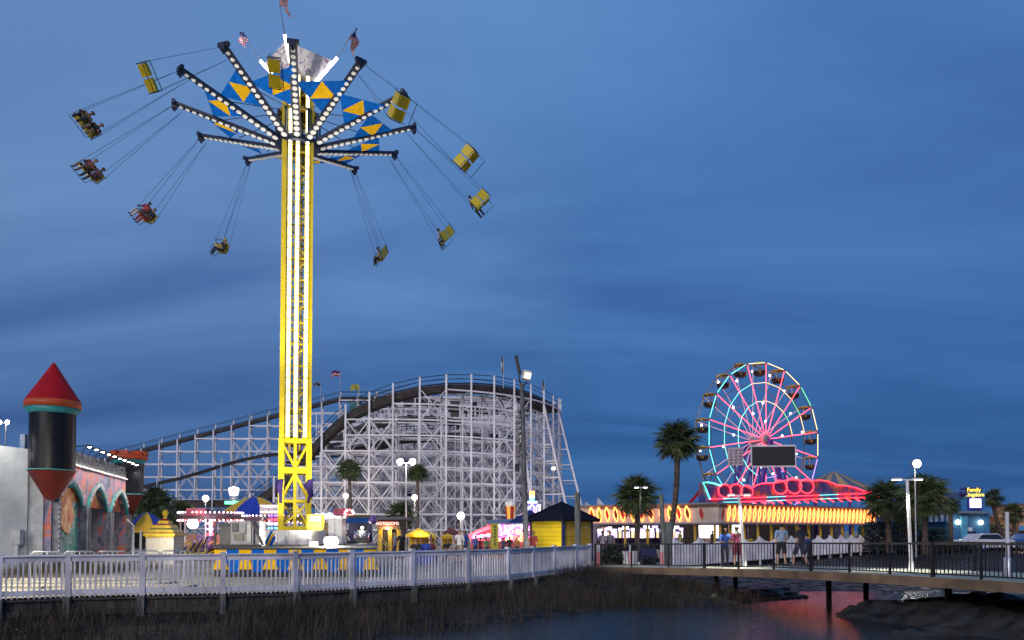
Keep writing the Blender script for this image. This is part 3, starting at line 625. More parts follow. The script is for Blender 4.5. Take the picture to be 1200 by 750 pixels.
def blend_paint(name, stops, scale, dist, zw=0.0):
    m = bpy.data.materials.new(name); m.use_nodes = True; t = m.node_tree; b = t.nodes['Principled BSDF']; b.inputs['Roughness'].default_value = 0.5
    tcn = N(t, 'ShaderNodeTexCoord'); nz = N(t, 'ShaderNodeTexNoise'); nz.inputs['Scale'].default_value = scale; nz.inputs['Distortion'].default_value = dist; nz.inputs['Detail'].default_value = 4
    mpn = N(t, 'ShaderNodeMapping'); mpn.inputs['Scale'].default_value = (1, 1, .55); t.links.new(tcn.outputs['Object'], mpn.inputs[0]); t.links.new(mpn.outputs[0], nz.inputs['Vector'])
    rp = N(t, 'ShaderNodeValToRGB'); e = rp.color_ramp.elements
    e[0].position = stops[0][0]; e[0].color = (*stops[0][1], 1); e[1].position = stops[-1][0]; e[1].color = (*stops[-1][1], 1)
    for p_, c_ in stops[1:-1]: k = e.new(p_); k.color = (*c_, 1)
    t.links.new(nz.outputs['Fac'], rp.inputs[0]); t.links.new(rp.outputs[0], b.inputs['Base Color']); return m
wave_m = blend_paint('mural_wave', [(.34, (.01, .03, .05)), (.42, (.03, .24, .26)), (.48, (.05, .34, .16)), (.53, (.04, .14, .18)), (.57, (.60, .68, .68)), (.61, (.10, .34, .36)), (.70, (.04, .10, .14))], .9, 3.2)
flame_m = blend_paint('mural_flame', [(.34, (.25, .03, .03)), (.45, (.58, .09, .03)), (.54, (.72, .32, .07)), (.62, (.78, .56, .25)), (.70, (.45, .05, .05))], 1.0, 2.2)
dark_m = blend_paint('mural_jungle', [(.36, (.012, .014, .016)), (.48, (.03, .05, .04)), (.56, (.26, .03, .03)), (.61, (.24, .26, .04)), (.68, (.05, .09, .11))], 1.3, 1.5)
stone_m = mat('painted_stone', (0.24, 0.24, 0.27), 0.8, var=0.35, scale=2, bump=0.4)
ARCH = [(64.5, 94.5, (81, 566), 587), (100.7, 123.5, (112, 570), 595), (128.0, 147.7, (138, 577), 599)]
par = MB()
z_par = [(fs_at(87), fz(87, 545)), (CLEN, fz(147, 562))]
zm = (z_par[0][1]+z_par[1][1])/2
wall = MB(); edge_s = [0.2]; 
arches = []
for a, c, ap, sp in ARCH:
    s0, s1 = fs_at(a), fs_at(c); sm = fs_at(ap[0]); zap = fz(ap[0], ap[1]); zsp = fz((a+c)/2, sp); arches.append((s0, s1, zap, zsp))
def arc(s0, s1, zsp, zap, n=10):
    c = (s0+s1)/2; r = (s1-s0)/2; pts = []
    for i in range(n+1):
        x = -1+2*i/n; pts.append((c+r*x, zsp+(zap-zsp)*(1-abs(x)**1.7)**0.75))
    return pts
prev = 0.2
for i, (s0, s1, zap, zsp) in enumerate(arches):
    wall.prism([F(prev, 0), F(s0, 0), F(s0, zm), F(prev, zm)], -cn_*0.4); prev = s1
    pts = arc(s0, s1, zsp, zap)
    for (sa, za), (sb, zb) in zip(pts[:-1], pts[1:]): wall.prism([F(sa, za), F(sb, zb), F(sb, zm), F(sa, zm)], -cn_*0.4)
wall.prism([F(prev, 0), F(CLEN+.6, 0), F(CLEN+.6, zm), F(prev, zm)], -cn_*0.4)
wo = wall.build('front_wall', mural, castle)
for i, (s0, s1, zap, zsp) in enumerate(arches):
    pts = arc(s0+.05, s1-.05, zsp, zap-.05)
    deep = -0.12 if i == 0 else -0.30
    p1 = MB(); p1.prism([F(s, z, deep) for s, z in [(s0, zsp)]+pts[1:-1]+[(s1, zsp)]], -cn_*0.06); p1.build('tympanum_panel', flame_m, castle)
    if i == 0:
        p2 = MB(); p2.prism([F(s0, 0, deep), F(s1, 0, deep), F(s1, zsp, deep), F(s0, zsp, deep)], -cn_*0.06); p2.build('wave_panel', wave_m, castle)
        p3 = MB(); c = (s0+s1)/2
        p3.prism([F(c+dx_, z_, deep+.03) for dx_, z_ in ((-1.3, 2.2), (-1.0, 3.3), (-.3, 3.9), (.5, 3.5), (1.2, 2.4), (.7, 1.9), (.2, 1.5), (-.5, 1.7))], cn_*0.03); p3.build('flame_panel', flame_m, castle)
    else:
        p2 = MB(); w_ = (s1-s0); p2.prism([F(s0, 0, -1.6), F(s1, 0, -1.6), F(s1, zsp, -1.6), F(s0, zsp, -1.6)], -cn_*0.06); p2.build('doorway_back', dark_m, castle)
        for sa in (s0, s1):
            mbq = MB(); mbq.prism([F(sa, 0, -.4), F(sa, 0, -1.6), F(sa, zsp, -1.6), F(sa, zsp, -.4)], ca*(.06 if sa == s1 else -.06)); mbq.build('doorway_side', stone_m, castle)
        mbq = MB(); mbq.prism([F(s0, zsp, -.36), F(s1, zsp, -.36), F(s1, zsp, -1.6), F(s0, zsp, -1.6)], V((0, 0, .06))); mbq.build('doorway_head', black_wall, castle)
    # teal arch trim and its row of white teeth
    tp = [F(s, z, .06) for s, z in arc(s0-.02, s1+.02, zsp-.15, zap-.02, 14)]
    MB().path(tp, .10, 6).build('arch_trim', teal_paint, castle)
    for k in range(1, 14):
        p = tp[k]; bar('tooth', p+cn_*.12, p+cn_*.12+V((0, 0, .20)), .12, .10, white_paint, castle, rollrz=crz)
    mbq = MB(); p = tp[7]; mbq.lathe(p+V((0, 0, .0)), [(.02, -.25), (.20, -.05), (.16, .12), (.02, .22)], 8); mbq.build('keystone', teal_paint, castle)
    for sa in (s0-.22, s1+.22):
        bar('column', F(sa, 0, .12), F(sa, zsp-.15, .12), .34, .30, stone_m, castle, rollrz=crz)
for k in range(15):
    q = F(arches[0][0]-.42, .35+k*.22, .30); MB().ball(q, .045, 6, 4).build('bulb', mat('bulb_off', (.7, .68, .66), .3, var=0), castle)
# plain parapet, merlons, lamps on brackets
par.prism([F(.4, zm, .03), F(CLEN+.4, zm, .03), F(CLEN+.4, zm+.46, .03), F(.4, zm+.46, .03)], -cn_*.4); par.build('parapet', mat('pale_parapet', (0.24, 0.24, 0.25), 0.8, var=.3), castle)
bar('parapet_line', F(.4, zm, .08), F(CLEN+.4, zm, .08), .08, .08, white_paint, castle)
for k in range(17):
    s = .9+k*(CLEN-1.4)/16; bar('merlon', F(s, zm+.46, -.15), F(s, zm+.70, -.15), .5, .35, mat('pale_parapet', (0, 0, 0)), castle, rollrz=crz)
LAMPX = [88, 97, 105, 113, 120, 127, 132.5, 138, 143, 148]
for k, px in enumerate(LAMPX):
    s = fs_at(px)*0.985; g = MB(); a_ = F(s, zm+.42, -.15); c_ = F(s, zm+.98, .25); d_ = F(s, zm+.98, .60)
    g.path([a_, F(s, zm+.95, 0.0), c_, d_], .03, 5); g.box(d_+V((0, 0, 0)), (.36, .26, .09), 0, crz); fl = g.build('floodlight', black_steel, castle)
    l = MB(); l.box(d_+V((0, 0, -.055)), (.14, .12, .03), 0, crz); l.ball(d_+V((0, 0, -.05))+cn_*.03, .055, 8, 5, sc=(1.1, 1, .7)); l.build('lens', row_lamp, fl)
    spot(d_+V((0, 0, -.22))+cn_*.35, F(s, 1.2, -.2), 150, 100, (1.0, .95, .85), .1)
spot(SW(2.6, 6.2, -1.0), SW(2.0, 4.6, .1), 160, 130, (1, .95, .85), .1); point(SW(1.75, 5.1, -.55), 9, (1, .95, .85), .08)
g = MB(); g.beam(SW(2.6, 5.55, .2), SW(2.6, 6.3, -.8), .05); g.box(SW(2.6, 6.34, -.9), (.4, .3, .1), 0, crz); wl = g.build('wall_washer', black_steel, castle)
l = MB(); l.box(SW(2.6, 6.27, -.9), (.34, .25, .03), 0, crz); l.build('lens', lamp_white, wl)
# turrets
def turret(px, D, zt, zb, rad, cone):
    c = V((GX(px, D), D, 0)); g = MB()
    mbq = MB().lathe(c, [(rad, zb), (rad, zt)], 32); mbq.build('turret_drum', black_wall, castle)
    for k in range(8):
        a_ = 2*math.pi*k/8+.3; q = c+V(((rad+.003)*math.cos(a_), (rad+.003)*math.sin(a_), 0)); bar('drum_seam', q+V((0, 0, zb+.06)), q+V((0, 0, zt-.27)), .035, .02, black_steel, castle, rollrz=a_+R(90))
    MB().lathe(c, [(.05, zb-1.25 if not cone else zb-1.32), (.28, zb-1.22), (rad+.02, zb-.02), (rad+.05, zb)], 32).build('turret_corbel', maroon, castle)
    MB().lathe(c, [(rad+.02, zb), (rad+.06, zb), (rad+.06, zb+.05), (rad+.02, zb+.05)], 32).build('turret_string_course', teal_paint, castle)
    MB().lathe(c, [(rad+.02, zt-.26), (rad+.20, zt), (rad+.02, zt)], 32).build('turret_band', teal_paint, castle)
    if cone:
        MB().lathe(c, [(rad+.02, zt), (rad+.21, zt), (rad+.21, zt+.32), (rad+.02, zt+.33)], 32).build('turret_ring', orange_paint, castle)
        MB().lathe(c, [(rad+.19, zt+.33), (.06, zt+2.05), (.01, zt+2.09)], 32).build('turret_cone', red_paint, castle)
    else:
        MB().lathe(c, [(rad+.02, zt), (rad+.24, zt), (rad+.24, zt+.30), (rad+.04, zt+.30), (rad+.04, zt+.05)], 32).build('turret_ring', orange_paint, castle)
        for k in range(9):
            a_ = 2*math.pi*k/9; q = c+V(((rad+.13)*math.cos(a_), (rad+.13)*math.sin(a_), 0))
            bar('turret_merlon', q+V((0, 0, zt+.28)), q+V((0, 0, zt+.52)), .24, .55, orange_paint, castle, rollrz=a_)
turret(59.5, 35.0, H(479, 35), H(552, 35), .93, True)
turret(150, 50.0, H(539, 50), H(580, 50), .86, False)
# ------------------------------------------------------------------ stage with striped skirt
CX = -11.13; SC = V((CX, 40.0, 0))
STZ = 1.02
x0, x1, yf = GX(251, 28.6), GX(441, 28.6), 28.6
stage = thing('ride_stage', 'low ride platform with blue and yellow wedge striped skirt', 'platform', (x0, yf, 0))
mb = MB(); mb.prism([(x0, yf+.04, STZ-.12), (x1, yf+.04, STZ-.12), (-7.4, 43, STZ-.12), (-15.2, 43, STZ-.12)], (0, 0, .12)); mb.build('deck', mat('deck_plate', (0.035, 0.035, 0.04), 0.6, var=.3), stage)
mb = MB(); mb.box(((x0+x1)/2, yf+.16, .14), (x1-x0, .08, .26)); mb.build('kick_panel', black_steel, stage)
bar('skirt_rail', (x0, yf, STZ+.02), (x1, yf, STZ+.02), .05, .05, black_steel, stage)
n = 13; wd = (x1-x0)/n
for k in range(n):
    a, c = x0+k*wd, x0+(k+1)*wd; m = gold_cloth if k % 2 == 0 else blue_cloth; sk = -.16 if k % 2 == 0 else .16
    mb = MB(); mb.prism([(a, yf, .86), (c, yf, .86), (c, yf, STZ), (a, yf, STZ)], (0, .03, 0)); mb.build('valance_block', m, stage)
    z0 = .28 if k % 2 == 0 else .18
    mb = MB(); mb.prism([(a-sk*.9, yf+.05, .855), (c+sk*.9, yf+.05, .855), (c-sk*.4, yf+.05, z0), (a+sk*.4, yf+.05, z0)], (0, .03, 0)); mb.v = [(x_, y_+(.035 if m is blue_cloth else 0), z_) for x_, y_, z_ in mb.v]; mb.build('skirt_panel', m, stage)
for k in range(8):
    xx = x0+.3+k*(x1-x0-.6)/7; bar('leg', (xx, yf+.6, 0), (xx, yf+.6, STZ-.12), .1, .1, black_steel, stage)

# ------------------------------------------------------------------ swing tower
sw = thing('swing_ride', 'tall yellow lattice chair swing tower with lit white strips and twelve arms', 'swing ride', SC+V((0, 0, STZ)))
TZ0, TZ1, ZL = 1.72, 24.4, 6.75
a0 = R(15); hs = .66
corner = [V((CX+hs*(sx*math.cos(a0)-sy*math.sin(a0)), 40+hs*(sx*math.sin(a0)+sy*math.cos(a0)), 0)) for sx, sy in ((-1, -1), (1, -1), (1, 1), (-1, 1))]
Z = lambda z: V((0, 0, z))
for c in corner: bar('column', c+Z(TZ0), c+Z(TZ1), .24, .24, yellow_paint, sw, rollrz=a0)
u0 = (corner[1]-corner[0]).normalized(); u1 = (corner[3]-corner[0]).normalized(); nf = V((u0.y, -u0.x, 0))
# left face solid plates, other faces laced
nb = 16
for k in range(nb):
    za, zb = ZL+(TZ1-ZL)*k/nb, ZL+(TZ1-ZL)*(k+1)/nb
    for i in range(4):
        p, q = corner[i], corner[(i+1) % 4]
        bar('lattice_bar', p+Z(za), q+Z(za), .07, .07, yellow_paint, sw)
        if i != 3: bar('lattice_bar', (p if k % 2 else q)+Z(za), (q if k % 2 else p)+Z(zb), .06, .06, yellow_paint, sw)
    p = (corner[3]+corner[0])/2-u0*.05
    mb = MB(); mb.box(p+Z((za+zb)/2), (.05, 1.05, zb-za-.03), 0, a0); mb.build('side_plate', yellow_paint, sw)
# guide rails behind and led strips on the front
for f in (.28, .66):
    p = corner[0]+u0*(1.32*f)+V((-nf.x, -nf.y, 0))*.25; bar('guide_rail', p+Z(ZL-1), p+Z(TZ1), .10, .10, mat('tan_steel', (.50, .34, .05), .6), sw, rollrz=a0)
LEDS = [.22, .50, .86]
for f in LEDS:
    p = corner[0]+u0*(1.32*f)+nf*.20
    hse = MB(); hse.box(p-nf*.035+Z((ZL-.4+25.0)/2), (.23, .05, 25.0-ZL+.4), 0, a0); ch = hse.build('led_housing', yellow_paint, sw)
    mb = MB(); k = 0; z = ZL-.3
    while z < 24.8:
        mb.box(p+Z(z+.26), (.135, .03, .52), 0, a0); z += .60
    mb.build('led_strip', led_white, ch)
# lower section: thick legs, knee braces, portal
for c in corner:
    o_ = (c-SC); o_.z = 0
    bar('leg', c+o_.normalized()*.02+Z(TZ0), c+o_.normalized()*.01+Z(ZL-.4), .28, .26, yellow_paint, sw, rollrz=a0)
for i in range(4):
    p, q = corner[i], corner[(i+1) % 4]; m_ = (p+q)/2
    bar('portal_beam', p+Z(ZL-.5), q+Z(ZL-.5), .16, .22, yellow_paint, sw); bar('portal_beam', p+Z(4.75), q+Z(4.75), .16, .30, yellow_paint, sw)
    bar('knee_brace', p+Z(ZL-.6), m_+Z(4.9), .12, .12, yellow_paint, sw); bar('knee_brace', m_+Z(4.6), p+Z(3.3), .12, .12, yellow_paint, sw); bar('knee_brace', m_+Z(4.6), q+Z(3.3), .12, .12, yellow_paint, sw)
    bar('knee_brace', p+Z(1.9), q+Z(3.1), .11, .11, yellow_paint, sw); bar('portal_beam', p+Z(3.2), q+Z(3.2), .12, .14, yellow_paint, sw)
    bar('mid_leg', m_+Z(TZ0), m_+Z(ZL-.5), .15, .15, yellow_paint, sw, rollrz=a0); bar('knee_brace', q+Z(ZL-.6), m_+Z(4.9), .10, .10, yellow_paint, sw); bar('knee_brace', q+Z(1.9), m_+Z(3.1), .09, .09, yellow_paint, sw)
    bar('sole_beam', p+Z(1.80), q+Z(1.80), .30, .26, yellow_paint, sw)
mb = MB()
for k in range(10):
    a_ = rnd.uniform(0, 6.28); mb.box(SC+V((.3*math.cos(a_), .3*math.sin(a_), 5.2+k*.14)), (.3, .3, .12), 0, a_)
mb.build('winch', mat('winch_steel', (.12, .10, .07), .5, metal=.4), sw)
# purple cloth bundles tied round the legs
for i, c in enumerate(corner):
    o_ = (c-SC).normalized(); mb = MB()
    b_ = c+o_*.05
    mb.lathe(b_+Z(3.05), [(.02, 0), (.10, .06), (.17, .45), (.20, .95), (.17, 1.22), (.05, 1.26)], 7, sm=False); mb.v = [(x_+.05*math.sin(9*z_+i), y_+.05*math.cos(7*z_), z_) for x_, y_, z_ in mb.v]
    mb.build('cloth_bundle', purple_cloth, sw)
# base block, control cabinet
bx = MB(); p = V((GX(345, 38.2), 38.2, 0)); bx.box(p+V((0, .3, STZ+.36)), (2.25, 3.0, .68), 0, 0); bx.build('base_block', mat('base_white', (.60, .59, .57), .5, var=.08), sw)
for k in range(5): bar('base_rib', p+V((-1.0+k*.5, -1.215, STZ+.04)), p+V((-1.0+k*.5, -1.215, STZ+.68)), .06, .04, galv, sw, rollrz=0)
bx = MB(); bx.box(V((GX(370, 37.6), 37.6, STZ+.36+.36+.36)), (.68, .6, .74), 0, 0); cb = bx.build('cabinet', yellow_paint, sw)
bx = MB(); bx.box(V((GX(371, 37.6)+.03, 37.28, STZ+1.26)), (.46, .02, .2), 0, 0); bx.build('notice', white_paint, cb)
# hub
ZH = 21.75
PH0 = 43.0
hb = MB().lathe(SC+Z(0), [(.95, ZH-.22), (1.12, ZH-.12), (1.12, ZH+.08), (.97, ZH+.14)], 24); hb.build('hub_ring', navy_steel, sw)
hb = MB().lathe(SC+Z(0), [(.95, ZH+1.42), (1.06, ZH+1.45), (1.06, ZH+1.56), (.95, ZH+1.6)], 24); hb.build('hub_ring', mat('brass_brown', (.35, .22, .03), .5), sw)
for k in range(12):
    a_ = R(PH0+30*k); d = V((math.cos(a_), math.sin(a_), 0)); bar('hub_post', SC+d*1.1+Z(ZH), SC+d*1.1+Z(ZH+1.5), .09, .09, navy_steel, sw, rollrz=a_)
RT, ZT = 6.02, 23.33
tips = []
for k in range(12):
    a_ = R(PH0+30*k); d = V((math.cos(a_), math.sin(a_), 0)); sdv = V((-d.y, d.x, 0))
    p, q = SC+d*1.1+Z(ZH), SC+d*RT+Z(ZT+.136*d.x-.142*d.y); tips.append(q)
    dn = (q-p).normalized(); lowr = dn.cross(sdv); lowr = lowr if lowr.z < 0 else -lowr
    mb = MB(); mb.beam(p+sdv*.14, q+sdv*.07, .06, .16); mb.beam(p-sdv*.14, q-sdv*.07, .06, .16)
    for j in range(15): s_ = (j+.0)/15; mb.beam(p+(q-p)*s_+sdv*(.14-.07*s_), p+(q-p)*s_-sdv*(.14-.07*s_), .04, .10)
    mb.beam(p+lowr*.06, q+lowr*.06, .40, .03)
    arm = mb.build('arm', navy_steel, sw)
    mb = MB()
    for j in range(15):
        s_ = (j+.45)/15.5; c_ = p+(q-p)*s_+lowr*.10; rr = .150-.055*s_
        x_ = dn; y_ = sdv; M = Matrix((x_, y_, -lowr)).transposed().to_4x4()
        mb.lathe(c_, [(rr, -.02), (rr, .02)], 10, 0, M, sm=False)
    mb.build('arm_lights', disc_white, arm, kind='stuff')
    mb = MB(); mb.beam(q-sdv*.28, q+sdv*.28, .16, .18); mb.box(q-Z(.12), (.24, .24, .34), 0, a_); mb.tube(q-Z(.28), q-Z(.42), .09, .05); mb.build('arm_tip', navy_steel, arm)
    bar('stay_rod', SC+d*1.05+Z(ZH+1.5), SC+d*3.6+Z(ZH+(ZT-ZH)*.52+.1), .03, .03, navy_steel, sw)
# canvas triangles between arms
def armpt(k, r): 
    a_ = R(PH0+30*k); s_ = (r-1.1)/(RT-1.1); return SC+V((math.cos(a_)*r, math.sin(a_)*r, ZH+(ZT-ZH)*s_+.02))
for k in range(12):
    e0, e1, ap = armpt(k, 2.7), armpt(k, 5.0), armpt(k-1, 4.15)
    nrm = (e1-e0).cross(ap-e0).normalized()
    m0, m1, m2 = (e0+e1)/2, (e1+ap)/2, (e0+ap)/2
    mb = MB(); sag = Z(-.05)
    mb.add([e0, m0, m2, e1, m1, ap], [(0, 1, 2), (1, 3, 4), (2, 4, 5)]); mb.build('canvas_panel', blue_cloth, sw)
    mb = MB(); mb.add([m0, m1, m2], [(0, 1, 2)]); mb.build('canvas_centre', gold_cloth, sw)
# lit crown
crown_m = bpy.data.materials.new('crown_print'); crown_m.use_nodes = True; t = crown_m.node_tree; b = t.nodes['Principled BSDF']; b.inputs['Roughness'].default_value = .35
tcn = N(t, 'ShaderNodeTexCoord'); nz = N(t, 'ShaderNodeTexNoise'); nz.inputs['Scale'].default_value = 1.8; nz.inputs['Detail'].default_value = 6; nz.inputs['Distortion'].default_value = 2.5; t.links.new(tcn.outputs['Object'], nz.inputs['Vector'])
rp = N(t, 'ShaderNodeValToRGB'); e = rp.color_ramp.elements; e[0].position = .35; e[0].color = (.30, .18, .36, 1); e[1].position = .58; e[1].color = (.86, .84, .80, 1); k = e.new(.44); k.color = (.70, .62, .72, 1)
t.links.new(nz.outputs['Fac'], rp.inputs[0]); t.links.new(rp.outputs[0], b.inputs['Base Color'])
cz0, cz1, r0, r1 = 24.9, 26.1, .80, 1.88; ang = [R(266), R(356), R(86), R(176)]
cp = lambda i, r, z: SC+V((math.cos(ang[i % 4])*r, math.sin(ang[i % 4])*r, z))
for i in range(4):
    mb = MB(); n_ = 6
    for j in range(n_):
        f0, f1 = j/n_, (j+1)/n_
        A_, B_, C_, D_ = cp(i, r0, cz0).lerp(cp(i+1, r0, cz0), f0), cp(i, r0, cz0).lerp(cp(i+1, r0, cz0), f1), cp(i, r1, cz1).lerp(cp(i+1, r1, cz1), f1), cp(i, r1, cz1).lerp(cp(i+1, r1, cz1), f0)
        mb.add([A_, B_, C_, D_], [(0, 1, 2, 3)], 0, True)
    mb.build('crown_banner', crown_m, sw)
    dv = (cp(i, r1, cz1)-cp(i, r0, cz0)).normalized()
    mb = MB(); mb.tube(cp(i, r0, cz0)+dv*.05, cp(i, r1, cz1)+dv*.25, .075, n=8); mb.build('light_tube', tube_white, sw)
    mb = MB(); fb = cp(i, r1, cz1)+dv*.25; ft = fb+V((dv.x*1.0, dv.y*1.0, dv.z*1.5)).normalized()*1.9; mb.tube(fb, ft, .022, .014, 6); pole = mb.build('flag_pole', grey_steel, sw)
    # limp striped flag blown back along its pole
    mats = [mat('flag_red', (.55, .02, .03), .8), mat('flag_white', (.7, .68, .68), .8), mat('flag_blue', (.02, .03, .16), .8)]
    mb = MB(); nu, nv = 6, 13; pd = (ft-fb).normalized(); sd2 = V((-math.sin(ang[i]), math.cos(ang[i]), 0))
    g_ = [[ft-pd*(.02+.62*v_/nv)+sd2*(u_*.085+.0)+V((.07*math.sin(u_*1.6+v_*.35), .07*math.cos(u_*1.3), -.055*u_-.02*u_*u_*.5)) for v_ in range(nv+1)] for u_ in range(nu+1)]
    vs_ = [p_ for r_ in g_ for p_ in r_]
    for u_ in range(nu):
        for v_ in range(nv):
            mi = 2 if (u_ < 3 and v_ < 7) else (0 if v_ % 2 == 0 else 1)
            q_ = [u_*(nv+1)+v_, u_*(nv+1)+v_+1, (u_+1)*(nv+1)+v_+1, (u_+1)*(nv+1)+v_]; mb.add([vs_[j_] for j_ in q_], [(0, 1, 2, 3)], mi)
    mb.build('flag', mats, pole)
bx = MB(); bx.lathe(SC+Z(0), [(.55, 24.4), (.75, 24.6), (.75, 24.85), (.3, 25.0)], 12); bx.build('crown_base', grey_steel, sw)
bx = MB(); bx.ball(SC+Z(25.1), .24, 10, 6); bx.build('crown_lamp', lamp_white, sw)
bx = MB(); bx.lathe(SC+Z(0), [(.7, 24.0), (.55, 24.15)], 12); bx.lathe(SC+V((.25, .1, 0)), [(.28, 23.4), (.3, 24.1)], 8); bx.build('slip_ring', mat('brass_brown', (.35, .22, .03), .5), sw)
point(SC+Z(25.6), 1000, (1, .97, .93), .2)

# ------------------------------------------------------------------ flying chairs and riders
def chair_parts(o):
    for s in (-1, 1):
        mb = MB(); mb.box((s*.27, -.20, .30), (.46, .05, .50)); mb.box((s*.27, -.20, .53), (.38, .062, .06)); mb.build('backrest', yellow_paint, o, world=False)
        mb = MB(); mb.box((s*.27, .03, 0), (.46, .44, .05)); mb.box((s*.27, .245, -.03), (.46, .03, .08)); mb.build('seat', yellow_paint, o, world=False)
        mb = MB(); mb.path([(s*.54, -.24, .62), (s*.54, -.22, .0), (s*.54, .22, -.02), (s*.54, .24, .26), (s*.54, -.2, .30)], .02, 5); mb.build('side_frame', black_steel, o, world=False)
    mb = MB(); mb.path([(-.54, .26, .26), (.54, .26, .26)], .018, 5); mb.build('lap_bar', black_steel, o, world=False)
    mb = MB(); mb.path([(-.5, .22, -.02), (-.5, .42, -.38), (.5, .42, -.38), (.5, .22, -.02)], .016, 5); mb.build('foot_rest', black_steel, o, world=False)
CH = [(0, 522, 275), (11, 562, 235), (10, 546, 185), (9, 467, 125), (8, 322, 85), (7, 177, 90), (6, 103, 145), (5, 107, 200), (4, 172, 250), (3, 260, 287), (1, 447, 297), (2, 352, 301)]
CLAB = {0: 'yellow swing chair with one white shirted rider, lower right of the tower', 11: 'yellow swing chair with one rider, outermost on the right side', 10: 'empty two-seat yellow swing chair seen from behind on two long chains', 9: 'empty yellow swing chair just under the right hand arm tips', 8: 'empty yellow swing chair seen from below in front of the lit crown', 7: 'empty yellow swing chair hanging highest on the left of the tower', 6: 'swing chair with two riders in dark and tan clothes, outermost left', 5: 'swing chair with two riders directly below the outermost left one', 4: 'swing chair with two riders in red and black left of the tower', 3: 'swing chair with one dark clothed rider near the tower left side', 1: 'lowest swing chair, its rider in white, right of the tower', 2: 'swing chair hanging behind the yellow tower'}
RID = {0: 1, 11: 1, 6: 2, 5: 2, 4: 2, 3: 1, 1: 1}
RC = {6: [((.10, .06, .05), (.30, .20, .10)), ((.30, .19, .10), (.05, .05, .07))], 5: [((.16, .08, .10), (.06, .05, .06)), ((.30, .10, .08), (.28, .20, .11))], 4: [((.03, .03, .05), (.40, .06, .06)), ((.45, .07, .08), (.6, .6, .62))], 3: [((.03, .04, .05), (.04, .06, .10))], 1: [((.72, .72, .74), (.06, .06, .08))], 0: [((.72, .72, .74), (.10, .10, .14))], 11: [((.30, .10, .10), (.06, .05, .06))]}
RL = {6: ['rider in brown shirt and tan trousers in outermost left chair', 'rider in tan shirt and dark trousers in outermost left chair'], 5: ['rider in plum shirt in chair below the outermost left one', 'rider in brick red shirt in chair below the outermost left one'], 4: ['rider in black shirt and red trousers left of tower', 'rider in red shirt and white trousers left of tower'], 3: ['lone rider in black shirt in chair near the tower left side'], 1: ['rider in white shirt in the lowest swing chair'], 0: ['rider in white shirt in yellow chair lower right of tower'], 11: ['rider in dark red shirt in rightmost yellow chair']}
proto = None; cmap = None
for k, px, py in CH:
    a_ = R(41.3+30*k); D = 40+9.7*math.sin(a_); pos = P(px, py, D); tip = tips[k]-Z(.42)
    up = (tip-pos).normalized(); fw_ = V((-math.sin(a_), math.cos(a_), 0)); fw_ = (fw_-up*fw_.dot(up)).normalized(); rt = fw_.cross(up)
    M = Matrix((rt, fw_, up)).transposed().to_4x4(); M.translation = pos-up*.25
    if proto is None:
        proto = thing('swing_chair', CLAB[k], 'swing chair', group='flying swing chairs', M=M); chair_parts(proto); c = proto; cmap = child_map()
    else: c = copy_tree(proto, M, label=CLAB[k], children=cmap)
    Mi = M.inverted(); tl = Mi @ tip
    mb = MB()
    for s in (-1, 1):
        for y_ in (-.22, .22): mb.path([(s*.54, y_, .5 if y_ < 0 else .2), (s*.25, tl.y, tl.z+.3)], .009, 4)
    mb.build('chains', black_steel, c, world=False)
    for j in range(RID.get(k, 0)):
        s = -1 if j == 0 else 1
        sh, pa = RC[k][j]
        person(RL[k][j], 'sit', None, 0, sh, pa, skin=(j+k) % 3, hair=k % 2, group='riders on the flying swing chairs', M=M @ Matrix.Translation((s*.27, .0, -.02)))
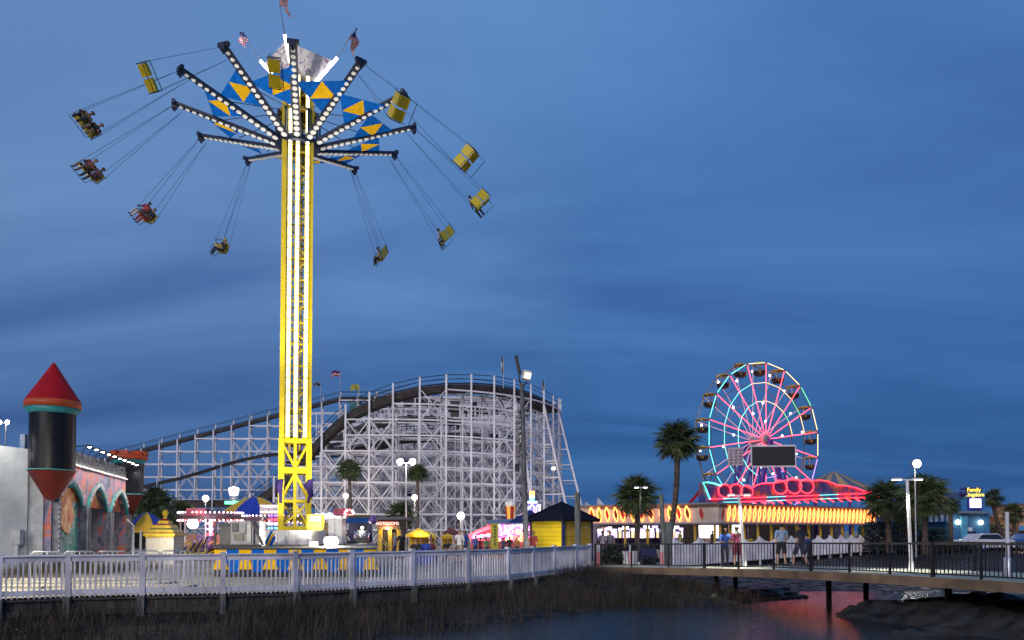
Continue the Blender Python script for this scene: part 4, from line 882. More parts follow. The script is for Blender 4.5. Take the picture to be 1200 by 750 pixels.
# ------------------------------------------------------------------ hotel slab behind the coaster
def facade_hotel():
    D = 168.0; xa, xb = GX(441, D), GX(618, D); zt = H(467, D)
    g = thing('hotel_building', 'pale hotel block with balcony rows standing behind the white roller coaster', 'building', (xa, D, 0))
    pale = mat('hotel_stucco', (.70, .64, .64), .85, var=.12, scale=.15)
    mb = MB(); mb.box(((xa+xb)/2, D+7, zt/2), (xb-xa, 14, zt)); mb.build('wall', pale, g)
    mb = MB(); mb.box((xa+5.5, D+6.5, zt+.7), (8, 8, 1.6)); mb.box(((xa+xb)/2, D+7, zt+.2), (xb-xa+.4, 14.4, .5)); mb.build('roof', pale, g)
    mb = MB(); x2 = GX(415, D); z2 = H(476, D); mb.box(((xa+x2)/2, D+8, z2/2), (xa-x2, 13, z2)); mb.build('wing_wall', mat('hotel_wing', (.46, .44, .46), .85, var=.12, scale=.15), g)
    teal = mat('hotel_teal', (.05, .22, .24), .6); 
    nf = 11; fh = zt/nf; win = []; bal = []
    for f in range(1, nf):
        z = f*fh
        for c in range(13):
            x = xa+1.2+c*(xb-xa-2)/13
            if 5 <= c <= 6 or c > 8 or c % 2: continue
            bar('window', (x+.9, D-.03, z+.4), (x+.9, D-.03, z+2.0), 1.5, .08, dark_glass, g, rollrz=0)
        for (p_, q_) in ((xa, xa+(xb-xa)*.40), (xa+(xb-xa)*.54, xb)): 
            if f % 1 == 0: bar('balcony', (p_, D-.6, z+.25), (q_, D-.6, z+.25), .5 if False else 1.1, .35, pale, g)
        if f > 1 and f < nf-1: 
            bar('stair_lamp', (GX(533, D)-.12, D-.15, z+1.2), (GX(533, D)+.12, D-.15, z+1.2), .14, .18, glow('stair_glow', (1, .8, .35), 2.2), g)
    bar('stair_shaft', (GX(533, D), D-.06, 0), (GX(533, D), D-.06, zt-.5), 2.0, .1, mat('stair_brown', (.10, .08, .07), .8), g, rollrz=0)
    for f in range(1, 9):
        z = f*fh; bar('balcony', (x2+.2, D+.7, z+.3), (xa-.2, D+.7, z+.3), 1.0, .5, pale, g)
        bar('window', ((x2+xa)/2, D+1.46, z+.7), ((x2+xa)/2, D+1.46, z+2.1), 4, .08, dark_glass, g, rollrz=0)
    for px, a_, c_ in ((413, 463, 480), (407, 494, 526), (429, 483, 495)):
        d2 = D-6; bar('teal_panel', (GX(px, d2), d2+3, H(c_, d2)), (GX(px, d2), d2+3, H(a_, d2)), 2.0 if px != 429 else 3.4, 3, teal, g, rollrz=0)
    return g
facade_hotel()

# ------------------------------------------------------------------ white timber roller coaster
rc = thing('roller_coaster', 'huge white timber roller coaster with dark curved track and lift hill', 'roller coaster', (GX(485, 109), 109, 0))
CC = V((GX(486, 109), 109, 0)); RR = 19.0
posts, ledg, cross, brace, rail, rake = [], [], [], [], [], []
def bents(path, half, lv=1.8, nx_every=3, bw=.21, lw=.135, zb=.12, do_in=True, first=0):
    """path: list of (centre point on track, outward unit vector)"""
    prev = None
    for i, (c, o_) in enumerate(path):
        ends = [V((c.x, c.y, 0))+o_*half, V((c.x, c.y, 0))-o_*half]
        for j, e in enumerate(ends):
            ex = 1.15 if j == 0 else 0.2
            posts.append((e, e+V((0, 0, c.z+ex)), bw, bw))
        k = 1
        while k*lv < c.z-.4: cross.append((ends[0]+V((0, 0, k*lv)), ends[1]+V((0, 0, k*lv)), lw, lw)); k += 1
        for kk in range(0, k-1, 2):
            brace.append((ends[0]+V((0, 0, kk*lv+.1)), ends[1]+V((0, 0, (kk+2)*lv-.1)), .1, .1))
        if prev:
            pe, pz = prev; zz = min(pz, c.z)
            for j in range(2):
                for kk in range(1, int(zz/lv)+1):
                    if kk*lv > zz-.25: break
                    q = V((0, 0, kk*lv)); ledg.append((pe[j]+q, ends[j]+q, lw, lw*1.25))
                if (i % nx_every == 0) or (i % nx_every == 1 and (i//nx_every) % 4 == 1):
                    for kk in range(0, int(zz/lv)-1, 2):
                        a_, b_ = V((0, 0, kk*lv)), V((0, 0, (kk+2)*lv))
                        off = (ends[j]-pe[j]).cross(V((0, 0, 1))).normalized()*(.13 if j == 0 else -.13)
                        brace.append((pe[j]+a_+off, ends[j]+b_+off, .11, .11)); brace.append((pe[j]+b_+off, ends[j]+a_+off, .11, .11))
        prev = (ends, c.z)
def track(path, half, name, label=None, guard=True, thick=.75):
    mb = MB(); n = len(path)
    L = [p+o_*half*.75 for p, o_ in path]; Q = [p-o_*half*.75 for p, o_ in path]
    for A, B, C_, D_ in zip(L[:-1], L[1:], Q[1:], Q[:-1]):
        up, dn = V((0, 0, .05)), V((0, 0, -thick))
        vs = [A+up, B+up, C_+up, D_+up, A+dn, B+dn, C_+dn, D_+dn]
        mb.add(vs, [(0, 1, 2, 3), (7, 6, 5, 4), (0, 4, 5, 1), (2, 6, 7, 3)])
    mb.build(name, dark_wood, rc)
    mb = MB()
    for side in (L, Q): mb.path([p+V((0, 0, .16)) for p in side[::1]], .08, 4)
    mb.build('running_rail', black_steel, rc)
    if guard:
        O_ = [p+o_*half+V((0, 0, 1.1)) for p, o_ in path]; mb = MB(); mb.path(O_, .045, 4); mb.path([p-V((0, 0, .5)) for p in O_], .035, 4)
        I_ = [p-o_*half+V((0, 0, 1.1)) for p, o_ in path]; mb.path(I_, .04, 4); mb.build('hand_rail', black_steel, rc)
def smooth(path, m=3):
    out = []
    for (a, o1), (b, o2) in zip(path[:-1], path[1:]):
        for k in range(m): out.append((a.lerp(b, k/m), o1.lerp(o2, k/m).normalized()))
    out.append(path[-1]); return out
# lift hill: straight, far side
lift = []
xl0, xl1 = GX(-24, 128), GX(440, 128); n = 22
zl = lambda x: H(527, 128)+(x-GX(168, 128))/(GX(393, 128)-GX(168, 128))*(H(468.5, 128)-H(527, 128))
for k in range(n+1):
    x = xl0+(xl1-xl0)*k/n; lift.append((V((x, 128, min(zl(x), H(467, 128)))), V((0, 1, 0))))
bents(lift, .5, 2.1, 3, bw=.22, lw=.16)
track(lift, .55, 'lift_track', thick=.40)
cres = []
for k in range(4): 
    x = xl1+(CC.x-xl1)*(k+1)/4; cres.append((V((x, 128, H(467, 128)-.15*k)), V((0, 1, 0))))
BAND = [(290, 596), (300, 588), (325, 570), (339, 557), (353, 541), (368, 524), (383, 509), (400, 492), (420, 480), (439, 471), (469, 461), (495, 455.3), (521, 452.6), (546, 452.2), (569, 453.2), (588, 456), (617, 463.5), (636, 473.5), (642, 477)]
def band_z(x, y):
    px = 600+FPX*x/y
    return H(float(np.interp(px, [b[0] for b in BAND], [b[1] for b in BAND])), y)
turn = []
NT = 21
for k in range(1, NT+1):
    a_ = R(90-180*k/NT); o_ = V((math.cos(a_), math.sin(a_), 0)); f = k/NT
    zc0 = band_z(CC.x+RR, 109); z = 22.4+(zc0-22.4)*(f/.5) if f < .5 else band_z(CC.x+o_.x*RR, CC.y+o_.y*RR)
    turn.append((V((CC.x, CC.y, z))+o_*RR, o_))
arcp = [lift[-1]]+cres+turn
bents(arcp, 1.35, 1.8, 4)
track(smooth(arcp, 2), 1.35, 'turnaround_track', thick=.72)
drop = [turn[-1]]
for k in range(1, 14):
    x = CC.x-1.35*k; drop.append((V((x, 90.0, band_z(x, 90.0))), V((0, -1, 0))))
bents([drop[0]]+drop[2::2], 1.3, 1.8, 1)
track(drop, 1.3, 'drop_track', thick=.85)
# inner returning loop, lower
inner = []
for k in range(0, 19):
    a_ = R(60-150*k/18); o_ = V((math.cos(a_), math.sin(a_), 0)); inner.append((V((CC.x, CC.y, 15.2-.12*k))+o_*14.6, o_))
for k in range(1, 4): inner.append((V((CC.x-k*2.9, CC.y-14.6, 12.5-.4*k)), V((0, -1, 0))))
bents(inner, 1.2, 1.8, 4, bw=.14, lw=.10)
track(inner, 1.2, 'inner_track', thick=.7)
# low level run under everything, and a thin rising run to the left
low = [(V((GX(px, 116), 116, H(588, 116))), V((0, -1, 0))) for px in range(60, 640, 24)]
bents(low[::2], 1.2, 2.0, 3, bw=.16, lw=.11); track(low, 1.2, 'low_track', guard=False, thick=.8)
ris = [(P(px, py, 119), V((0, -1, 0))) for px, py in ((110, 588), (135, 580), (160, 573), (185, 566.5), (210, 561), (235, 554), (260, 546), (285, 539), (310, 534), (335, 532), (360, 536))]
bents(ris[::3], .3, 6.4, 50, bw=.12, lw=.08); track(ris, .3, 'return_track', guard=False, thick=.22)
mid = [(P(px, py, 100), V((0, -1, 0))) for px, py in ((356, 540), (380, 524), (405, 508), (430, 498), (458, 492), (486, 490), (514, 491), (542, 495))]
bents(mid[::2], 1.1, 1.8, 3, bw=.14, lw=.10); track(mid, 1.1, 'middle_track', guard=False, thick=.6)
# thin supporting bents that stand in the middle of the structure
for yy, zz, x_off in ((95.5, 13.5, 0.0), (100.5, 15.5, 1.1), (106.0, 17.0, .4), (112.5, 18.5, 1.6)):
    row = [(V((CC.x+13-2.85*k+x_off, yy, zz-(.35*max(0, k-9)))), V((0, -1, 0))) for k in range(10)]
    bents(row, .55, 1.8, 2, bw=.13, lw=.095)
# raking props on the right flank
for k, (c, o_) in enumerate(arcp[10:24]):
    a_ = V((c.x, c.y, 0))+o_*1.35; rk = 2.6+.0*k
    if k % 2 == 0:
        top_ = a_+V((0, 0, c.z-.8)); foot = a_+o_*4.3; rake.append((foot, top_, .24, .24))
        for kk in range(1, 8):
            z = kk*2.1; f_ = 1-z/(c.z-.8)
            if f_ > .06: rake.append((a_+V((0, 0, z)), a_+o_*4.3*f_+V((0, 0, z)), .14, .14))
rakeR = [r for r in rake if (r[0].x > CC.x+15)]
bars('post', posts, coaster_white, rc); bars('ledger', ledg, coaster_white, rc); bars('cross_tie', cross, coaster_white, rc); bars('brace', brace, coaster_white, rc); bars('raking_prop', rakeR, coaster_white, rc)
# flags on the coaster
def coaster_flag(px, py0, py1, D, cols, label, w_=1.6, h_=.9):
    g = thing('flag', label, 'flag', P(px, py0, D)); p, q = P(px, py0, D), P(px, py1, D)
    mb = MB(); mb.tube(p, q, .05, .035, 6); mb.build('flag_pole', galv, g)
    mb = MB(); nn = 6; 
    for r_ in range(len(cols)):
        for k in range(nn):
            def pt(u_, v_): return q+V((-u_*w_*.9, .25*math.sin(u_*7+v_), -v_*h_-.25*u_*w_*.5-.08*math.sin(u_*8)))
            mb.add([pt(k/nn, r_/len(cols)), pt((k+1)/nn, r_/len(cols)), pt((k+1)/nn, (r_+1)/len(cols)), pt(k/nn, (r_+1)/len(cols))], [(0, 1, 2, 3)], cols[r_])
    mb.build('cloth', [mat('flag_red', (0, 0, 0)), mat('flag_white', (0, 0, 0)), mat('flag_blue', (0, 0, 0)), mat('flag_gold', (.55, .45, .05), .8), mat('flag_grey', (.3, .32, .34), .8)], g)
coaster_flag(398.5, 470, 434, 128, [2, 0, 1, 0], 'striped flag on a pole above the coaster lift crest')
coaster_flag(421, 470, 450, 128, [3, 3], 'small yellow flag on a short pole by the lift crest')
coaster_flag(376, 475, 447, 128, [4, 2, 4], 'grey blue flag just right of the yellow tower', 1.4, .8)
coaster_flag(590, 455, 418, 92, [4, 1, 4], 'grey flag on tall pole over the curve of the coaster', .35, 2.0)
coaster_flag(638, 480, 446, 108, [4, 1], 'grey flag at the right edge of the coaster curve', .4, 1.8)
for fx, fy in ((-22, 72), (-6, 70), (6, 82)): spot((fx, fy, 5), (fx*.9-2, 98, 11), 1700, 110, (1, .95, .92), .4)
# flood lamps that light the coaster and small work lamps on it
def globe_lamp(px, py, D, label, warm=False, w_=120, pole=True, rad=.17, foot=0.0):
    p = P(px, py, D); g = thing('globe_lamp', label, 'lamp', (p.x, p.y, foot))
    if pole: mb = MB(); mb.tube((p.x, p.y, foot), p-V((0, 0, rad)), .06, .05, 8); mb.lathe((p.x, p.y, foot), [(.14, 0), (.12, .3), (.06, .4)], 8); mb.build('lamp_post', galv, g)
    mb = MB(); mb.ball(p, rad, 12, 8); mb.build('globe', lamp_warm if warm else lamp_white, g)
    if w_: point(p+V((0, -rad-.15, 0)), w_, (1, .78, .45) if warm else (1, .93, .82), .2)
    return g
globe_lamp(241, 584, 72, 'white globe lamp on a thin post above the bulb lit ride canopy', w_=150, rad=.28)
globe_lamp(405, 581, 86, 'white globe lamp beside the palm trunk in front of the coaster', True, 250, rad=.28)
globe_lamp(486, 583, 74, 'warm globe lamp under the palms left of the seating area', True, 200, rad=.26)
globe_lamp(540, 604.5, 62, 'bright warm globe lamp above the seated crowd', True, 170, rad=.30)
globe_lamp(309, 590, 100, 'tiny warm lamp on the coaster drop left of the tower', True, 60, rad=.25)
globe_lamp(648.5, 549, 105, 'small lamp on the raking props at the coaster right edge', True, 60, rad=.26)
# ------------------------------------------------------------------ ferris wheel
WD = 112.0
WH = P(897, 515, WD); ph = R(29.5); wn = V((math.sin(ph), -math.cos(ph), 0)); wd_ = V((math.cos(ph), math.sin(ph), 0))
WR = 91*WD/FPX; WT = 2.4
wh = thing('ferris_wheel', 'ferris wheel with red light spokes and teal, yellow and purple light rims', 'ferris wheel', (WH.x, WH.y, 0))
def W(r, a, off): return WH+wd_*(r*math.cos(a))+V((0, 0, r*math.sin(a)))+wn*off
NSP = 18; A0 = R(9)
mb0 = MB()
for off in (0.0, -WT):
    for rr, rad in ((1.0, .10), (.74, .06), (.5, .06)):
        mb = MB(); mb.path([W(WR*rr, A0+2*math.pi*k/NSP, off) for k in range(NSP)], rad, 6, closed=True); mb.build('rim' if rr == 1 else 'ring', mat('wheel_steel', (.30, .30, .32), .5, metal=.3), wh)
def rimcol(a):
    d = math.degrees(a) % 360
    if d < 20 or d > 350: return mat('neon_yellow', (0, 0, 0))
    if d < 40: return neon_green
    if d < 118: return neon_yellow
    if d < 250: return neon_teal
    return neon_purple
for k in range(NSP):
    a, a2 = A0+2*math.pi*k/NSP, A0+2*math.pi*(k+1)/NSP
    for rr, g_ in ((1.0, .08), (.74, .04), (.5, .04)):
        p, q = W(WR*rr, a, .12), W(WR*rr, a2, .12); d = (q-p)
        dd = math.degrees((a+a2)/2) % 360
        if rr < 1 and (dd > 300 or dd < 2): continue
        mb = MB(); mb.tube(p+d*g_, q-d*g_, .06 if rr == 1 else .045, n=6); mb.build('light_strip', rimcol((a+a2)/2), wh)
    mb = MB(); mb.tube(W(.5, a, .1), W(WR*.98, a, .1), .045, n=6); mb.build('spoke', neon_pink, wh)
    mb = MB(); mb.tube(W(.5, a, -WT), W(WR*.98, a, -WT), .06, n=6); mb.build('back_spoke', mat('spoke_lilac', (.55, .48, .58), .5, emit=(1, .6, .8), estr=.35, var=0), wh)  # back spokes are no lamps; their emission imitates pink light on them
    mb = MB(); mb.tube(W(WR, a, 0.05), W(WR, a, -WT-.05), .06, n=6); mb.build('axle_bar', grey_steel, wh)
    for rr in ((.92, .36) if k % 2 == 0 else (.82,)) if k % 3 else (.95, .55):
        mb = MB(); mb.ball(W(WR*rr, a+.03, -WT+.15), .15, 8, 6); mb.build('bulb', bulb_pale if False else glow('wheel_bulb', (1, .95, 1), 9), wh)
mb = MB(); M = Matrix((wd_, V((0, 0, 1)), wn)).transposed().to_4x4(); mb.lathe(WH, [(.02, .5), (.35, .5), (.75, .2), (.75, -.1), (.4, -.3), (.4, -WT+.2), (.7, -WT), (.7, -WT-.3), (.02, -WT-.3)], 16, 0, M); mb.build('hub', mat('hub_grey', (.35, .30, .34), .5), wh)
# A-frame legs
pur = mat('purple_paint', (.10, .05, .36), .5)
for off in (.9, -WT-.9):
    for s in (-1, 1):
        f = V((WH.x, WH.y, 0))+wn*off*1.5+wd_*s*4.6; bar('support_leg', f, WH+wn*off+V((0, 0, -.1)), .5, .42, pur, wh)
    p = V((WH.x, WH.y, 0))+wn*off*1.5; bar('leg_tie', p-wd_*3.2+V((0, 0, 4)), p+wd_*3.2+V((0, 0, 4)), .22, .25, pur, wh)
for s in (-1, 1):
    bar('stay_leg', WH+wn*-2.0+V((0, 0, -1)), V((WH.x, WH.y, 0))-wn*8+wd_*s*2.0, .2, .2, pur, wh)
# gondolas
tubm = [mat('tub_black', (.02, .02, .025), .4), mat('tub_brown', (.10, .06, .03), .5)]
canm = mat('canopy_yellow', (.72, .46, .03), .5)
for k in range(NSP):
    a = A0+2*math.pi*(k+.0)/NSP; c = W(WR, a, -WT/2)-V((0, 0, .0)); go = thing('wheel_gondola', 'x', 'gondola', c) if False else None
    M = Matrix((wd_, -wn, V((0, 0, 1)))).transposed().to_4x4(); M.translation = c-V((0, 0, 1.75))
    if k == 0:
        body = MB(); body.lathe((0, 0, 0), [(.50, .0), (.76, .18), (.88, .50), (.88, .72), (.80, .72), (.72, .3), (.3, .25)], 10); gp = bpy.data.meshes.new('gondola_tub'); gp.from_pydata(body.v, [], body.f); gp.materials.append(tubm[0])
        can = MB(); can.lathe((0, 0, 0), [(1.0, 1.78), (1.04, 1.84), (.6, 2.02), (.05, 2.12)], 10); gc = bpy.data.meshes.new('gondola_canopy'); gc.from_pydata(can.v, [], can.f); gc.materials.append(canm)
        fr = MB()
        for s in (-1, 1):
            for s2 in (-1, 1): fr.tube((s*.8, s2*.45, .5), (s*.8, s2*.45, 1.82), .04, n=5)
            fr.box((0, s*.62, .48), (1.2, .10, .36), 0)
        gf = bpy.data.meshes.new('gondola_frame'); gf.from_pydata(fr.v, [], fr.f); gf.materials.append(canm)
    tub = bpy.data.objects.new('gondola', gp); COL.objects.link(tub); tub.parent = wh; tub.matrix_basis = wm(wh).inverted() @ M; WM[tub.name] = wm(wh)
    for nm, me_ in (('canopy', gc), ('canopy_frame', gf)):
        o2 = bpy.data.objects.new(nm, me_); COL.objects.link(o2); o2.parent = tub
spot(V((WH.x+6, WH.y-22, 5)), WH, 250, 60, (1, .6, .75), .4)

# ------------------------------------------------------------------ dark display board and neon marquee of the ride in front
BD = 88.0
bd = thing('display_board', 'unlit black display board in white frame in front of the ferris wheel', 'display', P(906, 585, BD))
c = P(906, 534.5, BD); bw_, bh_ = 49*BD/FPX, 22*BD/FPX; brz = R(-6)
mb = MB(); mb.box(c, (bw_, .25, bh_), 0, brz); mb.build('screen', screen_black, bd)
mb = MB(); ux = V((math.cos(brz), math.sin(brz), 0))
for s in (-1, 1):
    mb.beam(c+ux*s*(bw_/2+.06)-V((0, 0, bh_/2+.1)), c+ux*s*(bw_/2+.06)+V((0, 0, bh_/2+.1)), .12, .3); mb.beam(c-ux*bw_/2+V((0, 0, s*(bh_/2+.06))), c+ux*bw_/2+V((0, 0, s*(bh_/2+.06))), .12, .3)
mb.build('frame', white_paint, bd)
for s in (-.3, .3): bar('post', V((c.x, c.y+.3, 0))+ux*s*bw_, c+V((0, .3, -bh_/2))+ux*s*bw_, .2, .2, pur, bd, rollrz=0)
nb_ = thing('notice_panel', 'small pale perforated panel left of the black display board', 'sign', P(862, 590, 90))
c = P(862, 535, 90); bar('panel', c-V((0, 0, 1.05)), c+V((0, 0, 1.05)), 1.7, .12, mat('panel_pale', (.55, .45, .50), .6), nb_, rollrz=R(-20)); bar('post', V((c.x, c.y+.2, 0)), c+V((0, .2, -1)), .16, .16, pur, nb_, rollrz=0)
for k in range(5):
    for j in range(3): q = c+V((-.55+j*.5, -.10+.17*j*-1, .75-k*.36)); bar('rivet_row', q-V((.16, 0, 0)), q+V((.16, 0, 0)), .1, .06, mat('panel_ink', (.30, .16, .24), .7), nb_)
mq = thing('neon_marquee', 'long ride front outlined in red and teal neon with neon circles and arches', 'ride sign', P(925, 600, 80))
ML, MR = P(833, 585.0, 72), P(1031, 577.5, 92)
def mqp(px, py):
    """point of the slanting ride front that lies at this position"""
    k = (px-600)/FPX; d = MR-ML; s = (k*ML.y-ML.x)/(d.x-k*d.y); return P(px, py, ML.y+d.y*s)
mqn = V(((MR-ML).y, -(MR-ML).x, 0)).normalized(); mqn = mqn if mqn.y < 0 else -mqn
mural2 = bpy.data.materials.new('ride_mural'); mural2.use_nodes = True; t = mural2.node_tree; b = t.nodes['Principled BSDF']
tcn = N(t, 'ShaderNodeTexCoord'); nz = N(t, 'ShaderNodeTexNoise'); nz.inputs['Scale'].default_value = .9; nz.inputs['Detail'].default_value = 4; t.links.new(tcn.outputs['Object'], nz.inputs['Vector']); rp = N(t, 'ShaderNodeValToRGB'); e = rp.color_ramp.elements
e[0].position = .38; e[0].color = (.03, .05, .20, 1); e[1].position = .66; e[1].color = (.40, .24, .12, 1); k = e.new(.5); k.color = (.10, .10, .30, 1); k = e.new(.58); k.color = (.30, .06, .08, 1); t.links.new(nz.outputs['Fac'], rp.inputs[0]); t.links.new(rp.outputs[0], b.inputs['Base Color'])
prof = [(822, 565.5), (836, 568), (846, 568), (855, 567), (864, 567), (872, 569), (879, 572.5), (886, 568.5), (893, 566.5), (902, 566.5), (912, 565), (922, 562.5), (930, 562), (940, 563.5), (950, 563.5), (960, 562.8), (970, 564.2), (980, 568.5), (992, 569.5), (1003, 572), (1012, 575.8), (1031, 577)]
low_ = [(1031, 584), (960, 586), (900, 588), (835, 590)]
mb = MB(); pts = [mqp(*p) for p in prof]; 
for (a, b_) in zip(prof[:-1], prof[1:]):
    q0, q1 = mqp(*a), mqp(*b_); lo = lambda px: 589.5-(px-835)/196*6.0
    mb.prism([mqp(a[0], lo(a[0])), mqp(b_[0], lo(b_[0])), q1, q0], -mqn*.3)
mb.build('mural_panel', mural2, mq)
mb = MB(); mb.path([mqp(*p)+mqn*.1 for p in prof[5:]], .045, 6); mb.build('neon_arch', neon_red, mq)
def ncirc(px, py, r_):
    c = mqp(px, py); rr = r_*c.y/FPX; dv = (MR-ML); dv.z = 0; dv.normalize(); dv = dv/(dv.x-c.x/c.y*dv.y)
    mb = MB(); mb.path([c+mqn*.14+dv*rr*math.cos(2*math.pi*k/20)+V((0, 0, rr*math.sin(2*math.pi*k/20))) for k in range(20)], .047, 6, closed=True); mb.build('neon_circle', neon_red, mq)
    mb = MB(); vs = [c+mqn*.05+dv*rr*math.cos(2*math.pi*k/20)+V((0, 0, rr*math.sin(2*math.pi*k/20))) for k in range(20)]; mb.prism(vs, -mqn*.04); mb.build('round_panel', mat('round_panel', (.05, .06, .18), .6, var=.5, scale=1), mq)
for a in ((848, 575.5, 7.6), (861.5, 574.5, 7.0), (874, 576, 7.0), (913, 571, 8.0), (929, 569.5, 9.0), (944, 570, 8.2)): ncirc(*a)
mb = MB(); mb.path([mqp(*p)+mqn*.14 for p in ((843, 569), (835, 566.5), (828, 565.3), (822.5, 565.5), (826.5, 575), (830.5, 585))], .085, 6); mb.build('neon_wing', neon_teal, mq)
def seg(a, b_, m, r_=.042): mb = MB(); mb.path([mqp(*a)+mqn*.16, mqp(*b_)+mqn*.16], r_, 6); mb.build('neon_tube', m, mq)
l1 = lambda px: 585.2-(px-830)/201*7.6; l2 = lambda px: 589.3-(px-830)/201*7.0
for lf, dr in ((l1, 0), (l2, 0)):
    for a, c_, m in ((830, 846, neon_red if lf is l1 else neon_red), (846, 866, neon_teal), (866, 897, neon_red), (897, 919, neon_teal), (919, 959, neon_red), (959, 981, neon_teal), (981, 1030, neon_red)):
        if lf is l2 and a == 830: continue
        seg((a+.3, lf(a)), (c_-.3, lf(c_)), m)
for k in range(15):
    px = 880+k*10; seg((px, l2(px)+.3), (px+5.5, l2(px)+3.6), neon_red, .06)
bar('base_beam', mqp(830, 587)-mqn*.3, mqp(1030, 580.5)-mqn*.3, .3, .5, mat('teal_dark', (.03, .10, .14), .6), mq)
for px in (840, 880, 920, 960, 1000, 1026): q = mqp(px, 588); bar('post', V((q.x, q.y, 0))-mqn*.4, q-mqn*.4, .25, .25, pur, mq, rollrz=0)
bar('red_strut', P(825, 570, 95), P(796, 604, 95), .3, .3, red_paint, mq)
# striped big top behind
def big_top(name, label, px, pya, pye, D, rpx, cols, nseg=16, wallh=0, cat='tent', finial=False):
    c = V((GX(px, D), D, 0)); za, ze = H(pya, D), H(pye, D); r = rpx*D/FPX
    g = thing(name, label, cat, c); k2 = 0
    for k in range(nseg):
        a, b_ = 2*math.pi*k/nseg, 2*math.pi*(k+1)/nseg; mb = MB(); rows = 5; grid = []
        for i in range(rows+1):
            f = i/rows; rr = r*f; z = za+(ze-za)*(f**1.25 if True else f)-0.04*r*math.sin(math.pi*f)
            grid.append((c+V((rr*math.cos(a), rr*math.sin(a), z)), c+V((rr*math.cos(b_), rr*math.sin(b_), z))))
        for i in range(rows): mb.add([grid[i][0], grid[i][1], grid[i+1][1], grid[i+1][0]], [(0, 1, 2, 3)], 0, True)
        p, q = grid[-1]; dz = V((0, 0, -.35)); mb.add([p, q, q+dz, p+dz], [(0, 1, 2, 3)])
        mb.build('canvas_gore', cols[k % len(cols)], g)
    bar('mast', c, c+V((0, 0, za)), .12, .12, galv, g, rollrz=0)
    for k in range(0, nseg, 2):
        a = 2*math.pi*k/nseg; p = c+V((r*.97*math.cos(a), r*.97*math.sin(a), 0)); bar('side_pole', p, p+V((0, 0, ze)), .07, .07, galv, g, rollrz=0)
    return g
slate_c = mat('slate_canvas', (.12, .17, .24), .8); tan_c = mat('tan_canvas', (.50, .34, .16), .8)
big_top('striped_big_top', 'grey and tan striped big top tent right of the ferris wheel', 978, 552, 582, 125, 66, [slate_c, tan_c], 24)
# ------------------------------------------------------------------ arcade pavilion with glowing fascia
PC = V((GX(842, 60), 60, 0)); PL = V((GX(680, 66.5), 66.5, 0)); PR = V((GX(1027, 75.5), 75.5, 0))
pv = thing('arcade_pavilion', 'long arcade pavilion with glowing orange lens fascia and yellow posts', 'building', PC)
zb_, zt_ = H(612.3, 60), H(590.6, 60)
cream = mat('fascia_cream', (.68, .56, .44), .7, var=.15, scale=.8)
dL = (PL-PC); LL = dL.length; dL.normalize(); dR = (PR-PC); LR = dR.length; dR.normalize()
nL = V((-dL.y, dL.x, 0)); nL = nL if nL.y < 0 else -nL
nR = V((-dR.y, dR.x, 0)); nR = nR if nR.y < 0 else -nR
Z = lambda z: V((0, 0, z))
for d, L, n_, e0 in ((dL, LL, nL, .0), (dR, LR, nR, .0)):
    np_ = int(L/1.7)
    for k in range(np_):
        mb = MB(); a, c = PC+d*(L*k/np_+.004), PC+d*(L*(k+1)/np_-.008); mb.prism([a+Z(zb_), c+Z(zb_), c+Z(zt_), a+Z(zt_)], -n_*.25); mb.build('fascia_panel', cream, pv)
    mb = MB(); mb.beam(PC+n_*.08+Z(zt_+.06), PC+d*(L+.1)+n_*.08+Z(zt_+.06), .5, .12); mb.beam(PC+n_*.06+Z(zb_-.06), PC+d*L+n_*.06+Z(zb_-.06), .34, .12); mb.build('fascia_trim', mat('trim_grey', (.22, .22, .25), .6), pv)
rf = MB(); back = V((6, 26, 0)); rf.prism([PC+Z(zt_-.08), PR+Z(zt_-.08), PR+back+Z(zt_-.08), PL+back+Z(zt_-.08), PL+Z(zt_-.08)], Z(-.2)); rf.build('roof', mat('roof_grey', (.10, .11, .14), .7), pv)
cl = MB(); cl.prism([PC+Z(zb_+.3)-nL*.3-nR*.3, PR+Z(zb_+.3)-nR*.3, PR+back+Z(zb_+.3), PL+back+Z(zb_+.3), PL+Z(zb_+.3)-nL*.3], Z(.1)); cl.build('ceiling', mat('ceiling_pale', (.5, .48, .45), .8), pv)
def lens(c, d, n_, ww, m, neon, tilt, double=False):
    hh = (zt_-zb_)*.42; pts = []
    def lp(s, off):
        o_ = []
        for k in range(16):
            a = 2*math.pi*k/16; y = math.sin(a); x = math.cos(a)*(1-abs(y)**1.6*.55)
            o_.append(c+d*(x*ww*s+y*tilt*ww)+Z(y*hh*s)+n_*off)
        return o_
    mb = MB(); mb.prism(lp(.82, .02), n_*.03); ln = mb.build('lens_panel', m, pv)
    if neon:
        mb = MB(); mb.path(lp(1.0, .09), .042, 5, closed=True); mb.build('neon_tube', neon, ln)
lred, lgrn, lbrn = mat('lens_red', (.55, .03, .03), .5), mat('lens_green', (.22, .42, .03), .5), mat('lens_brown', (.10, .03, .03), .5)
zc_ = (zb_+zt_)/2
nl = 13
seq = [lbrn, lred, lgrn, lred, lbrn, lred, lgrn, lred, lbrn, lred, lgrn, lred, lred]
pxl = [822, 806, 796, 786, 776, 763, 752, 742, 730, 722, 712, 703, 694]
for k, px in enumerate(pxl):
    kk = (px-600)/FPX; s = (kk*PC.y-PC.x)/(dL.x-kk*dL.y); cpt = PC+dL*s
    lens(cpt+Z(zc_), dL, nL, .20, [lred, lbrn, lred, lgrn, lred, lbrn, lred, lgrn, lred, lbrn, lred, lgrn, lred][k], None if k == 0 else neon_orange, .40)
nr = 36
for k in range(nr):
    s = .55+(LR-1.0)*k/(nr-1)*1.0
    lens(PC+dR*s+Z(zc_), dR, nR, .15, (lred, lgrn, lred, lbrn)[k % 4], None if k == 0 else neon_amber, .75)
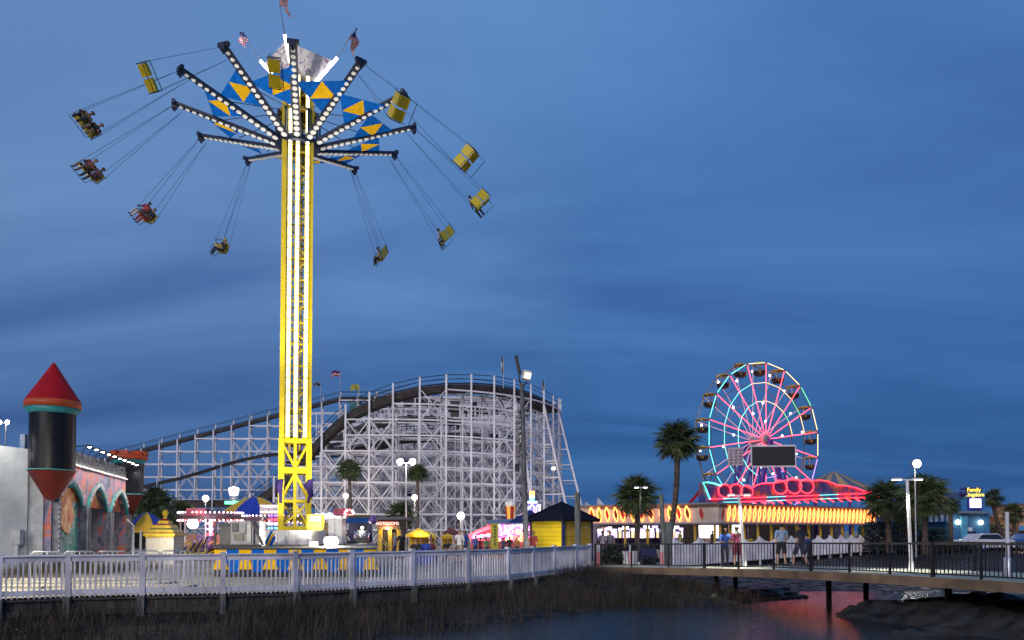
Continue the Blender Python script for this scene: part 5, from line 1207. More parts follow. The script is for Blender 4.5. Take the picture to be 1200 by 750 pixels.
# posts, floor edge, inside
yp = mat('post_yellow', (.62, .38, .02), .5)
for d, L, n_, k0 in ((dL, LL, nL, 6), (dR, LR, nR, 13)):
    for k in range(k0+1):
        p = PC+d*(L*k/k0)-n_*.35; bar('post', p, p+Z(zb_-.1), .16, .16, yp, pv, rollrz=0)
wallm = mat('inner_wall', (.40, .36, .42), .8)
bar('back_wall', PL+V((3, 14, 0))+Z(1.3), PR+V((-3, 13, 0))+Z(1.3), 2.6, .2, wallm, pv) if False else None
mb = MB(); mb.prism([PL+V((2, 12, 0)), PR+V((2, 12, 0)), PR+V((2, 12, 0))+Z(zb_+.3), PL+V((2, 12, 0))+Z(zb_+.3)], V((0, .2, 0))); mb.build('back_wall', wallm, pv)
gv = glow('game_violet', (.62, .42, 1.0), 2.2); gw = glow('game_white', (1, .92, 1), 3.0); gy = glow('game_gold', (1, .72, .35), 1.6)
for k in range(20):
    px = 703+k*4.9; D = 72+rnd.uniform(-1, 2.5); p = V((GX(px, D), D, 0)); hgt = rnd.uniform(1.9, 2.25)
    g = thing('arcade_game', ['glowing violet arcade game cabinet under the left half of the pavilion', 'white lit arcade game cabinet under the left half of the pavilion', 'amber lit arcade game cabinet under the left half of the pavilion'][k % 3], 'arcade game', p, group=['violet arcade games', 'white arcade games', 'amber arcade games'][k % 3])
    bar('cabinet', p, p+Z(hgt), .62, .7, mat('game_body', (.05, .03, .10), .5), g, rollrz=0)
    bar('screen', p+V((0, -.37, 1.05)), p+V((0, -.37, 1.62)), .48, .05, (gv, gw, gy)[k % 3], g, rollrz=0); bar('marquee', p+V((0, -.38, hgt-.34)), p+V((0, -.38, hgt-.06)), .56, .05, (gw, gv, gw)[k % 3], g, rollrz=0)
    bar('console', p+V((0, -.48, .85)), p+V((0, -.48, 1.0)), .5, .3, black_steel, g, rollrz=0)
for a, c, hh in ((819, 843, 1.9), (858, 868, 2.1)):
    D = 70 if a < 850 else 66; p, q = V((GX(a, D), D, 0)), V((GX(c, D), D, 0))
    g = thing('lit_counter', 'white lit sales counter opening behind yellow posts of the pavilion' if a < 850 else 'narrow bright white lit doorway behind the pale lamp pole', 'counter' if a < 850 else 'doorway', p)
    bar('lit_panel', (p+q)/2+Z(1.0), (p+q)/2+Z(2.2), (q-p).length, .08, glow('counter_glow', (1, .95, .88), 2.2), g, rollrz=0); bar('counter_front', (p+q)/2+V((0, -.5, 0)), (p+q)/2+V((0, -.5, 1.0)), (q-p).length, .5, wallm, g, rollrz=0)
    bar('counter_top', (p+q)/2+V((0, -.5, 1.0)), (p+q)/2+V((0, -.5, 1.06)), (q-p).length+.1, .6, white_paint, g, rollrz=0)
for k in range(22):
    s = (k+.7)/22.5; p = PC+dR*(LR*s)-nR*rnd.uniform(1.2, 6); z = zb_+.18-rnd.uniform(0, .10)
    mb = MB(); mb.lathe(p+Z(z), [(.02, 0), (.22, 0), (.22, .06), (.02, .06)], 8); mb.build('ceiling_light', (lamp_warm, lamp_white, glow('lamp_gold', (1, .75, .25), 8))[k % 3], pv)
for s in (.15, .45, .75): point(PC+dR*(LR*s)-nR*4+Z(2.3), 40, (1, .80, .55), .25)
for s in (.2, .55, .9): point(PC+dL*(LL*s)+V((1, 5, 2.2)), 55, (.85, .72, 1), .25)
# bumper cars parked under the right half
for k in range(9):
    s = .10+.095*k; p = PC+dR*(LR*s)-nR*rnd.uniform(2.2, 5); a = rnd.uniform(0, 6.28); colr = [red_paint, royal_blue, yellow_paint, teal_paint][k % 4]
    g = thing('bumper_car', ['red bumper car parked under the right half of the pavilion', 'blue bumper car parked under the right half of the pavilion', 'yellow bumper car parked under the right half of the pavilion', 'teal bumper car parked under the right half of the pavilion'][k % 4], 'bumper car', p, a, group=['red bumper cars', 'blue bumper cars', 'yellow bumper cars', 'teal bumper cars'][k % 4])
    mb = MB(); mb.lathe((0, 0, 0), [(.3, .30), (.72, .32), (.8, .5), (.66, .68), (.4, .62)], 14, 0, Matrix.Diagonal((1.15, .8, 1, 1))); mb.box((-.45, 0, .75), (.22, .9, .5)); mb.build('body', colr, g, world=False)
    mb = MB(); mb.lathe((0, 0, 0), [(.70, .12), (.86, .14), (.86, .32), (.70, .34)], 14, 0, Matrix.Diagonal((1.15, .8, 1, 1))); mb.build('bumper', black_steel, g, world=False)
    mb = MB(); mb.tube((-.75, 0, .7), (-.8, 0, 2.1), .02, n=5); mb.build('pole', grey_steel, g, world=False)
# white roof vents or sails seen above the left end
for px in (684, 692, 706):
    p = P(px, 589, 76); g = thing('roof_sail', 'small white triangular sail on the pavilion roof, %s' % {684: 'outermost of three', 692: 'middle one of three', 706: 'tallest of three'}[px], 'sail', (p.x, p.y, zt_))
    h_ = .5 if px != 706 else .95; mb = MB(); mb.prism([V((p.x-.5, p.y, zt_+.12)), V((p.x+.55, p.y, zt_+.12)), V((p.x-.45, p.y, zt_+.2+h_))], V((0, .08, 0))); mb.build('cloth', white_paint, g); bar('mast', (p.x-.5, p.y+.04, zt_-.05), (p.x-.5, p.y+.04, zt_+.25+h_), .05, .05, galv, g, rollrz=0)
# ------------------------------------------------------------------ palms
frond_m = [mat('frond_green', (.075, .115, .035), .6, var=.4, scale=2), mat('frond_light', (.12, .155, .05), .6, var=.4, scale=2), mat('frond_dry', (.16, .11, .055), .8, var=.4, scale=3)]
trunk_m = mat('palm_trunk', (.14, .105, .08), .9, var=.45, scale=6, bump=.8, bscale=14)
def frond_mesh(seed, m):
    r = random.Random(seed); mb = MB(); L = .52
    pts = [V((L*t_, 0, .10*math.sin(t_*1.8)-.05*t_*t_)) for t_ in (0, .35, .7, 1)]
    mb.path(pts, .014, 4)
    n = 22; tip = pts[-1]
    for k in range(n):
        a = R(-112+224*k/(n-1)+r.uniform(-3, 3)); ln = (.52+.16*math.cos(a))*r.uniform(.85, 1.1)
        d = V((math.cos(a), math.sin(a), .10*math.cos(a))).normalized(); sd = V((-d.y, d.x, 0)).normalized()*.021
        b = tip+V((-.10*abs(math.sin(a/2)), 0, 0)); m1 = b+d*ln*.5+V((0, 0, .02)); e = b+d*ln+V((0, 0, -.10-.16*r.random()))
        mb.add([b, m1+sd*1.2+V((0, 0, -.012)), m1-sd*1.2+V((0, 0, -.012)), m1+V((0, 0, .012)), e], [(0, 2, 3), (0, 3, 1), (3, 2, 4), (1, 3, 4)])
    me = bpy.data.meshes.new('frond'); me.from_pydata(mb.v, [], mb.f); me.materials.append(m); return me
FM = [frond_mesh(i, frond_m[i % 2]) for i in range(4)]; FD = frond_mesh(9, frond_m[2])
def palm(label, base, top, rad, n=44, bend=0.0, tr=.17, group=None, low=-48):
    base, top = V(base), V(top); g = thing('palm_tree', label, 'palm tree', base, group=group); r = random.Random(int(base.x*17+base.y*3))
    ax = top-base; bd = V((bend, 0, 0)); nseg = 14
    pts = [base+ax*(k/nseg)+bd*math.sin(math.pi*k/nseg) for k in range(nseg+1)]
    mb = MB(); mb.path(pts, tr, 10, taper=lambda f: (1.25-.45*min(1, f*4) if f < .25 else .80-.05*f)*(1+.05*math.sin(f*90)))
    mb.build('trunk', trunk_m, g)
    mb = MB()
    for k in range(26):
        a = k*2.4; z = -.02-.30*k/26*rad; d = V((math.cos(a), math.sin(a), 0)); p = top+V((0, 0, z*1.2)); mb.tube(p+d*tr*.5, p+d*(tr+.16*min(1, rad))+V((0, 0, .16*rad)), .035*rad, .02*rad, 4)
    mb.build('leaf_boots', trunk_m, g)
    for k in range(n):
        f = k/n; el = R(82-(82-low)*f**.85+r.uniform(-7, 7)); az = k*2.39996+r.uniform(-.25, .25)
        sc = rad*r.uniform(.88, 1.06)*(.82+.2*math.sin(math.pi*f))
        M = Matrix.Translation(top-base+V((0, 0, .08*rad-.18*rad*f))) @ Matrix.Rotation(az, 4, 'Z') @ Matrix.Rotation(-el, 4, 'Y') @ Matrix.Rotation(r.uniform(-.5, .5), 4, 'X') @ Matrix.Scale(sc/1.15, 4)
        o = bpy.data.objects.new('frond', FD if (f > .93 and k % 2) else FM[r.randrange(4)]); COL.objects.link(o); o.parent = g; o.matrix_basis = M
    return g
def pb(px, D, z=0.0): return (GX(px, D), D, z)
palm('tall palm with bare leaning trunk between the piles and the ferris wheel', pb(778, 44), P(793.5, 519, 44), 1.62, 54, .25, .20)
palm('short full palm in front of the left half of the arcade pavilion', pb(747, 50), P(746, 583, 50), 1.85, 58, 0, .20, low=-58)
palm('slim palm standing before the coaster right of the yellow tower', pb(410, 82), P(409, 553, 82), 1.75, 40, .1, .22)
palm('low bushy palm beside the twin floodlight pole', pb(470, 70), P(470, 605, 70), 1.75, 44, 0, .22, low=-60)
palm('taller palm just behind the twin floodlight pole', pb(489, 86), P(489, 556, 86), 1.55, 40, .1, .22)
palm('full palm behind the second turret of the castle', pb(182, 66), P(182, 591, 66), 2.0, 50, 0, .25, low=-62)
palm('low palm right of the palm behind the second turret', pb(213, 72), P(212, 606, 72), 1.9, 44, 0, .25, low=-62)
palm('small dark palm at the far left behind the second turret', pb(160, 74), P(163, 606, 74), 1.7, 40, 0, .25, low=-62)
palm('dark palm left of the tall T-shaped lamp pole', pb(1042, 60), P(1040, 588, 60), 2.2, 54, 0, .25, low=-66)
palm('dark wide palm right of the tall T-shaped lamp pole', pb(1084, 56), P(1083, 583, 56), 2.25, 56, 0, .25, low=-62)
palm('slim palm at the left edge of the blue sign building', pb(1114, 66), P(1114, 593, 66), 1.0, 36, 0, .22, low=-66)
palm('low dark palm under the lamp pole, between two larger palms', pb(1064, 64), P(1064, 601, 64), 1.9, 40, 0, .25, low=-66)
palm('leaning ragged palm right of the blue sign building', pb(1182, 80), P(1163, 584, 80), 1.35, 30, -.3, .25, low=-70)
palm('small dark palm near the right end by the orange lit wall', pb(1189, 84), P(1188, 602, 84), 1.5, 40, 0, .22, low=-70)
# dark hedge under the right hand palms
def shrub(label, px, py, D, wpx, hpx, seed, m):
    r = random.Random(seed); c = P(px, py, D); g = thing('shrub', label, 'shrub', (c.x, c.y, 0)); mb = MB(); rw, rh = wpx*D/FPX/2, hpx*D/FPX
    for k in range(1300):
        a, q, z = r.uniform(0, 6.28), r.random()**.5, r.random(); lump = 1+.22*math.sin(a*3+seed)+.15*math.sin(z*9+a*2)
        p = V((c.x+rw*q*lump*math.cos(a)*math.sqrt(max(.05, 1-z*z*.8)), c.y+rw*.7*q*lump*math.sin(a), .1+rh*z)); d = V((r.gauss(0, 1), r.gauss(0, 1), r.gauss(.4, .7))).normalized(); s = d.orthogonal().normalized()
        l = r.uniform(.18, .40); mb.add([p, p+d*l*.5+s*l*.28, p+d*l, p+d*l*.5-s*l*.28], [(0, 1, 2, 3)])
    mb.build('foliage', m, g, kind='stuff')
    MB().tube((c.x, c.y, 0), (c.x, c.y, rh*.7), .08, .03, 6).build('stem', trunk_m, g)
dkleaf = mat('shrub_leaf', (.035, .055, .022), .6, var=.5, scale=1.5)
for a in (('dark shrub under the palm left of the T-shaped lamp pole', 1034, 620, 62, 54, 33, 1), ('dark shrub at the foot of the T-shaped lamp pole', 1064, 622, 66, 46, 32, 2), ('dark shrub under the wide dark palm right of the lamp pole', 1092, 622, 62, 44, 26, 8), ('low shrub before the blue sign building', 1120, 628, 62, 40, 8, 3), ('dark shrub behind the barricade beside the blue striped umbrella tent', 172, 622, 70, 48, 30, 4), ('dark shrub right of the leaning palm', 1170, 615, 86, 40, 24, 5)): shrub(*a, dkleaf)

# ------------------------------------------------------------------ T-shaped walkway lamps, flood poles, wooden piles
def tee_lamp(label, px, pyt, D, zb, w=.95, lean=0.0, lit=True, watts=60, pm=None):
    top = P(px, pyt, D); b = V((top.x+lean, D, zb)); g = thing('walkway_lamp', label, 'lamp', b, group=None)
    MB().tube(b, top, .062 if pm is None else .035, .05 if pm is None else .03, 12).build('pole', pm or white_paint, g)
    MB().lathe(b, [(.14, 0), (.14, .03), (.09, .06), (.08, .3)], 10).build('foot', white_paint, g)
    bar('cross_arm', top+V((-w*.42, 0, .02)), top+V((w*.42, 0, .02)), .09, .05, white_paint, g)
    for s in (-1, 1):
        mb = MB(); mb.box(top+V((s*w*.36, 0, .05)), (w*.30, .22, .06)); h_ = mb.build('lamp_head', white_paint, g)
        if lit: mb = MB(); mb.box(top+V((s*w*.36, 0, .012)), (w*.26, .17, .02)); mb.build('lens', glow('strip_lamp', (1, .97, .88), 7), h_); 
    if lit:
        for s in (-1, 1): spot(top+V((s*w*.36, -.02, -.06)), top+V((s*w*.36, 0, -3)), watts, 72, (1, .96, .76), .1)
tee_lamp('tall white T-shaped lamp pole on the walkway in front of the dark palms', 1063, 563, 27.0, .34, 1.0, .10, watts=480)
tee_lamp('white T-shaped lamp pole on the walkway left of the people', 866, 581, 31.5, .22, .86, .22, watts=420)
tee_lamp('small flat white lamp on a thin dark pole in front of the short palm', 751, 572, 35, .0, .55, -.13, watts=60, pm=old_wood)
pz = P(1180, 600, 22.0); g = thing('white_post', 'plain white post on the walkway at the right end', 'post', (pz.x, 22.0, .38)); MB().tube((pz.x, 22.0, .38), (pz.x, 22.0, pz.z), .05, .05, 10).build('shaft', white_paint, g); MB().lathe((pz.x, 22.0, .38), [(.11, 0), (.11, .55), (.05, .6)], 10).build('sleeve', galv, g)
for k, (px, D) in enumerate(((985, 30.5), (1120, 24.0), (1175, 22))): pass
def flood_pole(label, px, py, D, heads, watts, w=.06, tgt=None):
    top = P(px, py, D); g = thing('floodlight_pole', label, 'lamp', (top.x, D, 0)); MB().tube((top.x, D, 0), top, w*1.5, w, 10).build('pole', galv, g)
    for i, dx_ in enumerate(heads):
        c = top+V((dx_, -.2, .08)); bar('head_arm', top+V((0, 0, -.05)), c, .05, .05, galv, g)
        mb = MB(); mb.box(c, (.42, .30, .34)); hd_ = mb.build('floodlight', grey_steel, g); mb = MB(); mb.box(c+V((0, -.16, -.02)), (.38, .04, .32)); mb.ball(c+V((0, -.18, -.02)), .26, 12, 8, sc=(1, .45, 1)); mb.build('lens', lamp_white, hd_)
        point(c+V((0, -.5, -.1)), watts, (1, .92, .78), .2)
    return g
flood_pole('tall pole with two glaring floodlights in front of the coaster', 476, 542.5, 62, (-.42, .55), 300)
flood_pole('pole with one glaring floodlight behind the T-shaped lamp pole', 1072, 545, 50, (-.05,), 260, .035)
flood_pole('mast with a cluster of lamps rising far behind the castle wall', 7, 496, 90, (-.5, .4), 60, .08)
# thick pole with dark and pale flood heads
D = 41.0; bt_, tp_ = V((GX(617, D), D, 0)), P(611.5, 450, D)
g = thing('speaker_pole', 'thick grey wooden pole with floodlight heads standing by the dark roofed yellow hut', 'pole', bt_)
MB().tube(bt_, tp_, .16, .11, 12).build('pole', mat('pole_grey', (.15, .15, .16), .8, var=.3, scale=2, bump=.3), g)
mb = MB(); a = P(610.5, 452, D); mb.path([P(611.5, 455, D), P(609, 446, D), P(608, 440, D)], .04, 6); mb.path([P(611.5, 452, D), P(615, 451, D), P(617, 447, D)], .04, 6); mb.build('bracket', black_steel, g)
mb = MB(); c = P(607, 428, D); mb.box(c, (.16, .55, .95), 0, 0, Matrix.Rotation(R(-12), 4, 'Y')); mb.build('dark_floodlight', black_steel, g)
mb = MB(); c = P(617, 440, D); mb.box(c, (.44, .40, .46), 0, 0, Matrix.Rotation(R(14), 4, 'Y')); h_ = mb.build('pale_floodlight', mat('pale_lamp', (.72, .66, .55), .5), g); mb = MB(); mb.box(c+V((.06, -.215, -.05)), (.34, .03, .30), 0, 0, Matrix.Rotation(R(14), 4, 'Y')); mb.build('lens', glow('soft_lens', (1, .85, .6), 1.6), h_)
mb = MB()
for k in range(9):
    p = P(607.5+.5*math.sin(k*2.3), 482+k*6.5, D-.12); mb.lathe(p, [(.03, -.13), (.11, -.09), (.13, .05), (.05, .13)], 8)
mb.build('insulator_string', mat('insulator', (.42, .36, .34), .5, var=.4, scale=5), g)
mb = MB(); mb.box(P(606, 548, D-.1), (.24, .3, .40)); mb.build('junction_box', black_steel, g)
def pile(label, px, pyt, D, r_, px2=None):
    t_ = P(px, pyt, D); b = V((GX(px2 or px, D), D, -.8 if D < 36 else 0)); MB().lathe((0, 0, 0), [(r_*1.05, b.z), (r_*1.0, b.z+(t_.z-b.z)*.5), (r_*.92, t_.z-.03), (r_*.8, t_.z)], 14).v
    mb = MB(); mb.tube(b, t_, r_*1.05, r_*.92, 14); mb.solo('wooden_pile', pile_wood, label, 'pile', tuple(b))
pile('grey round wooden pile in front of the dark roofed yellow hut', 676.5, 577, 37.5, .145, 677.5)
pile('grey round wooden pile left of the leaning palm trunk', 774.5, 579, 36.5, .12, 779)
pile('thick grey pile stump under the leaning palm trunk', 783, 612, 38.0, .26, 783)

# ------------------------------------------------------------------ dark roofed yellow hut
def hut():
    D = 42.0; apx = P(655, 588.5, D+1.2)
    A, B, C_ = V((GX(623, 43.5), 43.5, 0)), V((GX(660, 41.3), 41.3, 0)), V((GX(693, 43.8), 43.8, 0)); Dd = A+C_-B; ze = H(607.5, D)
    g = thing('yellow_hut', 'yellow plank hut with dark hipped roof behind the white fence end', 'hut', B)
    hy = mat('hut_yellow', (.80, .58, .006), .5, var=.10, scale=1.4); ho = mat('hut_yellow_warm_lit', (.80, .44, .008), .5, var=.14, scale=1.4)  # right-hand walls tinted amber, the fascia's orange light put into their colour
    for p, q, m in ((A, B, hy), (B, C_, ho), (C_, Dd, ho), (Dd, A, hy)):
        for k in range(10):
            z0 = .02+k*(ze-.05)/10; hgt = (ze-.05)/10-.012; bar('plank', p+Z(z0+hgt/2), q+Z(z0+hgt/2), .06, hgt, m, g) if False else None
            u = (q-p).normalized(); T = (p+q)/2+Z(z0+hgt/2); mb = MB(); mb.box(T, ((q-p).length-.12, .06, hgt), 0, math.atan2(u.y, u.x)); mb.build('plank', m, g)
    for p in (A, B, C_, Dd): bar('corner_post', p, p+Z(ze), .14, .14, mat('hut_navy', (.02, .02, .10), .5), g, rollrz=.6)
    ctr = (A+C_)/2; rfm = mat('hut_roof', (.008, .009, .016), .8, spec=.15, var=.4, scale=3, bump=.4); ap = V((ctr.x, ctr.y, apx.z))
    ev = [ctr+(p-ctr)*1.30+Z(ze-.06) for p in (A, B, C_, Dd)]
    for i in range(4):
        p, q = ev[i], ev[(i+1) % 4]
        mb = MB(); mb.add([p, q, ap, p+Z(-.10), q+Z(-.10)], [(0, 1, 2), (0, 3, 4, 1)]); mb.build('roof_slope', rfm, g)
        mb = MB(); mb.path([p+Z(.02), ap+Z(.02)], .045, 5); mb.build('hip_ridge', rfm, g)
    mb = MB(); mb.add([e+Z(-.1) for e in ev], [(3, 2, 1, 0)]); mb.build('soffit', black_wall, g)
hut()

# ------------------------------------------------------------------ ticket booth, umbrella tents, small rides and stalls on the left
def booth():
    D = 40.0; a, c = GX(171.5, D), GX(204, D); ze = H(627.5, D); g = thing('canvas_booth', 'cream walled booth with ornate yellow roof and ball finial', 'booth', ((a+c)/2, D, 0))
    cv = mat('cream_wall', (.74, .68, .56), .7, var=.08, scale=2); x, w_ = (a+c)/2, c-a
    for k in range(4): mb = MB(); mb.box((a+w_*(k+.5)/4, D, ze/2), (w_/4-.006, .05, ze)); mb.build('wall_panel', cv, g)
    for s in (-1, 1): mb = MB(); mb.box((x+s*(w_/2-.03), D+.58, ze/2), (.05, 1.1, ze)); mb.build('wall_panel', cv, g)
    prof = [(1.52, -.02), (1.50, .10), (1.28, .16), (1.20, .30), (.92, .38), (.85, .52), (.55, .62), (.46, .76), (.16, .86), (.10, .95)]
    yl = mat('roof_gold', (.78, .54, .02), .45); bands = [yl, mat('roof_ornament', (.66, .24, .10), .5, var=.5, scale=9), yl, mat('roof_green', (.40, .46, .10), .5, var=.5, scale=9), yl, mat('roof_red', (.60, .10, .06), .5, var=.4, scale=9), yl, red_paint, yl]
    M = Matrix.Rotation(R(45), 4, 'Z')
    for k in range(9): mb = MB(); mb.lathe((x, D+.56, ze), [prof[k], prof[k+1]], 4, 0, Matrix.Diagonal((.76, .66, 1.0, 1)) @ M, sm=False, caps=False); mb.build('roof_tier', bands[k], g)
    mb = MB(); n = 11
    for k in range(n): mb.prism([(a-.05+(w_+.1)*k/n, D-.10, ze+.02), (a-.05+(w_+.1)*(k+1)/n, D-.10, ze+.02), (a-.05+(w_+.1)*(k+.5)/n, D-.10, ze-.16)], (0, .03, 0))
    mb.build('scalloped_valance', yl, g)
    mb = MB(); mb.lathe((x, D+.56, ze+.9), [(.05, 0), (.10, .1), (.05, .15)], 10); mb.ball((x, D+.56, ze+1.15), .16, 12, 8, sc=(1, 1, 1.15)); mb.build('finial', yl, g)
booth()
mb_cols = [royal_blue, mat('canopy_gold', (.78, .46, .03), .7, var=.1)]
def dome_tent(label, px, pya, pye, D, rpx, name='umbrella_tent', n=8, rot=0.0, bulge=.35):
    c = V((GX(px, D), D, 0)); za, ze = H(pya, D), H(pye, D); r = rpx*D/FPX; g = thing(name, label, 'tent', c)
    for k in range(n):
        a, b = rot+2*math.pi*k/n, rot+2*math.pi*(k+1)/n; mb = MB(); gr = []
        for i in range(9):
            f = i/8; rr = r*f; z = za+(ze-za)*(f**(1+bulge*1.6))
            row = []
            for j in range(5):
                aa = a+(b-a)*j/4; rad = rr*(1-.05*f*math.sin(math.pi*j/4)); row.append(c+V((rad*math.cos(aa), rad*math.sin(aa), z)))
            gr.append(row)
        for i in range(8):
            for j in range(4): mb.add([gr[i][j], gr[i+1][j], gr[i+1][j+1], gr[i][j+1]], [(0, 1, 2, 3)], 0, True)
        mb.build('canvas_gore', mb_cols[k % 2], g); p = c+V((r*math.cos(a), r*math.sin(a), 0))
        if k % 2 == 0: bar('pole', c+(p-c)*.96, c+(p-c)*.96+Z(ze), .09, .09, white_paint, g, rollrz=0)
    bar('mast', c, c+Z(za), .10, .10, white_paint, g, rollrz=0)
dome_tent('blue and yellow umbrella tent beside the second castle turret', 172, 600, 624, 52, 25, rot=R(195), n=6)
dome_tent('blue and yellow big top behind the grey generator', 299, 582, 606, 62, 43, 'carousel_tent', 8, R(162), .45)
# white lattice post shelter by the umbrella tent
g = thing('gate_frame', 'white pipe frame with sloping arm beside the castle end', 'frame', pb(156, 47)); 
bar('pipe', V(pb(156, 47)), P(156, 616, 47), .10, .10, white_paint, g, rollrz=0); bar('pipe', P(156, 616, 47), P(149, 609, 46), .08, .08, white_paint, g); bar('pipe', V(pb(165, 48)), P(165, 622, 48), .10, .10, white_paint, g, rollrz=0)
def bulbs_ring(g, c, r, z, n, cols, amp=.0, a0_=0, a1_=2*math.pi, br=.06):
    for i, m in enumerate(cols):
        mb = MB()
        for k in range(i, n, len(cols)):
            a = a0_+(a1_-a0_)*k/n; mb.ball(c+V((r*math.cos(a), r*math.sin(a), z+amp*abs(math.sin(a*4)))), br, 6, 4)
        mb.build('bulbs', m, g, kind='stuff')
def bulb_ride(label, px, D, rpx, pyt, pyb, red_px=None, n=46):
    c = V((GX(px, D), D, 0)); r = rpx*D/FPX; zt, zb2 = H(pyt, D), H(pyb, D); g = thing('spinning_ride', label, 'fairground ride', c)
    mb = MB(); mb.lathe(c, [(r*.3, zt+.15), (r, zt), (r*1.02, zb2+.1), (r*.98, zb2)], 24); mb.build('canopy_ring', mat('canopy_pink', (.16, .10, .13), .6, var=.3, scale=2), g)
    bulbs_ring(g, c, r*1.05, zt, n, [bulb_pale, glow('bulb_rose', (1, .55, .65), 4)]); bulbs_ring(g, c, r*1.05, zb2, n, [bulb_pale, glow('bulb_red', (1, .12, .12), 4)])
    mb = MB(); mb.lathe(c, [(r*1.05, 0), (r*1.05, .35), (0.05, .36)], 24); mb.build('base', mat('ride_base', (.35, .33, .10), .6, var=.3), g)
    mb = MB(); mb.lathe(c, [(.5, .3), (.35, zb2), (.5, zt)], 12); mb.build('centre_column', mat('column_white', (.6, .55, .6), .5), g)
    for k in range(8): a = 2*math.pi*k/8+.2; p = c+V((r*.98*math.cos(a), r*.98*math.sin(a), .35)); bar('pole', p, V((p.x, p.y, zb2)), .07, .07, white_paint, g, rollrz=0)
    for k in range(6):
        a = 2*math.pi*k/6+.5; p = c+V((r*.62*math.cos(a), r*.62*math.sin(a), .36)); mb = MB(); mb.lathe(p, [(.3, 0), (.62, .25), (.66, .7), (.58, .7), (.5, .3), (.05, .25)], 12); mb.box(p+V((0, .2, .8)), (.9, .2, .6)); mb.build('tub', mat('tub_peach', (.70, .36, .26), .5, var=.1) if k % 2 else mat('tub_lilac', (.40, .22, .50), .5), g)
    # slatted guard panels round the platform
    for k in range(18):
        a = R(180+180*k/17); p = c+V((r*1.12*math.cos(a), r*1.12*math.sin(a), 0)); 
        for j in range(3): q = p+V((.34*math.sin(-a), .34*math.cos(a), .22)); bar('guard_slat', p+Z(.25+.3*j), q+Z(.25+.3*j), .07, .05, (yellow_paint, purple_cloth, yellow_paint)[j], g)
    return g, c, r
g, c, r = bulb_ride('bulb lit spinning ride with peach tubs left of the grey generator', 247, 50, 34, 601, 610)
mb = MB(); mb.box(P(232, 600, 48.5), (22*48.5/FPX, .8, 8.5*48.5/FPX)); mb.build('red_cabinet', mat('rose_cabinet', (.40, .08, .12), .6, var=.2), g)
mb = MB(); mb.lathe(V(P(247, 618, 48))-Z(.5), [(.10, 0), (.12, 1.0)], 8); mb.build('light_column', glow('column_glow', (.75, .45, 1), 2.5), g); 
for py, m in ((613.5, neon_red), (620, neon_purple), (626, neon_red)): bar('neon_bar', P(242, py, 47.5), P(250, py, 47.5), .12, .12, m, g)
mb = MB(); mb.ball(P(226, 614, 47), .35, 10, 8, sc=(1, .6, .8)); mb.build('flood_bulb', lamp_white, g); point(P(226, 614, 46.2), 110, (1, .9, .85)); point(P(250, 606, 49), 30, (1, .8, .85))
g, c, r = bulb_ride('second bulb lit ride behind the base of the yellow tower', 330, 56, 44, 605, 612, n=56)
# stepped yellow and purple ramp rails
g = thing('ramp_railing', 'yellow and purple striped ramp with chevron side panels by the booth', 'ramp', pb(224, 45))
for k in range(6):
    p, q = P(219+k*3.6, 648-k*1.2, 45), P(226+k*3.6, 637-k*1.6, 45); bar('chevron_slat', p, q, .10, .06, (yellow_paint, purple_cloth)[k % 2], g)
for k in range(5): p = P(219+k*6, 652, 45); bar('rail_post', V((p.x, p.y, 0)), V((p.x, p.y, H(636-k*3, 45))), .05, .05, galv, g, rollrz=0)
bar('hand_rail', P(219, 636, 45), P(245, 624, 45), .05, .05, galv, g); bar('floor_plate', V((GX(217, 45), 45, .12)), V((GX(248, 45), 45, .12)), 1.4, .2, mat('ride_base', (0, 0, 0)), g)
# generator on the stage
def generator():
    D = 33.0; g = thing('generator', 'grey generator cabinets with sloping black prop on the striped stage', 'generator', V(pb(278, D))+Z(STZ))
    gm = mat('gen_grey', (.34, .34, .36), .55, var=.12, scale=2.5); gd = mat('gen_dark', (.12, .12, .12), .6, var=.2, scale=3); z0 = STZ
    def bx(pa, pb_, py0, py1, Dn, dep, m, nm): 
        a, b, z1, z2 = GX(pa, Dn), GX(pb_, Dn), max(z0, H(py1, Dn)), H(py0, Dn); mb = MB(); mb.box(((a+b)/2, Dn+dep/2, (z1+z2)/2), (b-a, dep, z2-z1)); return mb.build(nm, m, g)
    b = bx(270, 297, 610.5, 640, D, .9, gm, 'main_cabinet'); 
    for pa, p2, y0, y1, m in ((272, 279, 613, 623, gd), (280, 288, 612.5, 625, gm), (274.5, 285, 626, 632.5, mat('gen_vent', (.26, .24, .18), .7)), (289.5, 294.5, 614, 636, mat('gen_pale', (.55, .55, .50), .5))):
        a, c = GX(pa, D-.02), GX(p2, D-.02); mb = MB(); mb.box(((a+c)/2, D-.02, (H(y0, D)+H(y1, D))/2), (c-a, .05, H(y0, D)-H(y1, D))); mb.build('door_panel', m, b)
    bx(258, 269.6, 618, 640, D+.2, .8, gd, 'side_cabinet'); bx(256.5, 269, 613.5, 617.6, D+.3, .7, black_steel, 'exhaust_box'); bx(297.4, 304, 611, 640, D+.1, .8, gm, 'end_cabinet')
    bar('sloping_prop', P(295, 610, D-.1), P(308, 639, D-.1), .09, .09, black_steel, g); bar('frame_post', V((GX(252.5, D), D, z0)), P(252.5, 622, D), .07, .07, black_steel, g, rollrz=0); bar('frame_rail', V((GX(251, D), D-.2, z0+.05)), V((GX(309, D), D-.2, z0+.05)), .10, .12, black_steel, g)
generator()
g = thing('striped_board', 'tilted blue and yellow striped panel leaning beside the tower base', 'panel', V(pb(313, 36))+Z(STZ))
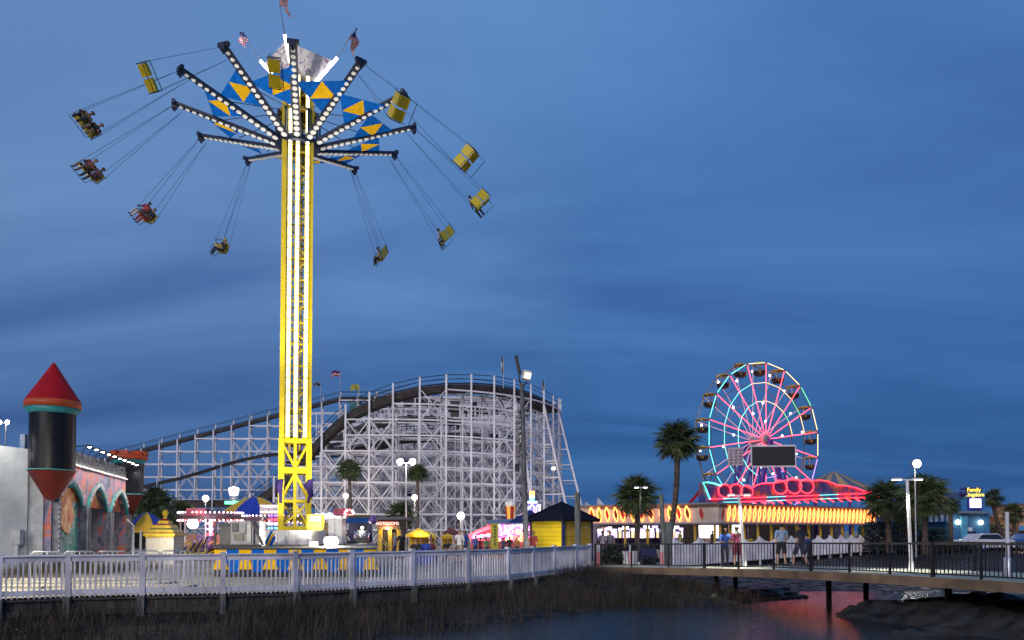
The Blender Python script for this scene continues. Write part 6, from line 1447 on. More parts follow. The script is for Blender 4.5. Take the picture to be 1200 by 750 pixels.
for k in range(3):
    mb = MB(); D = 36; mb.prism([P(308+k*3.4, 640, D), P(311.4+k*3.4, 640, D), P(320+k*1.6, 622+k*3.5, D), P(317+k*1.6, 622+k*3.0, D)], (0, .05, 0)); mb.build('stripe', (blue_cloth, gold_cloth, blue_cloth)[k], g)
# white box trailer, glaring flood lamp on the stage
D = 40.5; g = thing('white_cabinet', 'tall white equipment cabinet blazing in the flood light right of the tower', 'cabinet', V(pb(392, D))+Z(STZ))
a, c = GX(384.5, D), GX(400.5, D); mb = MB(); mb.box(((a+c)/2, D+.5, (STZ+H(609, D))/2), (c-a, 1.0, H(609, D)-STZ)); b = mb.build('body', mat('cab_white', (.80, .79, .76), .4, var=.06), g); mb = MB(); mb.box(((a+c)/2, D+.5, H(609, D)+.04), (c-a+.12, 1.1, .08)); mb.build('lid', galv, g); bar('door_seam', ((a+c)/2, D-.01, STZ+.1), ((a+c)/2, D-.01, H(611, D)), .03, .02, grey_steel, g, rollrz=0)
mb = MB(); mb.box((GX(381.5, D), D+.3, (STZ+H(612, D))/2), (.2, .5, H(612, D)-STZ)); mb.build('side_panel', mat('cab_tan', (.30, .22, .08), .6), g)
D = 35.5; g = thing('stage_floodlight', 'low glaring floodlight on the stage beside the white cabinet', 'floodlight', V(pb(388, D))+Z(STZ)); c = P(388, 634, D)
mb = MB(); mb.box(c+V((0, .12, 0)), (.62, .2, .40)); mb.build('housing', black_steel, g); mb = MB(); mb.box(c+V((0, 0, 0)), (.56, .04, .34)); mb.ball(c, .28, 12, 8, sc=(1.25, .5, .75)); mb.build('lens', lamp_white, g); bar('stand', V((c.x, c.y+.1, STZ)), c+V((0, .1, -.2)), .06, .06, black_steel, g, rollrz=0)
point(c+V((.12, .5, .2)), 130, (1, .95, .85), .2); spot(c+V((-.2, .4, .15)), SC+Z(6.5), 2000, 75, (1, .95, .82), .2); spot(c+V((0, -.35, .1)), V((c.x, 20, 0)), 1500, 150, (1, .94, .8), .12)
D = 35.2; g = thing('stage_floodlight', 'low floodlight on the stage in front of the white tower base block', 'floodlight', V(pb(366, D))+Z(STZ)); c = P(367.5, 637.5, D)
mb = MB(); mb.box(c+V((0, .1, 0)), (.42, .16, .24)); mb.build('housing', black_steel, g); mb = MB(); mb.box(c, (.38, .03, .2)); mb.build('lens', glow('soft_flood', (1, .97, .9), 3), g)
spot(c+V((-.2, .5, .2)), SC+Z(5), 600, 70, (1, .95, .82), .2)
spot(V((CX-3.5, 33.5, STZ+.3)), SC+Z(13), 2000, 60, (1, .94, .75), .2); spot(V((CX+3.2, 33.0, STZ+.3)), SC+Z(21), 9000, 38, (1, .95, .82), .2); spot(V((CX-3.2, 33.0, STZ+.3)), SC+Z(21), 6000, 38, (1, .95, .82), .2)
# signs on poles
D = 76.0; g = thing('ride_sign', 'small white lit sign on a post above the blue and yellow big top', 'sign', V(pb(274, D))); c = P(274, 575.5, D)
MB().lathe(c, [(.02, -.42), (.40, -.42), (.50, -.05), (.52, .30), (.02, .46)], 16, 0, Matrix.Diagonal((1, .35, 1, 1))).build('lit_face', glow('sign_white', (1, .95, .97), 2.6), g); bar('post', V((c.x, c.y, 0)), c-Z(.4), .28, .28, white_paint, g, rollrz=0)
for k in range(3): bar('letter_mark', c+V((-.36+.28*k, -.24, .05)), c+V((-.22+.28*k, -.24, .05)), .05, .3, neon_red, g)
mb = MB(); mb.box(P(273, 589, D), (1.5, .3, .3)); mb.build('green_light', glow('sign_green', (.1, 1, .45), 2.5), g)
D = 48.0; g = thing('lettered_sign', 'white lettered sign board left of the yellow tower legs', 'sign', V(pb(318, D))); a, c = P(305, 591.5, D), P(331, 601.5, D)
mb = MB(); mb.box((a+c)/2, (c.x-a.x, .12, a.z-c.z)); mb.build('board', mat('sign_board', (.7, .66, .66), .5, emit=(1, .92, .92), estr=.6, var=0), g); text('lettering', 'Scrambler', .33, (a+c)/2+V((0, -.075, 0)), mat('sign_ink', (.12, .08, .14), .6), g)
for px in (307, 329): bar('post', V((GX(px, D), D+.1, 0)), V((GX(px, D), D+.1, c.z)), .08, .08, galv, g, rollrz=0)
g = thing('light_column', 'blue and red bulb covered column under the lettered sign board', 'lamp', V(pb(320, 47))); MB().lathe(pb(320, 47), [(.20, 0), (.20, H(603, 47))], 10).build('shaft', mat('shaft_blue', (.2, .2, .5), .5), g); cc = V(pb(320, 47)); rows = [neon_purple, neon_red, bulb_pale, neon_teal, neon_red, bulb_pale]
for k in range(6): mb = MB(); zz = H(604+k*5, 47); [mb.ball(cc+V((.26*math.cos(j*.785), .26*math.sin(j*.785), zz)), .07, 6, 4) for j in range(8)]; mb.build('bulbs', rows[k], g)
for px, col_, nm, lab in ((401, 'rose_cabinet', 'red_kiosk', 'small dark red sign box above the blue awning food stand'),):
    D = 54.0; a, c = P(392, 596, D), P(410.5, 604, D); g = thing(nm, lab, 'sign', V(pb(px, D))); mb = MB(); mb.box((a+c)/2, (c.x-a.x, .8, a.z-c.z)); mb.build('box', mat(col_, (0, 0, 0)), g); bar('post', V((px and GX(px, D), D, 0)), V((GX(px, D), D, c.z)), .16, .16, galv, g, rollrz=0)
    bar('light_strip', P(393, 606.5, D), P(405, 606.5, D), .10, .2, glow('strip_mint', (.85, 1, .85), 1.5), g)
    for k in range(9): mb = MB(); mb.ball(P(409+math.cos(k*.7)*5, 601+math.sin(k*.7)*3.4, D-.6), .08, 6, 4); mb.build('bulb', glow('bulb_red', (0, 0, 0), 0) if k % 2 else bulb_pale, g)
D = 58.0; g = thing('script_sign', 'pale scroll shaped lit sign right of the yellow tower legs', 'sign', V(pb(381, D))); mb = MB()
for k in range(22): mb.ball(P(366+k*1.25, 605.5+1.8*math.sin(k*1.1)-k*.06, D), .15, 6, 4)
mb.build('bulb_scroll', glow('scroll_white', (.92, .9, 1), 1.6), g, kind='stuff'); bar('backing', P(366, 606, D+.2), P(394, 604.5, D+.2), .1, .55, mat('scroll_back', (.30, .30, .40), .6), g); bar('post', V((GX(380, D), D+.3, 0)), V((GX(380, D), D+.3, H(607, D))), .12, .12, galv, g, rollrz=0)
# food stand with blue awning, purple ball
D = 46.0; g = thing('food_stand', 'food stand with blue awning and shiny steel kettle', 'food stand', V(pb(420, D)))
x0_, x1_ = GX(405, D), GX(434, D); za_ = H(607, D)
mb = MB(); mb.prism([(x0_, D-1.0, H(613, D)), (x1_, D-1.0, H(613, D)), (x1_, D+.4, za_), (x0_, D+.4, za_)], (0, .02, .05)); mb.build('awning', mat('awning_blue', (.02, .16, .42), .7), g); bar('roof_edge', (x0_, D+.5, za_+.08), (x1_, D+.5, za_+.08), .3, .2, mat('edge_orange', (.50, .28, .06), .6), g)
bar('counter', (x0_, D, .55), (x1_, D, .55), 1.1, 1.0, mat('stand_dark', (.06, .05, .07), .6), g) ; mb = MB(); mb.lathe(P(423.5, 629, D-.3), [(.35, -.35), (.46, -.2), (.46, .3), (.30, .36), (.02, .42)], 14); mb.build('kettle', mat('bright_steel', (.7, .68, .66), .22, metal=.9, var=.05), g)
mb = MB(); mb.ball(P(424.5, 618.5, D-.5), .09, 8, 6); mb.build('bulb', lamp_warm, g); point(P(424, 619, D-.8), 60, (1, .85, .65)); bar('back_wall', (x0_, D+.9, 1.1), (x1_, D+.9, 1.1), .1, 2.2, mat('stand_wall', (.10, .10, .22), .7), g)
for px in (405.5, 433.5): bar('post', V((GX(px, D), D-.9, 0)), V((GX(px, D), D-.9, H(613, D))), .06, .06, black_steel, g, rollrz=0)
g = thing('stool_frame', 'black folding x-frame beside the food stand', 'frame', V(pb(405, 43))); D = 43
for a, c in (((401, 622), (410, 634)), ((410, 622), (401, 634)), ((401, 621.5), (410, 621.5))): bar('strut', P(*a, D), P(*c, D), .06, .06, black_steel, g)
for px in (401, 410): q = P(px, 634, D); bar('leg', V((q.x, q.y, 0)), q, .06, .06, black_steel, g, rollrz=0)
g = thing('balloon', 'big mottled purple ball on a stalk at the food stand corner', 'balloon', V(pb(437, 45))); MB().ball(P(437, 609.5, 45), .24, 16, 12, sc=(1, 1, 1.12)).build('ball', mat('ball_purple', (.36, .22, .60), .35, col2=(.18, .08, .34), scale=5), g); bar('stalk', V((GX(437, 45), 45, 0)), P(437, 614, 45), .03, .03, galv, g, rollrz=0)
# restrooms building
D = 58.0; g = thing('restroom_building', 'low restrooms building with red sign and yellow door columns', 'building', V(pb(454, D))); a, c = GX(441, D), GX(468, D); zr = H(609, D)
mb = MB(); mb.box(((a+c)/2, D+2.5, zr/2), (c-a, 4, zr)); mb.build('wall', mat('restroom_dark', (.06, .05, .05), .8, var=.3), g); bar('fascia', (a, D+.3, H(618, D)), (c, D+.3, H(618, D)), .5, .28, mat('fascia_wood', (.28, .18, .11), .7), g)
bar('sign_board', (GX(442, D), D, H(613.7, D)), (GX(466, D), D, H(613.7, D)), .08, .40, mat('sign_red', (.42, .07, .03), .6), g); text('lettering', 'RESTROOMS', .31, V(((GX(442, D)+GX(466, D))/2, D-.06, H(613.7, D))), glow('sign_letters', (1, .92, .85), 1.0), g, ext=.01)
mb = MB(); mb.ball((GX(454, D), D+.05, H(619.3, D)), .08, 8, 6); mb.build('bulb', lamp_warm, g); point((GX(454, D), D-.2, H(620.5, D)), 50, (1, .75, .45))
for px in (445, 456.5, 466.5): bar('door_column', V((GX(px, D), D+.35, 0)), V((GX(px, D), D+.35, H(620, D))), .30, .2, mat('column_yellow', (.62, .42, .03), .5), g, rollrz=0)
bar('roof', (a-.3, D+2.4, zr+.1), (c+.3, D+2.4, zr+.1), 5, .2, mat('roof_grey', (0, 0, 0)), g)
g = thing('stair_railing', 'tan sloping handrail in front of the restrooms', 'railing', V(pb(448, 55))); D = 55
for dy in (0, 6): bar('rail', P(443, 627+dy, D), P(457, 640+dy*.3, D), .06, .06, mat('rail_tan', (.50, .36, .10), .5), g)
for k in range(4): q = P(443+k*4.6, 627+k*4.3, D); bar('post', V((q.x, q.y, 0)), q, .05, .05, mat('rail_tan', (0, 0, 0)), g, rollrz=0)
# yellow canopy tents, maroon umbrella
def canopy(label, px, pya, pye, D, wpx, m, wallm_=None):
    c = V((GX(px, D), D, 0)); za, ze = H(pya, D), H(pye, D); hw = wpx*D/FPX/2; g = thing('canopy_tent', label, 'tent', c); cs = [c+V((sx*hw, sy*hw, ze)) for sx, sy in ((-1, -1), (1, -1), (1, 1), (-1, 1))]
    for i in range(4):
        p, q = cs[i], cs[(i+1) % 4]; mb = MB(); mb.add([p, q, c+Z(za), p-Z(.2), q-Z(.2)], [(0, 1, 2), (3, 4, 1, 0)]); mb.build('canvas_slope', m, g); bar('pole', V((p.x, p.y, 0)), p, .05, .05, white_paint, g, rollrz=0)
    if wallm_:
        for i in (0, 2): p, q = cs[2], cs[3]; 
        mb = MB(); mb.prism([V((cs[3].x, cs[3].y, 0)), V((cs[2].x, cs[2].y, 0)), cs[2], cs[3]], (0, .04, 0)); mb.build('back_sheet', wallm_, g)
ty = mat('tent_yellow', (.74, .50, .015), .7, var=.12, scale=2)
canopy('yellow peaked canopy tent behind the seated crowd', 491, 618.5, 626, 56, 27, ty, ty); canopy('yellow sided stall right of the yellow peaked tent', 501, 622, 627.5, 60, 20, ty, ty); canopy('yellow sided stall under the maroon umbrella', 524, 625, 628, 58, 14, ty, ty); canopy('maroon peaked umbrella left of the warm globe lamp', 529, 617, 624, 60, 19, mat('umbrella_maroon', (.12, .03, .04), .7))
point(P(492, 624, 55), 70, (1, .8, .4))
# glowing game stall with awning, lattice sign, popcorn tub, lit cupola
D = 52.0; g = thing('game_stall', 'pink and violet glowing prize stall under dark blue canvas', 'stall', V(pb(603, D)))
a, c = GX(571, D), GX(622, D); zt2 = H(614, D)
bar('counter', (a, D-.6, .5), (c, D-.6, .5), .6, 1.0, mat('stall_front', (.30, .10, .12), .6), g); bar('back_wall', (a, D+2, 1.1), (c, D+2, 1.1), .1, 2.2, mat('stall_back', (.30, .14, .36), .7), g)
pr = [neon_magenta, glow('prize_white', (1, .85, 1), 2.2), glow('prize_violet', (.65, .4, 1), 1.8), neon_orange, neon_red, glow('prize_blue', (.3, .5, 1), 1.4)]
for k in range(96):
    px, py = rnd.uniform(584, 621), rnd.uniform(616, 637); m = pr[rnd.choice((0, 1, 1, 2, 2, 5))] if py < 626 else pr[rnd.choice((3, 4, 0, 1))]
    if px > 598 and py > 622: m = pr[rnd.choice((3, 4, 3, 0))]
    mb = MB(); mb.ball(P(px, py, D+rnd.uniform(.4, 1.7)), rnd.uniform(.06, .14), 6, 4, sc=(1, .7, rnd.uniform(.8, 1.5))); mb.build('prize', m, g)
for k in range(6): bar('light_strip', P(584, 617+k*2.6, D+1.8), P(612, 614.6+k*2.2, D+1.8), .05, .07, pr[(1, 2, 0)[k % 3]], g)
for px in (572, 583, 603, 621): bar('post', V((GX(px, D), D-.85, 0)), V((GX(px, D), D-.85, zt2)), .07, .07, galv, g, rollrz=0)
mb = MB(); mb.prism([(a, D-1.2, zt2), (GX(612, D), D-1.2, zt2), (GX(612, D), D+1.2, H(608, D)), (a, D+1.2, H(610, D))], (0, .02, .05)); mb.build('awning', mat('awning_slate', (.16, .22, .30), .7), g)
mb = MB(); ap_ = P(621, 597, D+.5); vs = [P(594, 612.5, D-1), P(640, 612.5, D-1), P(640, 610, D+2), P(600, 610, D+2)]; mb.add(vs+[ap_], [(0, 1, 4), (1, 2, 4), (2, 3, 4), (3, 0, 4)]); mb.build('tent_roof', mat('tent_navy', (.015, .02, .12), .6), g)
point(P(602, 618, D+.2), 90, (.9, .5, 1)); point(P(612, 630, D-1.6), 50, (1, .4, .25))
D = 50.0; g = thing('dome_stall', 'low stall with curved red orange bulb canopy left of the lattice sign', 'stall', V(pb(562, D)))
for k in range(5):
    mb = MB(); mb.path([P(550+j*2.8, 630-(10-k*1.0)*math.sin(math.pi*(j+1)/22)-.2*j, D+k*.35) for j in range(11)], .11, 5); mb.build('canopy_rib', (neon_red, mat('coral', (.60, .14, .08), .6))[k % 2], g)
for k in range(9): mb = MB(); mb.ball(P(554+k*2.6, 629.5-k*.35, D-.2), .10, 6, 4); mb.build('bulb', (neon_magenta, bulb_pale, neon_magenta)[k % 3], g)
bar('counter', P(552, 640, D), P(574, 640, D), .6, .9, mat('stall_red', (.35, .05, .05), .6), g); point(P(562, 630, D-.6), 50, (1, .35, .55))
for px in (553, 574): bar('post', V((GX(px, D), D, 0)), V((GX(px, D), D, H(628, D))), .06, .06, galv, g, rollrz=0)
D = 46.0; g = thing('lattice_sign', 'tall olive yellow panel sign with dark marks left of the glowing stall', 'sign', V(pb(579.5, D))); a, c = P(575, 613.5, D), P(584, 641, D); bar('panel', V(((a.x+c.x)/2, D, .02)), V(((a.x+c.x)/2, D, a.z)), c.x-a.x, .12, mat('panel_olive', (.42, .40, .03), .6, var=.12), g, rollrz=0)
for k in range(6): bar('dark_mark', P(579.2, 617+k*4.1, D-.09), P(580.8, 617+k*4.1, D-.09), .03, .12, black_steel, g) 
D = 66.0; g = thing('popcorn_tub', 'giant red and gold striped popcorn tub sign with white top', 'sign', V(pb(598, D))); cc = P(598, 608.5, D); hh = 15*D/FPX
for k in range(8):
    a_ = 2*math.pi*k/8; mb = MB(); n_ = 4; vs = []
    for i in range(n_+1): aa = a_+2*math.pi/8*i/n_; vs += [cc+V((.34*math.cos(aa), .34*math.sin(aa), 0)), cc+V((.44*math.cos(aa), .44*math.sin(aa), hh))]
    mb.add(vs, [(2*i, 2*i+2, 2*i+3, 2*i+1) for i in range(n_)]); mb.build('stripe_panel', (mat('tub_red', (.42, .03, .02), .5, emit=(1, .1, .05), estr=.06, var=0), mat('tub_gold', (.8, .42, .06), .5, emit=(1, .5, .1), estr=.35, var=0))[k % 2], g)
mb = MB(); mb.ball(cc+Z(hh+.12), .38, 12, 8); [mb.ball(cc+V((.25*math.cos(k*1.05), .25*math.sin(k*1.05), hh+.22)), .2, 8, 6) for k in range(6)]; mb.build('popcorn', mat('popcorn_white', (.75, .72, .68), .6, emit=(1, .97, .9), estr=.2, var=.1), g); bar('post', V((cc.x, D, 0)), cc, .14, .14, galv, g, rollrz=0)
D = 62.0; g = thing('lit_cupola', 'small violet lit cupola with rainbow tip beside the thick grey pole', 'kiosk', V(pb(623, D))); cc = V(pb(623.5, D)); 
MB().lathe(cc, [(1.0, 0), (1.0, H(608, D))], 12).build('kiosk_wall', mat('stall_back', (0, 0, 0)), g)
MB().lathe(cc, [(1.15, H(606, D)), (.95, H(603, D)), (.62, H(600, D))], 12).build('lower_roof', glow('cupola_rose', (1, .55, .62), 1.2), g); MB().lathe(cc, [(.60, H(600, D)), (.52, H(590, D))], 12).build('drum', mat('drum_violet', (.20, .16, .45), .5, emit=(.3, .25, 1), estr=.5, var=0), g)
for k in range(8):
    a_ = 2*math.pi*k/8; mb = MB(); zb3 = H(599.5, D); mb.path([cc+V((.66*math.cos(a_+t_), .66*math.sin(a_+t_), zb3+h_)) for t_, h_ in ((-.25, 0), (-.25, .35), (0, .55), (.25, .35), (.25, 0))], .045, 5); mb.build('light_arch', glow('arch_white', (.85, .8, 1), 2.5), g)
for z0, z1, m in ((590, 587.5, glow('tip_white', (.9, .95, 1), 2)), (587.5, 584, neon_green), (584, 580, neon_yellow), (580, 575.5, neon_orange)): MB().lathe(cc, [(.42 if z0 > 589 else .22, H(z0, D)), (.42 if z0 > 589 else .20, H(z1, D))], 10).build('tip_band', m, g)

# ------------------------------------------------------------------ crowd barriers by the castle
def barrier(p, q, label):
    g = thing('crowd_barrier', label, 'barrier', p, group='steel crowd barriers in front of the castle and booth'); u = (q-p); L = u.length; u /= L
    mb = MB(); mb.path([p+Z(.05), p+Z(1.0), p+u*.08+Z(1.08), q-u*.08+Z(1.08), q+Z(1.0), q+Z(.05)], .022, 6); mb.path([p+Z(.2), q+Z(.2)], .018, 5)
    mb.build('frame', galv, g)
    for k in range(1, int(L/.14)): bar('upright', p+u*(k*.14)+Z(.2), p+u*(k*.14)+Z(1.07), .014, .014, galv, g, rollrz=0)
    for e in (p+u*.3, q-u*.3): nn = V((-u.y, u.x, 0)); bar('foot', e-nn*.25+Z(.03), e+nn*.25+Z(.03), .04, .03, galv, g)
bl = [(36, 23.0), (74, 23.2), (113, 23.5), (150, 23.8), (188, 24.2), (226, 24.6)]
BLAB = ['steel crowd barrier in front of the castle corner pier, leftmost of five', 'steel crowd barrier in front of the first mural arch', 'steel crowd barrier in front of the second and third arches', 'steel crowd barrier in front of the umbrella tent', 'steel crowd barrier in front of the cream booth']
for i, ((a, d1), (b, d2)) in enumerate(zip(bl[:-1], bl[1:])): barrier(V((GX(a+1, d1), d1, 0)), V((GX(b-1, d2), d2, 0)), BLAB[i])
g = thing('kerb_step', 'low concrete ramp with dark step lines behind the left part of the picket fence', 'ramp', (GX(70, 24), 24, 0))
for k in range(3): y = 23.6+k*1.1; bar('slab', V((GX(-20, y), y, .03+.03*k)), V((GX(225-k*25, y), y, .03+.03*k)), 1.0, .06+.0*k, concrete, g)
point((-13.5, 27.5, 4.2), 330, (1, .93, .72), .4) if False else None

# ------------------------------------------------------------------ scalloped promenade fence, planter, markers
pa, pb2 = V((7.6, 36.6, 0)), V((31.0, 66.3, 0)); u = (pb2-pa); L = u.length; u /= L
sf = thing('scalloped_fence', 'white picket fence with swooping scalloped tops behind the walkway', 'fence', pa); nb2 = 15; rz = math.atan2(u.y, u.x)
pk = []
def scallop_run(pa, pb2, nb2, last):
    u = (pb2-pa); L = u.length; u /= L; rz = math.atan2(u.y, u.x)
    for k in range(nb2+1):
        p = pa+u*(L*k/nb2)
        if k < nb2 or last: bar('post', p+Z(-.3), p+Z(1.38), .12, .12, fence_white, sf, rollrz=rz)
        if k == nb2: break
        q = pa+u*(L*(k+1)/nb2); bar('rail', p+Z(.25), q+Z(.25), .05, .09, fence_white, sf); bar('rail', p+Z(.85), q+Z(.85), .05, .09, fence_white, sf)
        n = 14
        for j in range(n): f = (j+.5)/n; hh = 1.06+.28*abs(2*f-1)**1.8; r_ = p.lerp(q, f)+V((u.y, -u.x, 0))*.04; pk.append((r_+Z(.05), r_+Z(hh), .125 , .022))
scallop_run(pa, pb2, 14, False); scallop_run(pb2, V((46.5, 80.2, 0)), 6, True)
bars('picket', pk, fence_white, sf)
p = V(pb(738, 38.2)); g = thing('planter', 'white slatted planter tub with a dark plant behind the walkway', 'planter', p)
for k in range(14): a = 2*math.pi*k/14; d = V((math.cos(a), math.sin(a), 0)); bar('stave', p+d*.31+Z(.02), p+d*.40+Z(.72), .15, .03, white_paint, g)
MB().lathe(p, [(.30, .02), (.37, .66), (.02, .66)], 14).build('liner', black_wall, g)
mb = MB(); r = random.Random(3)
for k in range(160): d = V((r.gauss(0, 1), r.gauss(0, 1), r.uniform(.4, 2))).normalized(); s = d.orthogonal().normalized()*.03; q = p+Z(.66)+V((r.uniform(-.25, .25), r.uniform(-.25, .25), 0)); l = r.uniform(.25, .6); mb.add([q-s, q+s, q+d*l], [(0, 1, 2)])
mb.build('foliage', mat('plant_purple', (.06, .03, .07), .7, var=.4), g, kind='stuff')
for k, (px, D, lab) in enumerate(((701, 34.6, 'red and white marker post at the white fence end'), (739, 35.0, 'red and white marker post in front of the white planter'), (775.5, 35.0, 'red and white marker post in front of the round pile'))):
    p = V((GX(px, D), D, walk_z(.02+k*.04)-.02)) if False else V((GX(px, D), D, 0)); g = thing('marker_post', lab, 'post', p); bar('red_shaft', p, p+Z(.74), .13, .09, glow('marker_red', (.9, .03, .03), .12), g, rollrz=0); bar('white_band', p+Z(.74), p+Z(1.12), .13, .09, white_paint, g, rollrz=0)
g = thing('patio_bench', 'dark blue bench among plants between the marker posts', 'bench', V(pb(760, 37)))
bar('seat', V(pb(751, 37))+Z(.45), V(pb(768, 37))+Z(.45), .4, .06, mat('bench_navy', (.012, .02, .09), .6), g); bar('backrest', V(pb(751, 37.2))+Z(.7), V(pb(768, 37.2))+Z(.7), .05, .35, mat('bench_navy', (0, 0, 0)), g)
for px in (752, 767): bar('leg', V(pb(px, 37)), V(pb(px, 37))+Z(.42), .06, .3, black_steel, g, rollrz=0)
for a in (('low dark shrub left of the white planter', 720, 640, 38.5, 24, 16, 11), ('low dark shrub right of the white planter', 757, 640, 39.5, 20, 16, 12)): shrub(*a, dkleaf)

# ------------------------------------------------------------------ right hand side: sign building, awning house, parked cars
D = 72.0; g = thing('sign_building', 'blue entrance building with lit yellow name sign and white screen', 'building', V(pb(1137, D)))
bl_ = mat('building_blue', (.04, .17, .38), .75, var=.15, scale=.7); bl2 = mat('tower_blue', (.04, .22, .48), .7, var=.15, scale=.7)
def bxp(pa_, pb_, y0, y1, dd, dep, m, nm, par=None):
    a, c = GX(pa_, dd), GX(pb_, dd); z1, z2 = max(0, H(y1, dd)), H(y0, dd); mb = MB(); mb.box(((a+c)/2, dd+dep/2, (z1+z2)/2), (c-a, dep, z2-z1)); return mb.build(nm, m, par or g)
bxp(1114, 1160, 601, 660, D, 5, bl_, 'wall'); bxp(1127, 1155, 576, 600.8, D+.4, 4, bl2, 'tower'); bxp(1127, 1134, 604, 660, D-.25, .24, mat('pilaster', (.09, .36, .60), .7), 'pilaster'); bxp(1126, 1162, 599, 601.5, D-.8, 6, mat('cornice_grey', (.20, .24, .32), .6), 'cornice')
sc_ = bxp(1136, 1152, 583, 596.5, D+.1, .28, mat('screen_case', (.10, .06, .40), .5), 'screen_case'); bxp(1137.5, 1150.5, 584.5, 594.8, D+.05, .06, glow('screen_white', (1, .95, 1), 2.2), 'screen', sc_)
text('lettering', 'Family', .50, V((GX(1143, D), D+.1, H(574, D))), glow('letters_gold', (1, .62, .02), 2.2), g); text('lettering', 'Kingdom', .50, V((GX(1143.5, D), D+.1, H(579.7, D))), glow('letters_gold', (1, .62, .02), 2.2), g)
bxp(1134, 1152, 571.5, 582.3, D+.45, .15, mat('sign_backer', (.03, .03, .14), .6), 'sign_backer')
mb = MB(); [mb.lathe(P(1131, 577.5, D), [(.02, -.35), (.30, -.3), (.35, .1), (.15, .12), (.02, .12)], 8)]; [mb.ball(P(1128.5+k*1.4, 573.5-(k % 2)*1.2, D), .10, 6, 4) for k in range(5)]; mb.v = [(x_-.18, y_, z_) for x_, y_, z_ in mb.v]; mb.build('crown_emblem', mat('emblem_navy', (.03, .03, .20), .5), g)
for px, py in ((1122.5, 612), (1149.5, 612.3)): mb = MB(); mb.ball(P(px, py, D-.2), .21, 10, 8); mb.build('wall_lamp', lamp_warm, g); point(P(px, py, D-.8), 4, (1, .85, .6))
bxp(1135, 1139.5, 618, 622.5, D-.3, .1, white_paint, 'notice'); bxp(1134.5, 1144, 622.6, 626, D-.3, .1, navy_steel, 'notice')
D = 70.0; g = thing('awning_house', 'low blue house with striped canopy behind the dark palms', 'building', V(pb(1080, D))); bxp(1040, 1113, 611, 660, D, 6, mat('house_blue', (.04, .20, .34), .75, var=.25, scale=.8), 'wall')
for k in range(8): mb = MB(); px = 1086+k*3.3; mb.prism([P(px, 611.5, D-1.2), P(px+3.3, 611.5, D-1.2), P(px+3.3, 603, D+.5), P(px, 603, D+.5)], (0, .03, 0)); mb.build('canopy_stripe', (navy_steel, mat('stripe_grey', (.35, .38, .42), .7))[k % 2], g)
mb = MB(); mb.lathe(V((GX(1103, D+3), D+3, 0)), [(1.5, H(596, D)), (1.0, H(586, D)), (.05, H(576, D))], 10); mb.build('gold_cupola', mat('cupola_gold', (.55, .30, .05), .5), g)
for k in range(14): mb = MB(); mb.ball(P(1076+rnd.uniform(0, 17), 586+rnd.uniform(0, 9), D-1), .08, 6, 4); mb.build('bulb', glow('bulb_blue', (.7, .75, 1), 4), g)
for px, py, m in ((1047, 599, neon_yellow), (1052, 597, neon_yellow), (1057, 599, lamp_warm), (1067, 598, lamp_white), (1029, 604, lamp_warm), (1069, 586, lamp_white)): q = P(px, py, 66); gg = thing('bulb_lamp', {1047: 'yellow lamp among the dark palms, lowest of the yellow three', 1052: 'yellow lamp among the dark palms, topmost of the yellow three', 1057: 'warm white lamp just left of the tall T-shaped lamp pole', 1067: 'white lamp just right of the tall T-shaped lamp pole', 1029: 'warm lamp at the right end of the glowing fascia', 1069: 'white lamp high in the wide dark palm crown'}[px], 'lamp', q); mb = MB(); mb.ball(q, .14, 8, 6); mb.build('globe', m, gg); mb = MB(); mb.tube((q.x, q.y, 0), q-Z(.12), .03, n=5); mb.build('stem', black_steel, gg)
g = thing('orange_wall', 'orange lit gable wall at the right edge of the view', 'building', V(pb(1202, 92))); D = 92; bxp(1195, 1225, 592, 640, D, 5, mat('gable_orange', (.62, .34, .16), .8, var=.2, scale=.6), 'wall'); bar('roof', (GX(1194, D), D+2.5, H(592, D)+.1), (GX(1226, D), D+2.5, H(592, D)+.1), 5.6, .2, mat('roof_grey', (0, 0, 0)), g); bxp(1180, 1225, 616, 622, 90, 3, bl2, 'awning'); point(P(1196, 605, 86), 400, (1, .6, .3))
g = thing('dark_shed', 'low brown shed behind the parked cars at the right', 'building', V(pb(1170, 88))); D = 88; bxp(1160, 1194, 606, 650, D, 4, mat('shed_brown', (.06, .045, .035), .8, var=.3), 'wall'); bar('roof', (GX(1158, D), D+2, H(605, D)), (GX(1196, D), D+2, H(605, D)), 5, .25, mat('shed_roof', (.10, .08, .07), .8), g)
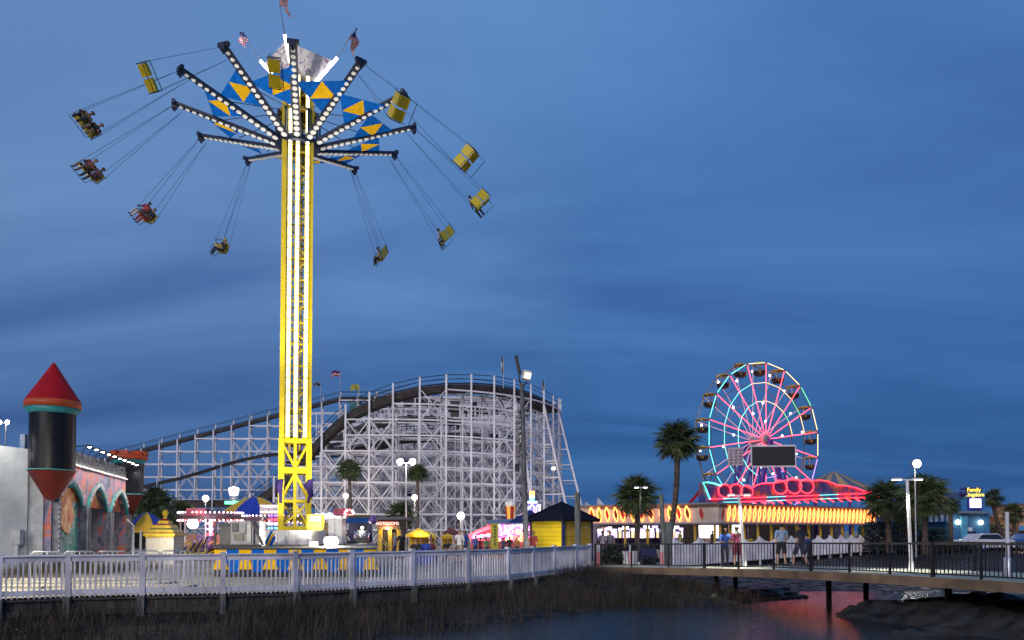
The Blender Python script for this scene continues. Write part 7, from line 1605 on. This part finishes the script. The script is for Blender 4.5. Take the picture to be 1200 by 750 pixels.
def car(label, px, D, col, rz=0.0, cat='car'):
    g = thing('parked_car', label, cat, V(pb(px, D)), rz); W2 = .88
    pr_ = [(-2.2, .35), (-2.25, .75), (-2.0, .95), (-1.25, 1.02), (-.75, 1.45), (.75, 1.48), (1.35, 1.05), (2.05, .95), (2.25, .70), (2.2, .35)]
    mb = MB(); lo = [V((x, -W2, z)) for x, z in pr_]; hi = [V((x, W2, z)) for x, z in pr_]
    sq = lambda v: V((v.x, v.y*(1 if v.z < 1.03 else .82), v.z)); lo = [sq(v) for v in lo]; hi = [sq(v) for v in hi]; n = len(lo)
    mb.add(lo+hi, [tuple(range(n)), tuple(range(2*n-1, n-1, -1))]+[(i, n+i, n+(i+1) % n, (i+1) % n) for i in range(n)]); mb.build('body', col, g, world=False)
    for s in (-1, 1):
        mb = MB(); mb.prism([(-1.15, s*(W2-.02), 1.04), (1.2, s*(W2-.02), 1.06), (.7, s*(W2*.83), 1.42), (-.7, s*(W2*.83), 1.40)], (0, s*.02, 0)); mb.build('window', dark_glass, g, world=False)
        for x in (-1.4, 1.4): mb = MB(); mb.lathe((x, s*(W2-.08), .33), [(.05, -.11), (.32, -.11), (.34, 0), (.32, .11), (.05, .11)], 16, 0, Matrix.Rotation(R(90), 4, 'X')); wh_ = mb.build('wheel', black_steel, g, world=False); mb = MB(); mb.lathe((x, s*(W2+.04), .33), [(.02, -.02), (.20, -.02), (.20, .02), (.02, .02)], 12, 0, Matrix.Rotation(R(90), 4, 'X')); mb.build('rim', galv, wh_, world=False)
    for x, m in ((2.2, mat('head_glass', (.7, .7, .7), .2)), (-2.2, red_paint)):
        for s in (-1, 1): mb = MB(); mb.box((x, s*.6, .72), (.12, .3, .14)); mb.build('headlight' if x > 0 else 'taillight', m, g, world=False)
cw = mat('car_white', (.70, .70, .72), .25, var=0, coat=.5); cb_ = mat('car_blue', (.04, .12, .32), .25, var=0, coat=.5); cs_ = mat('car_silver', (.42, .43, .46), .3, metal=.5, var=0, coat=.5)
car('white parked car below the lit screen of the blue building', 1152, 64, cw, R(8)); car('blue parked car at the right edge before the orange wall', 1206, 66, cb_, R(5))

# ------------------------------------------------------------------ people on the walkway and in the plaza
def wperson(px, off, label, rz, pose, *a, **k):
    """someone standing on the walkway at that bearing"""
    t_ = min((k_/400 for k_ in range(401)), key=lambda q: abs(wp(q, off).x/wp(q, off).y-(px-600)/FPX)); p = wp(t_, off); return person(label, pose, p, rz, *a, **k)
wperson(848.5, 1.7, 'person in patterned blue shirt leaning on the railing left of the lamp pole', R(175), 'lean', (.025, .08, .34), (.03, .03, .06), 2, 0, h=.96)
wperson(863, 1.9, 'person in maroon dress shirt standing beside the pale lamp pole', R(10), 'stand', (.20, .02, .07), (.18, .02, .06), 0, 0, True, legs='short', h=.98)
wperson(916, 2.9, 'person in pale blue printed shirt and black shorts walking away', R(-8), 'walk', (.28, .38, .52), (.02, .02, .03), 0, 0, legs='short', h=1.03)
wperson(938, 2.7, 'person in black top and dark shorts carrying a bag by the thick post', R(20), 'walk', (.03, .03, .04), (.03, .04, .08), 0, 0, True, legs='short', h=1.0)
wperson(945, 3.1, 'child in dark blue clothes walking beside the person in black', R(12), 'walk', (.03, .05, .16), (.03, .03, .05), 1, 0, h=.78)
seatp = []
def bench_person(px, D, label, sh, pa_, **k):
    p = V(pb(px, D)); g = thing('cafe_chair', 'chair under the ' + label, 'chair', p); bar('seat', p+V((0, -.2, .43)), p+V((0, .2, .43)), .42, .05, galv, g); bar('backrest', p+V((0, .22, .45)), p+V((0, .26, .88)), .42, .03, galv, g, rollrz=0)
    for sx in (-.18, .18):
        for sy in (-.18, .18): bar('leg', p+V((sx, sy, 0)), p+V((sx, sy, .41)), .03, .03, galv, g, rollrz=0)
    person(label, 'sit', p+Z(.42), k.pop('rz', R(180)), sh, pa_, **k)
bench_person(487, 40, 'seated person in black jacket at the left of the table crowd', (.02, .02, .025), (.04, .04, .08)); bench_person(493, 41, 'seated person in dark green shirt second in the table crowd', (.03, .06, .04), (.03, .03, .05), skin=1, rz=R(150)); bench_person(499, 40.2, 'seated person in royal blue shirt in the table crowd', (.03, .06, .38), (.02, .02, .04), skin=2); bench_person(505, 41.2, 'seated person in red brown shirt at the right of the table crowd', (.22, .06, .05), (.02, .02, .06), skin=1, rz=R(210))
g = thing('cafe_table', 'cafe table draped in bright blue in front of the seated crowd', 'table', V(pb(496, 38.6))); p = V(pb(496, 38.6)); MB().lathe(p, [(.50, .05), (.56, .40), (.55, .74), (.02, .75)], 16).build('blue_cloth', mat('table_blue', (.03, .07, .50), .7), g)
P2 = lambda px, D: V(pb(px, D))
person('person in white shirt standing under the warm globe lamp', 'stand', P2(538.5, 41), R(160), (.75, .73, .70), (.40, .34, .26), 0, 0, h=1.04)
person('person in blue shirt standing right of the white shirted one', 'stand', P2(544, 43), R(190), (.03, .08, .40), (.05, .05, .10), 1, 0, h=1.02)
bench_person(525, 42, 'seated person in black under the maroon umbrella', (.02, .02, .02), (.03, .03, .05), skin=1); bench_person(531.5, 41, 'seated person in grey right of the one in black', (.30, .29, .30), (.05, .05, .08), skin=0, rz=R(120))
person('person in grey hooded top left of the palm trunk by restrooms', 'stand', P2(463, 44), R(90), (.32, .34, .40), (.04, .05, .10), 0, 0, h=.97); person('person in black standing at the restrooms side', 'stand', P2(470.5, 45), R(200), (.02, .02, .02), (.03, .03, .04), 1, 0, h=.98)
person('person in dark red shirt at the hut side by the glowing stall', 'stand', P2(625, 42.0), R(160), (.25, .03, .04), (.03, .03, .05), 1, 0, h=.98)
for px, D, sh, lab in ((557, 47.5, (.05, .12, .40), 'person in blue at the low curved bulb stall'), (563, 47.8, (.45, .05, .06), 'person in red at the low curved bulb stall'), (570, 47.2, (.10, .28, .16), 'person in green at the low curved bulb stall'), (590, 49, (.14, .10, .20), 'person in plum browsing the glowing prize stall'), (597, 49.4, (.04, .03, .05), 'person in black browsing the glowing prize stall'), (606, 49, (.50, .28, .08), 'person in orange browsing the glowing prize stall')): person(lab, 'stand', P2(px, D), R(rnd.uniform(-30, 30)), sh, (.04, .04, .08), rnd.randrange(3), rnd.randrange(2), h=rnd.uniform(.74, .86))
for px, D, sh, lab, pose in ((797, 62.0, (.55, .48, .12), 'person in yellow shirt under the pavilion near the leaning palm', 'stand'), (835, 63, (.05, .05, .06), 'person in black before the white lit counter', 'stand'), (706, 45, (.5, .48, .5), 'person in pale shirt sitting area left of planter', 'stand'), (715, 46, (.30, .26, .3), 'person in grey left of the white planter', 'stand')): person(lab, pose, P2(px, D), R(rnd.uniform(120, 240)), sh, (.05, .05, .08), rnd.randrange(3), rnd.randrange(2))
point(P(190, 631, 38.9), 46, (1, .92, .75), .05)  # bare light without a fixture, added to brighten the booth front
# lamp post added just out of view to brighten the paving
g = thing('fill_lamp', 'added white lamp post with two heads, out of view past the left edge, brightening the paving', 'lamp', (-17.2, 21.6, 0))
MB().tube((-17.2, 21.6, 0), (-17.2, 21.6, 5.6), .08, .05, 10).build('pole', white_paint, g)
for s in (-1, 1):
    bar('head_arm', (-17.2, 21.6, 5.55), (-17.2+s*.5, 21.6, 5.6), .06, .05, white_paint, g); mb = MB(); mb.box((-17.2+s*.55, 21.6, 5.6), (.5, .28, .08)); h_ = mb.build('lamp_head', white_paint, g); mb = MB(); mb.box((-17.2+s*.55, 21.6, 5.55), (.4, .2, .02)); mb.build('lens', lamp_warm, h_)
    spot((-17.2+s*.55, 21.6, 5.5), (-14.5+s*2.5, 25.5, 0), 2600, 140, (1, .91, .68), .12)
for x_, y_, lab, tg in ((1.7, 38.7, 'added small floodlight hidden behind the white fence to brighten the yellow hut', (2.6, 42, 1.3)), (-1.6, 36.5, 'added small floodlight hidden behind the white fence below the seated crowd', (-3.2, 40, .6))):  # fill lights added out of sight to brighten the hut and crowd area
    g = thing('fill_floodlight', lab, 'floodlight', (x_, y_, 0)); mb = MB(); mb.box((x_, y_, .22), (.30, .14, .20)); hd_ = mb.build('housing', black_steel, g); mb = MB(); mb.box((x_, y_+.08, .23), (.26, .02, .16)); mb.build('lens', lamp_white, hd_); bar('stand', (x_, y_, 0), (x_, y_, .12), .05, .05, black_steel, g, rollrz=0)
    spot((x_, y_+.14, .25), tg, 330 if x_ > 0 else 120, 110, (1, .93, .76), .1)
bpy.context.view_layer.update()
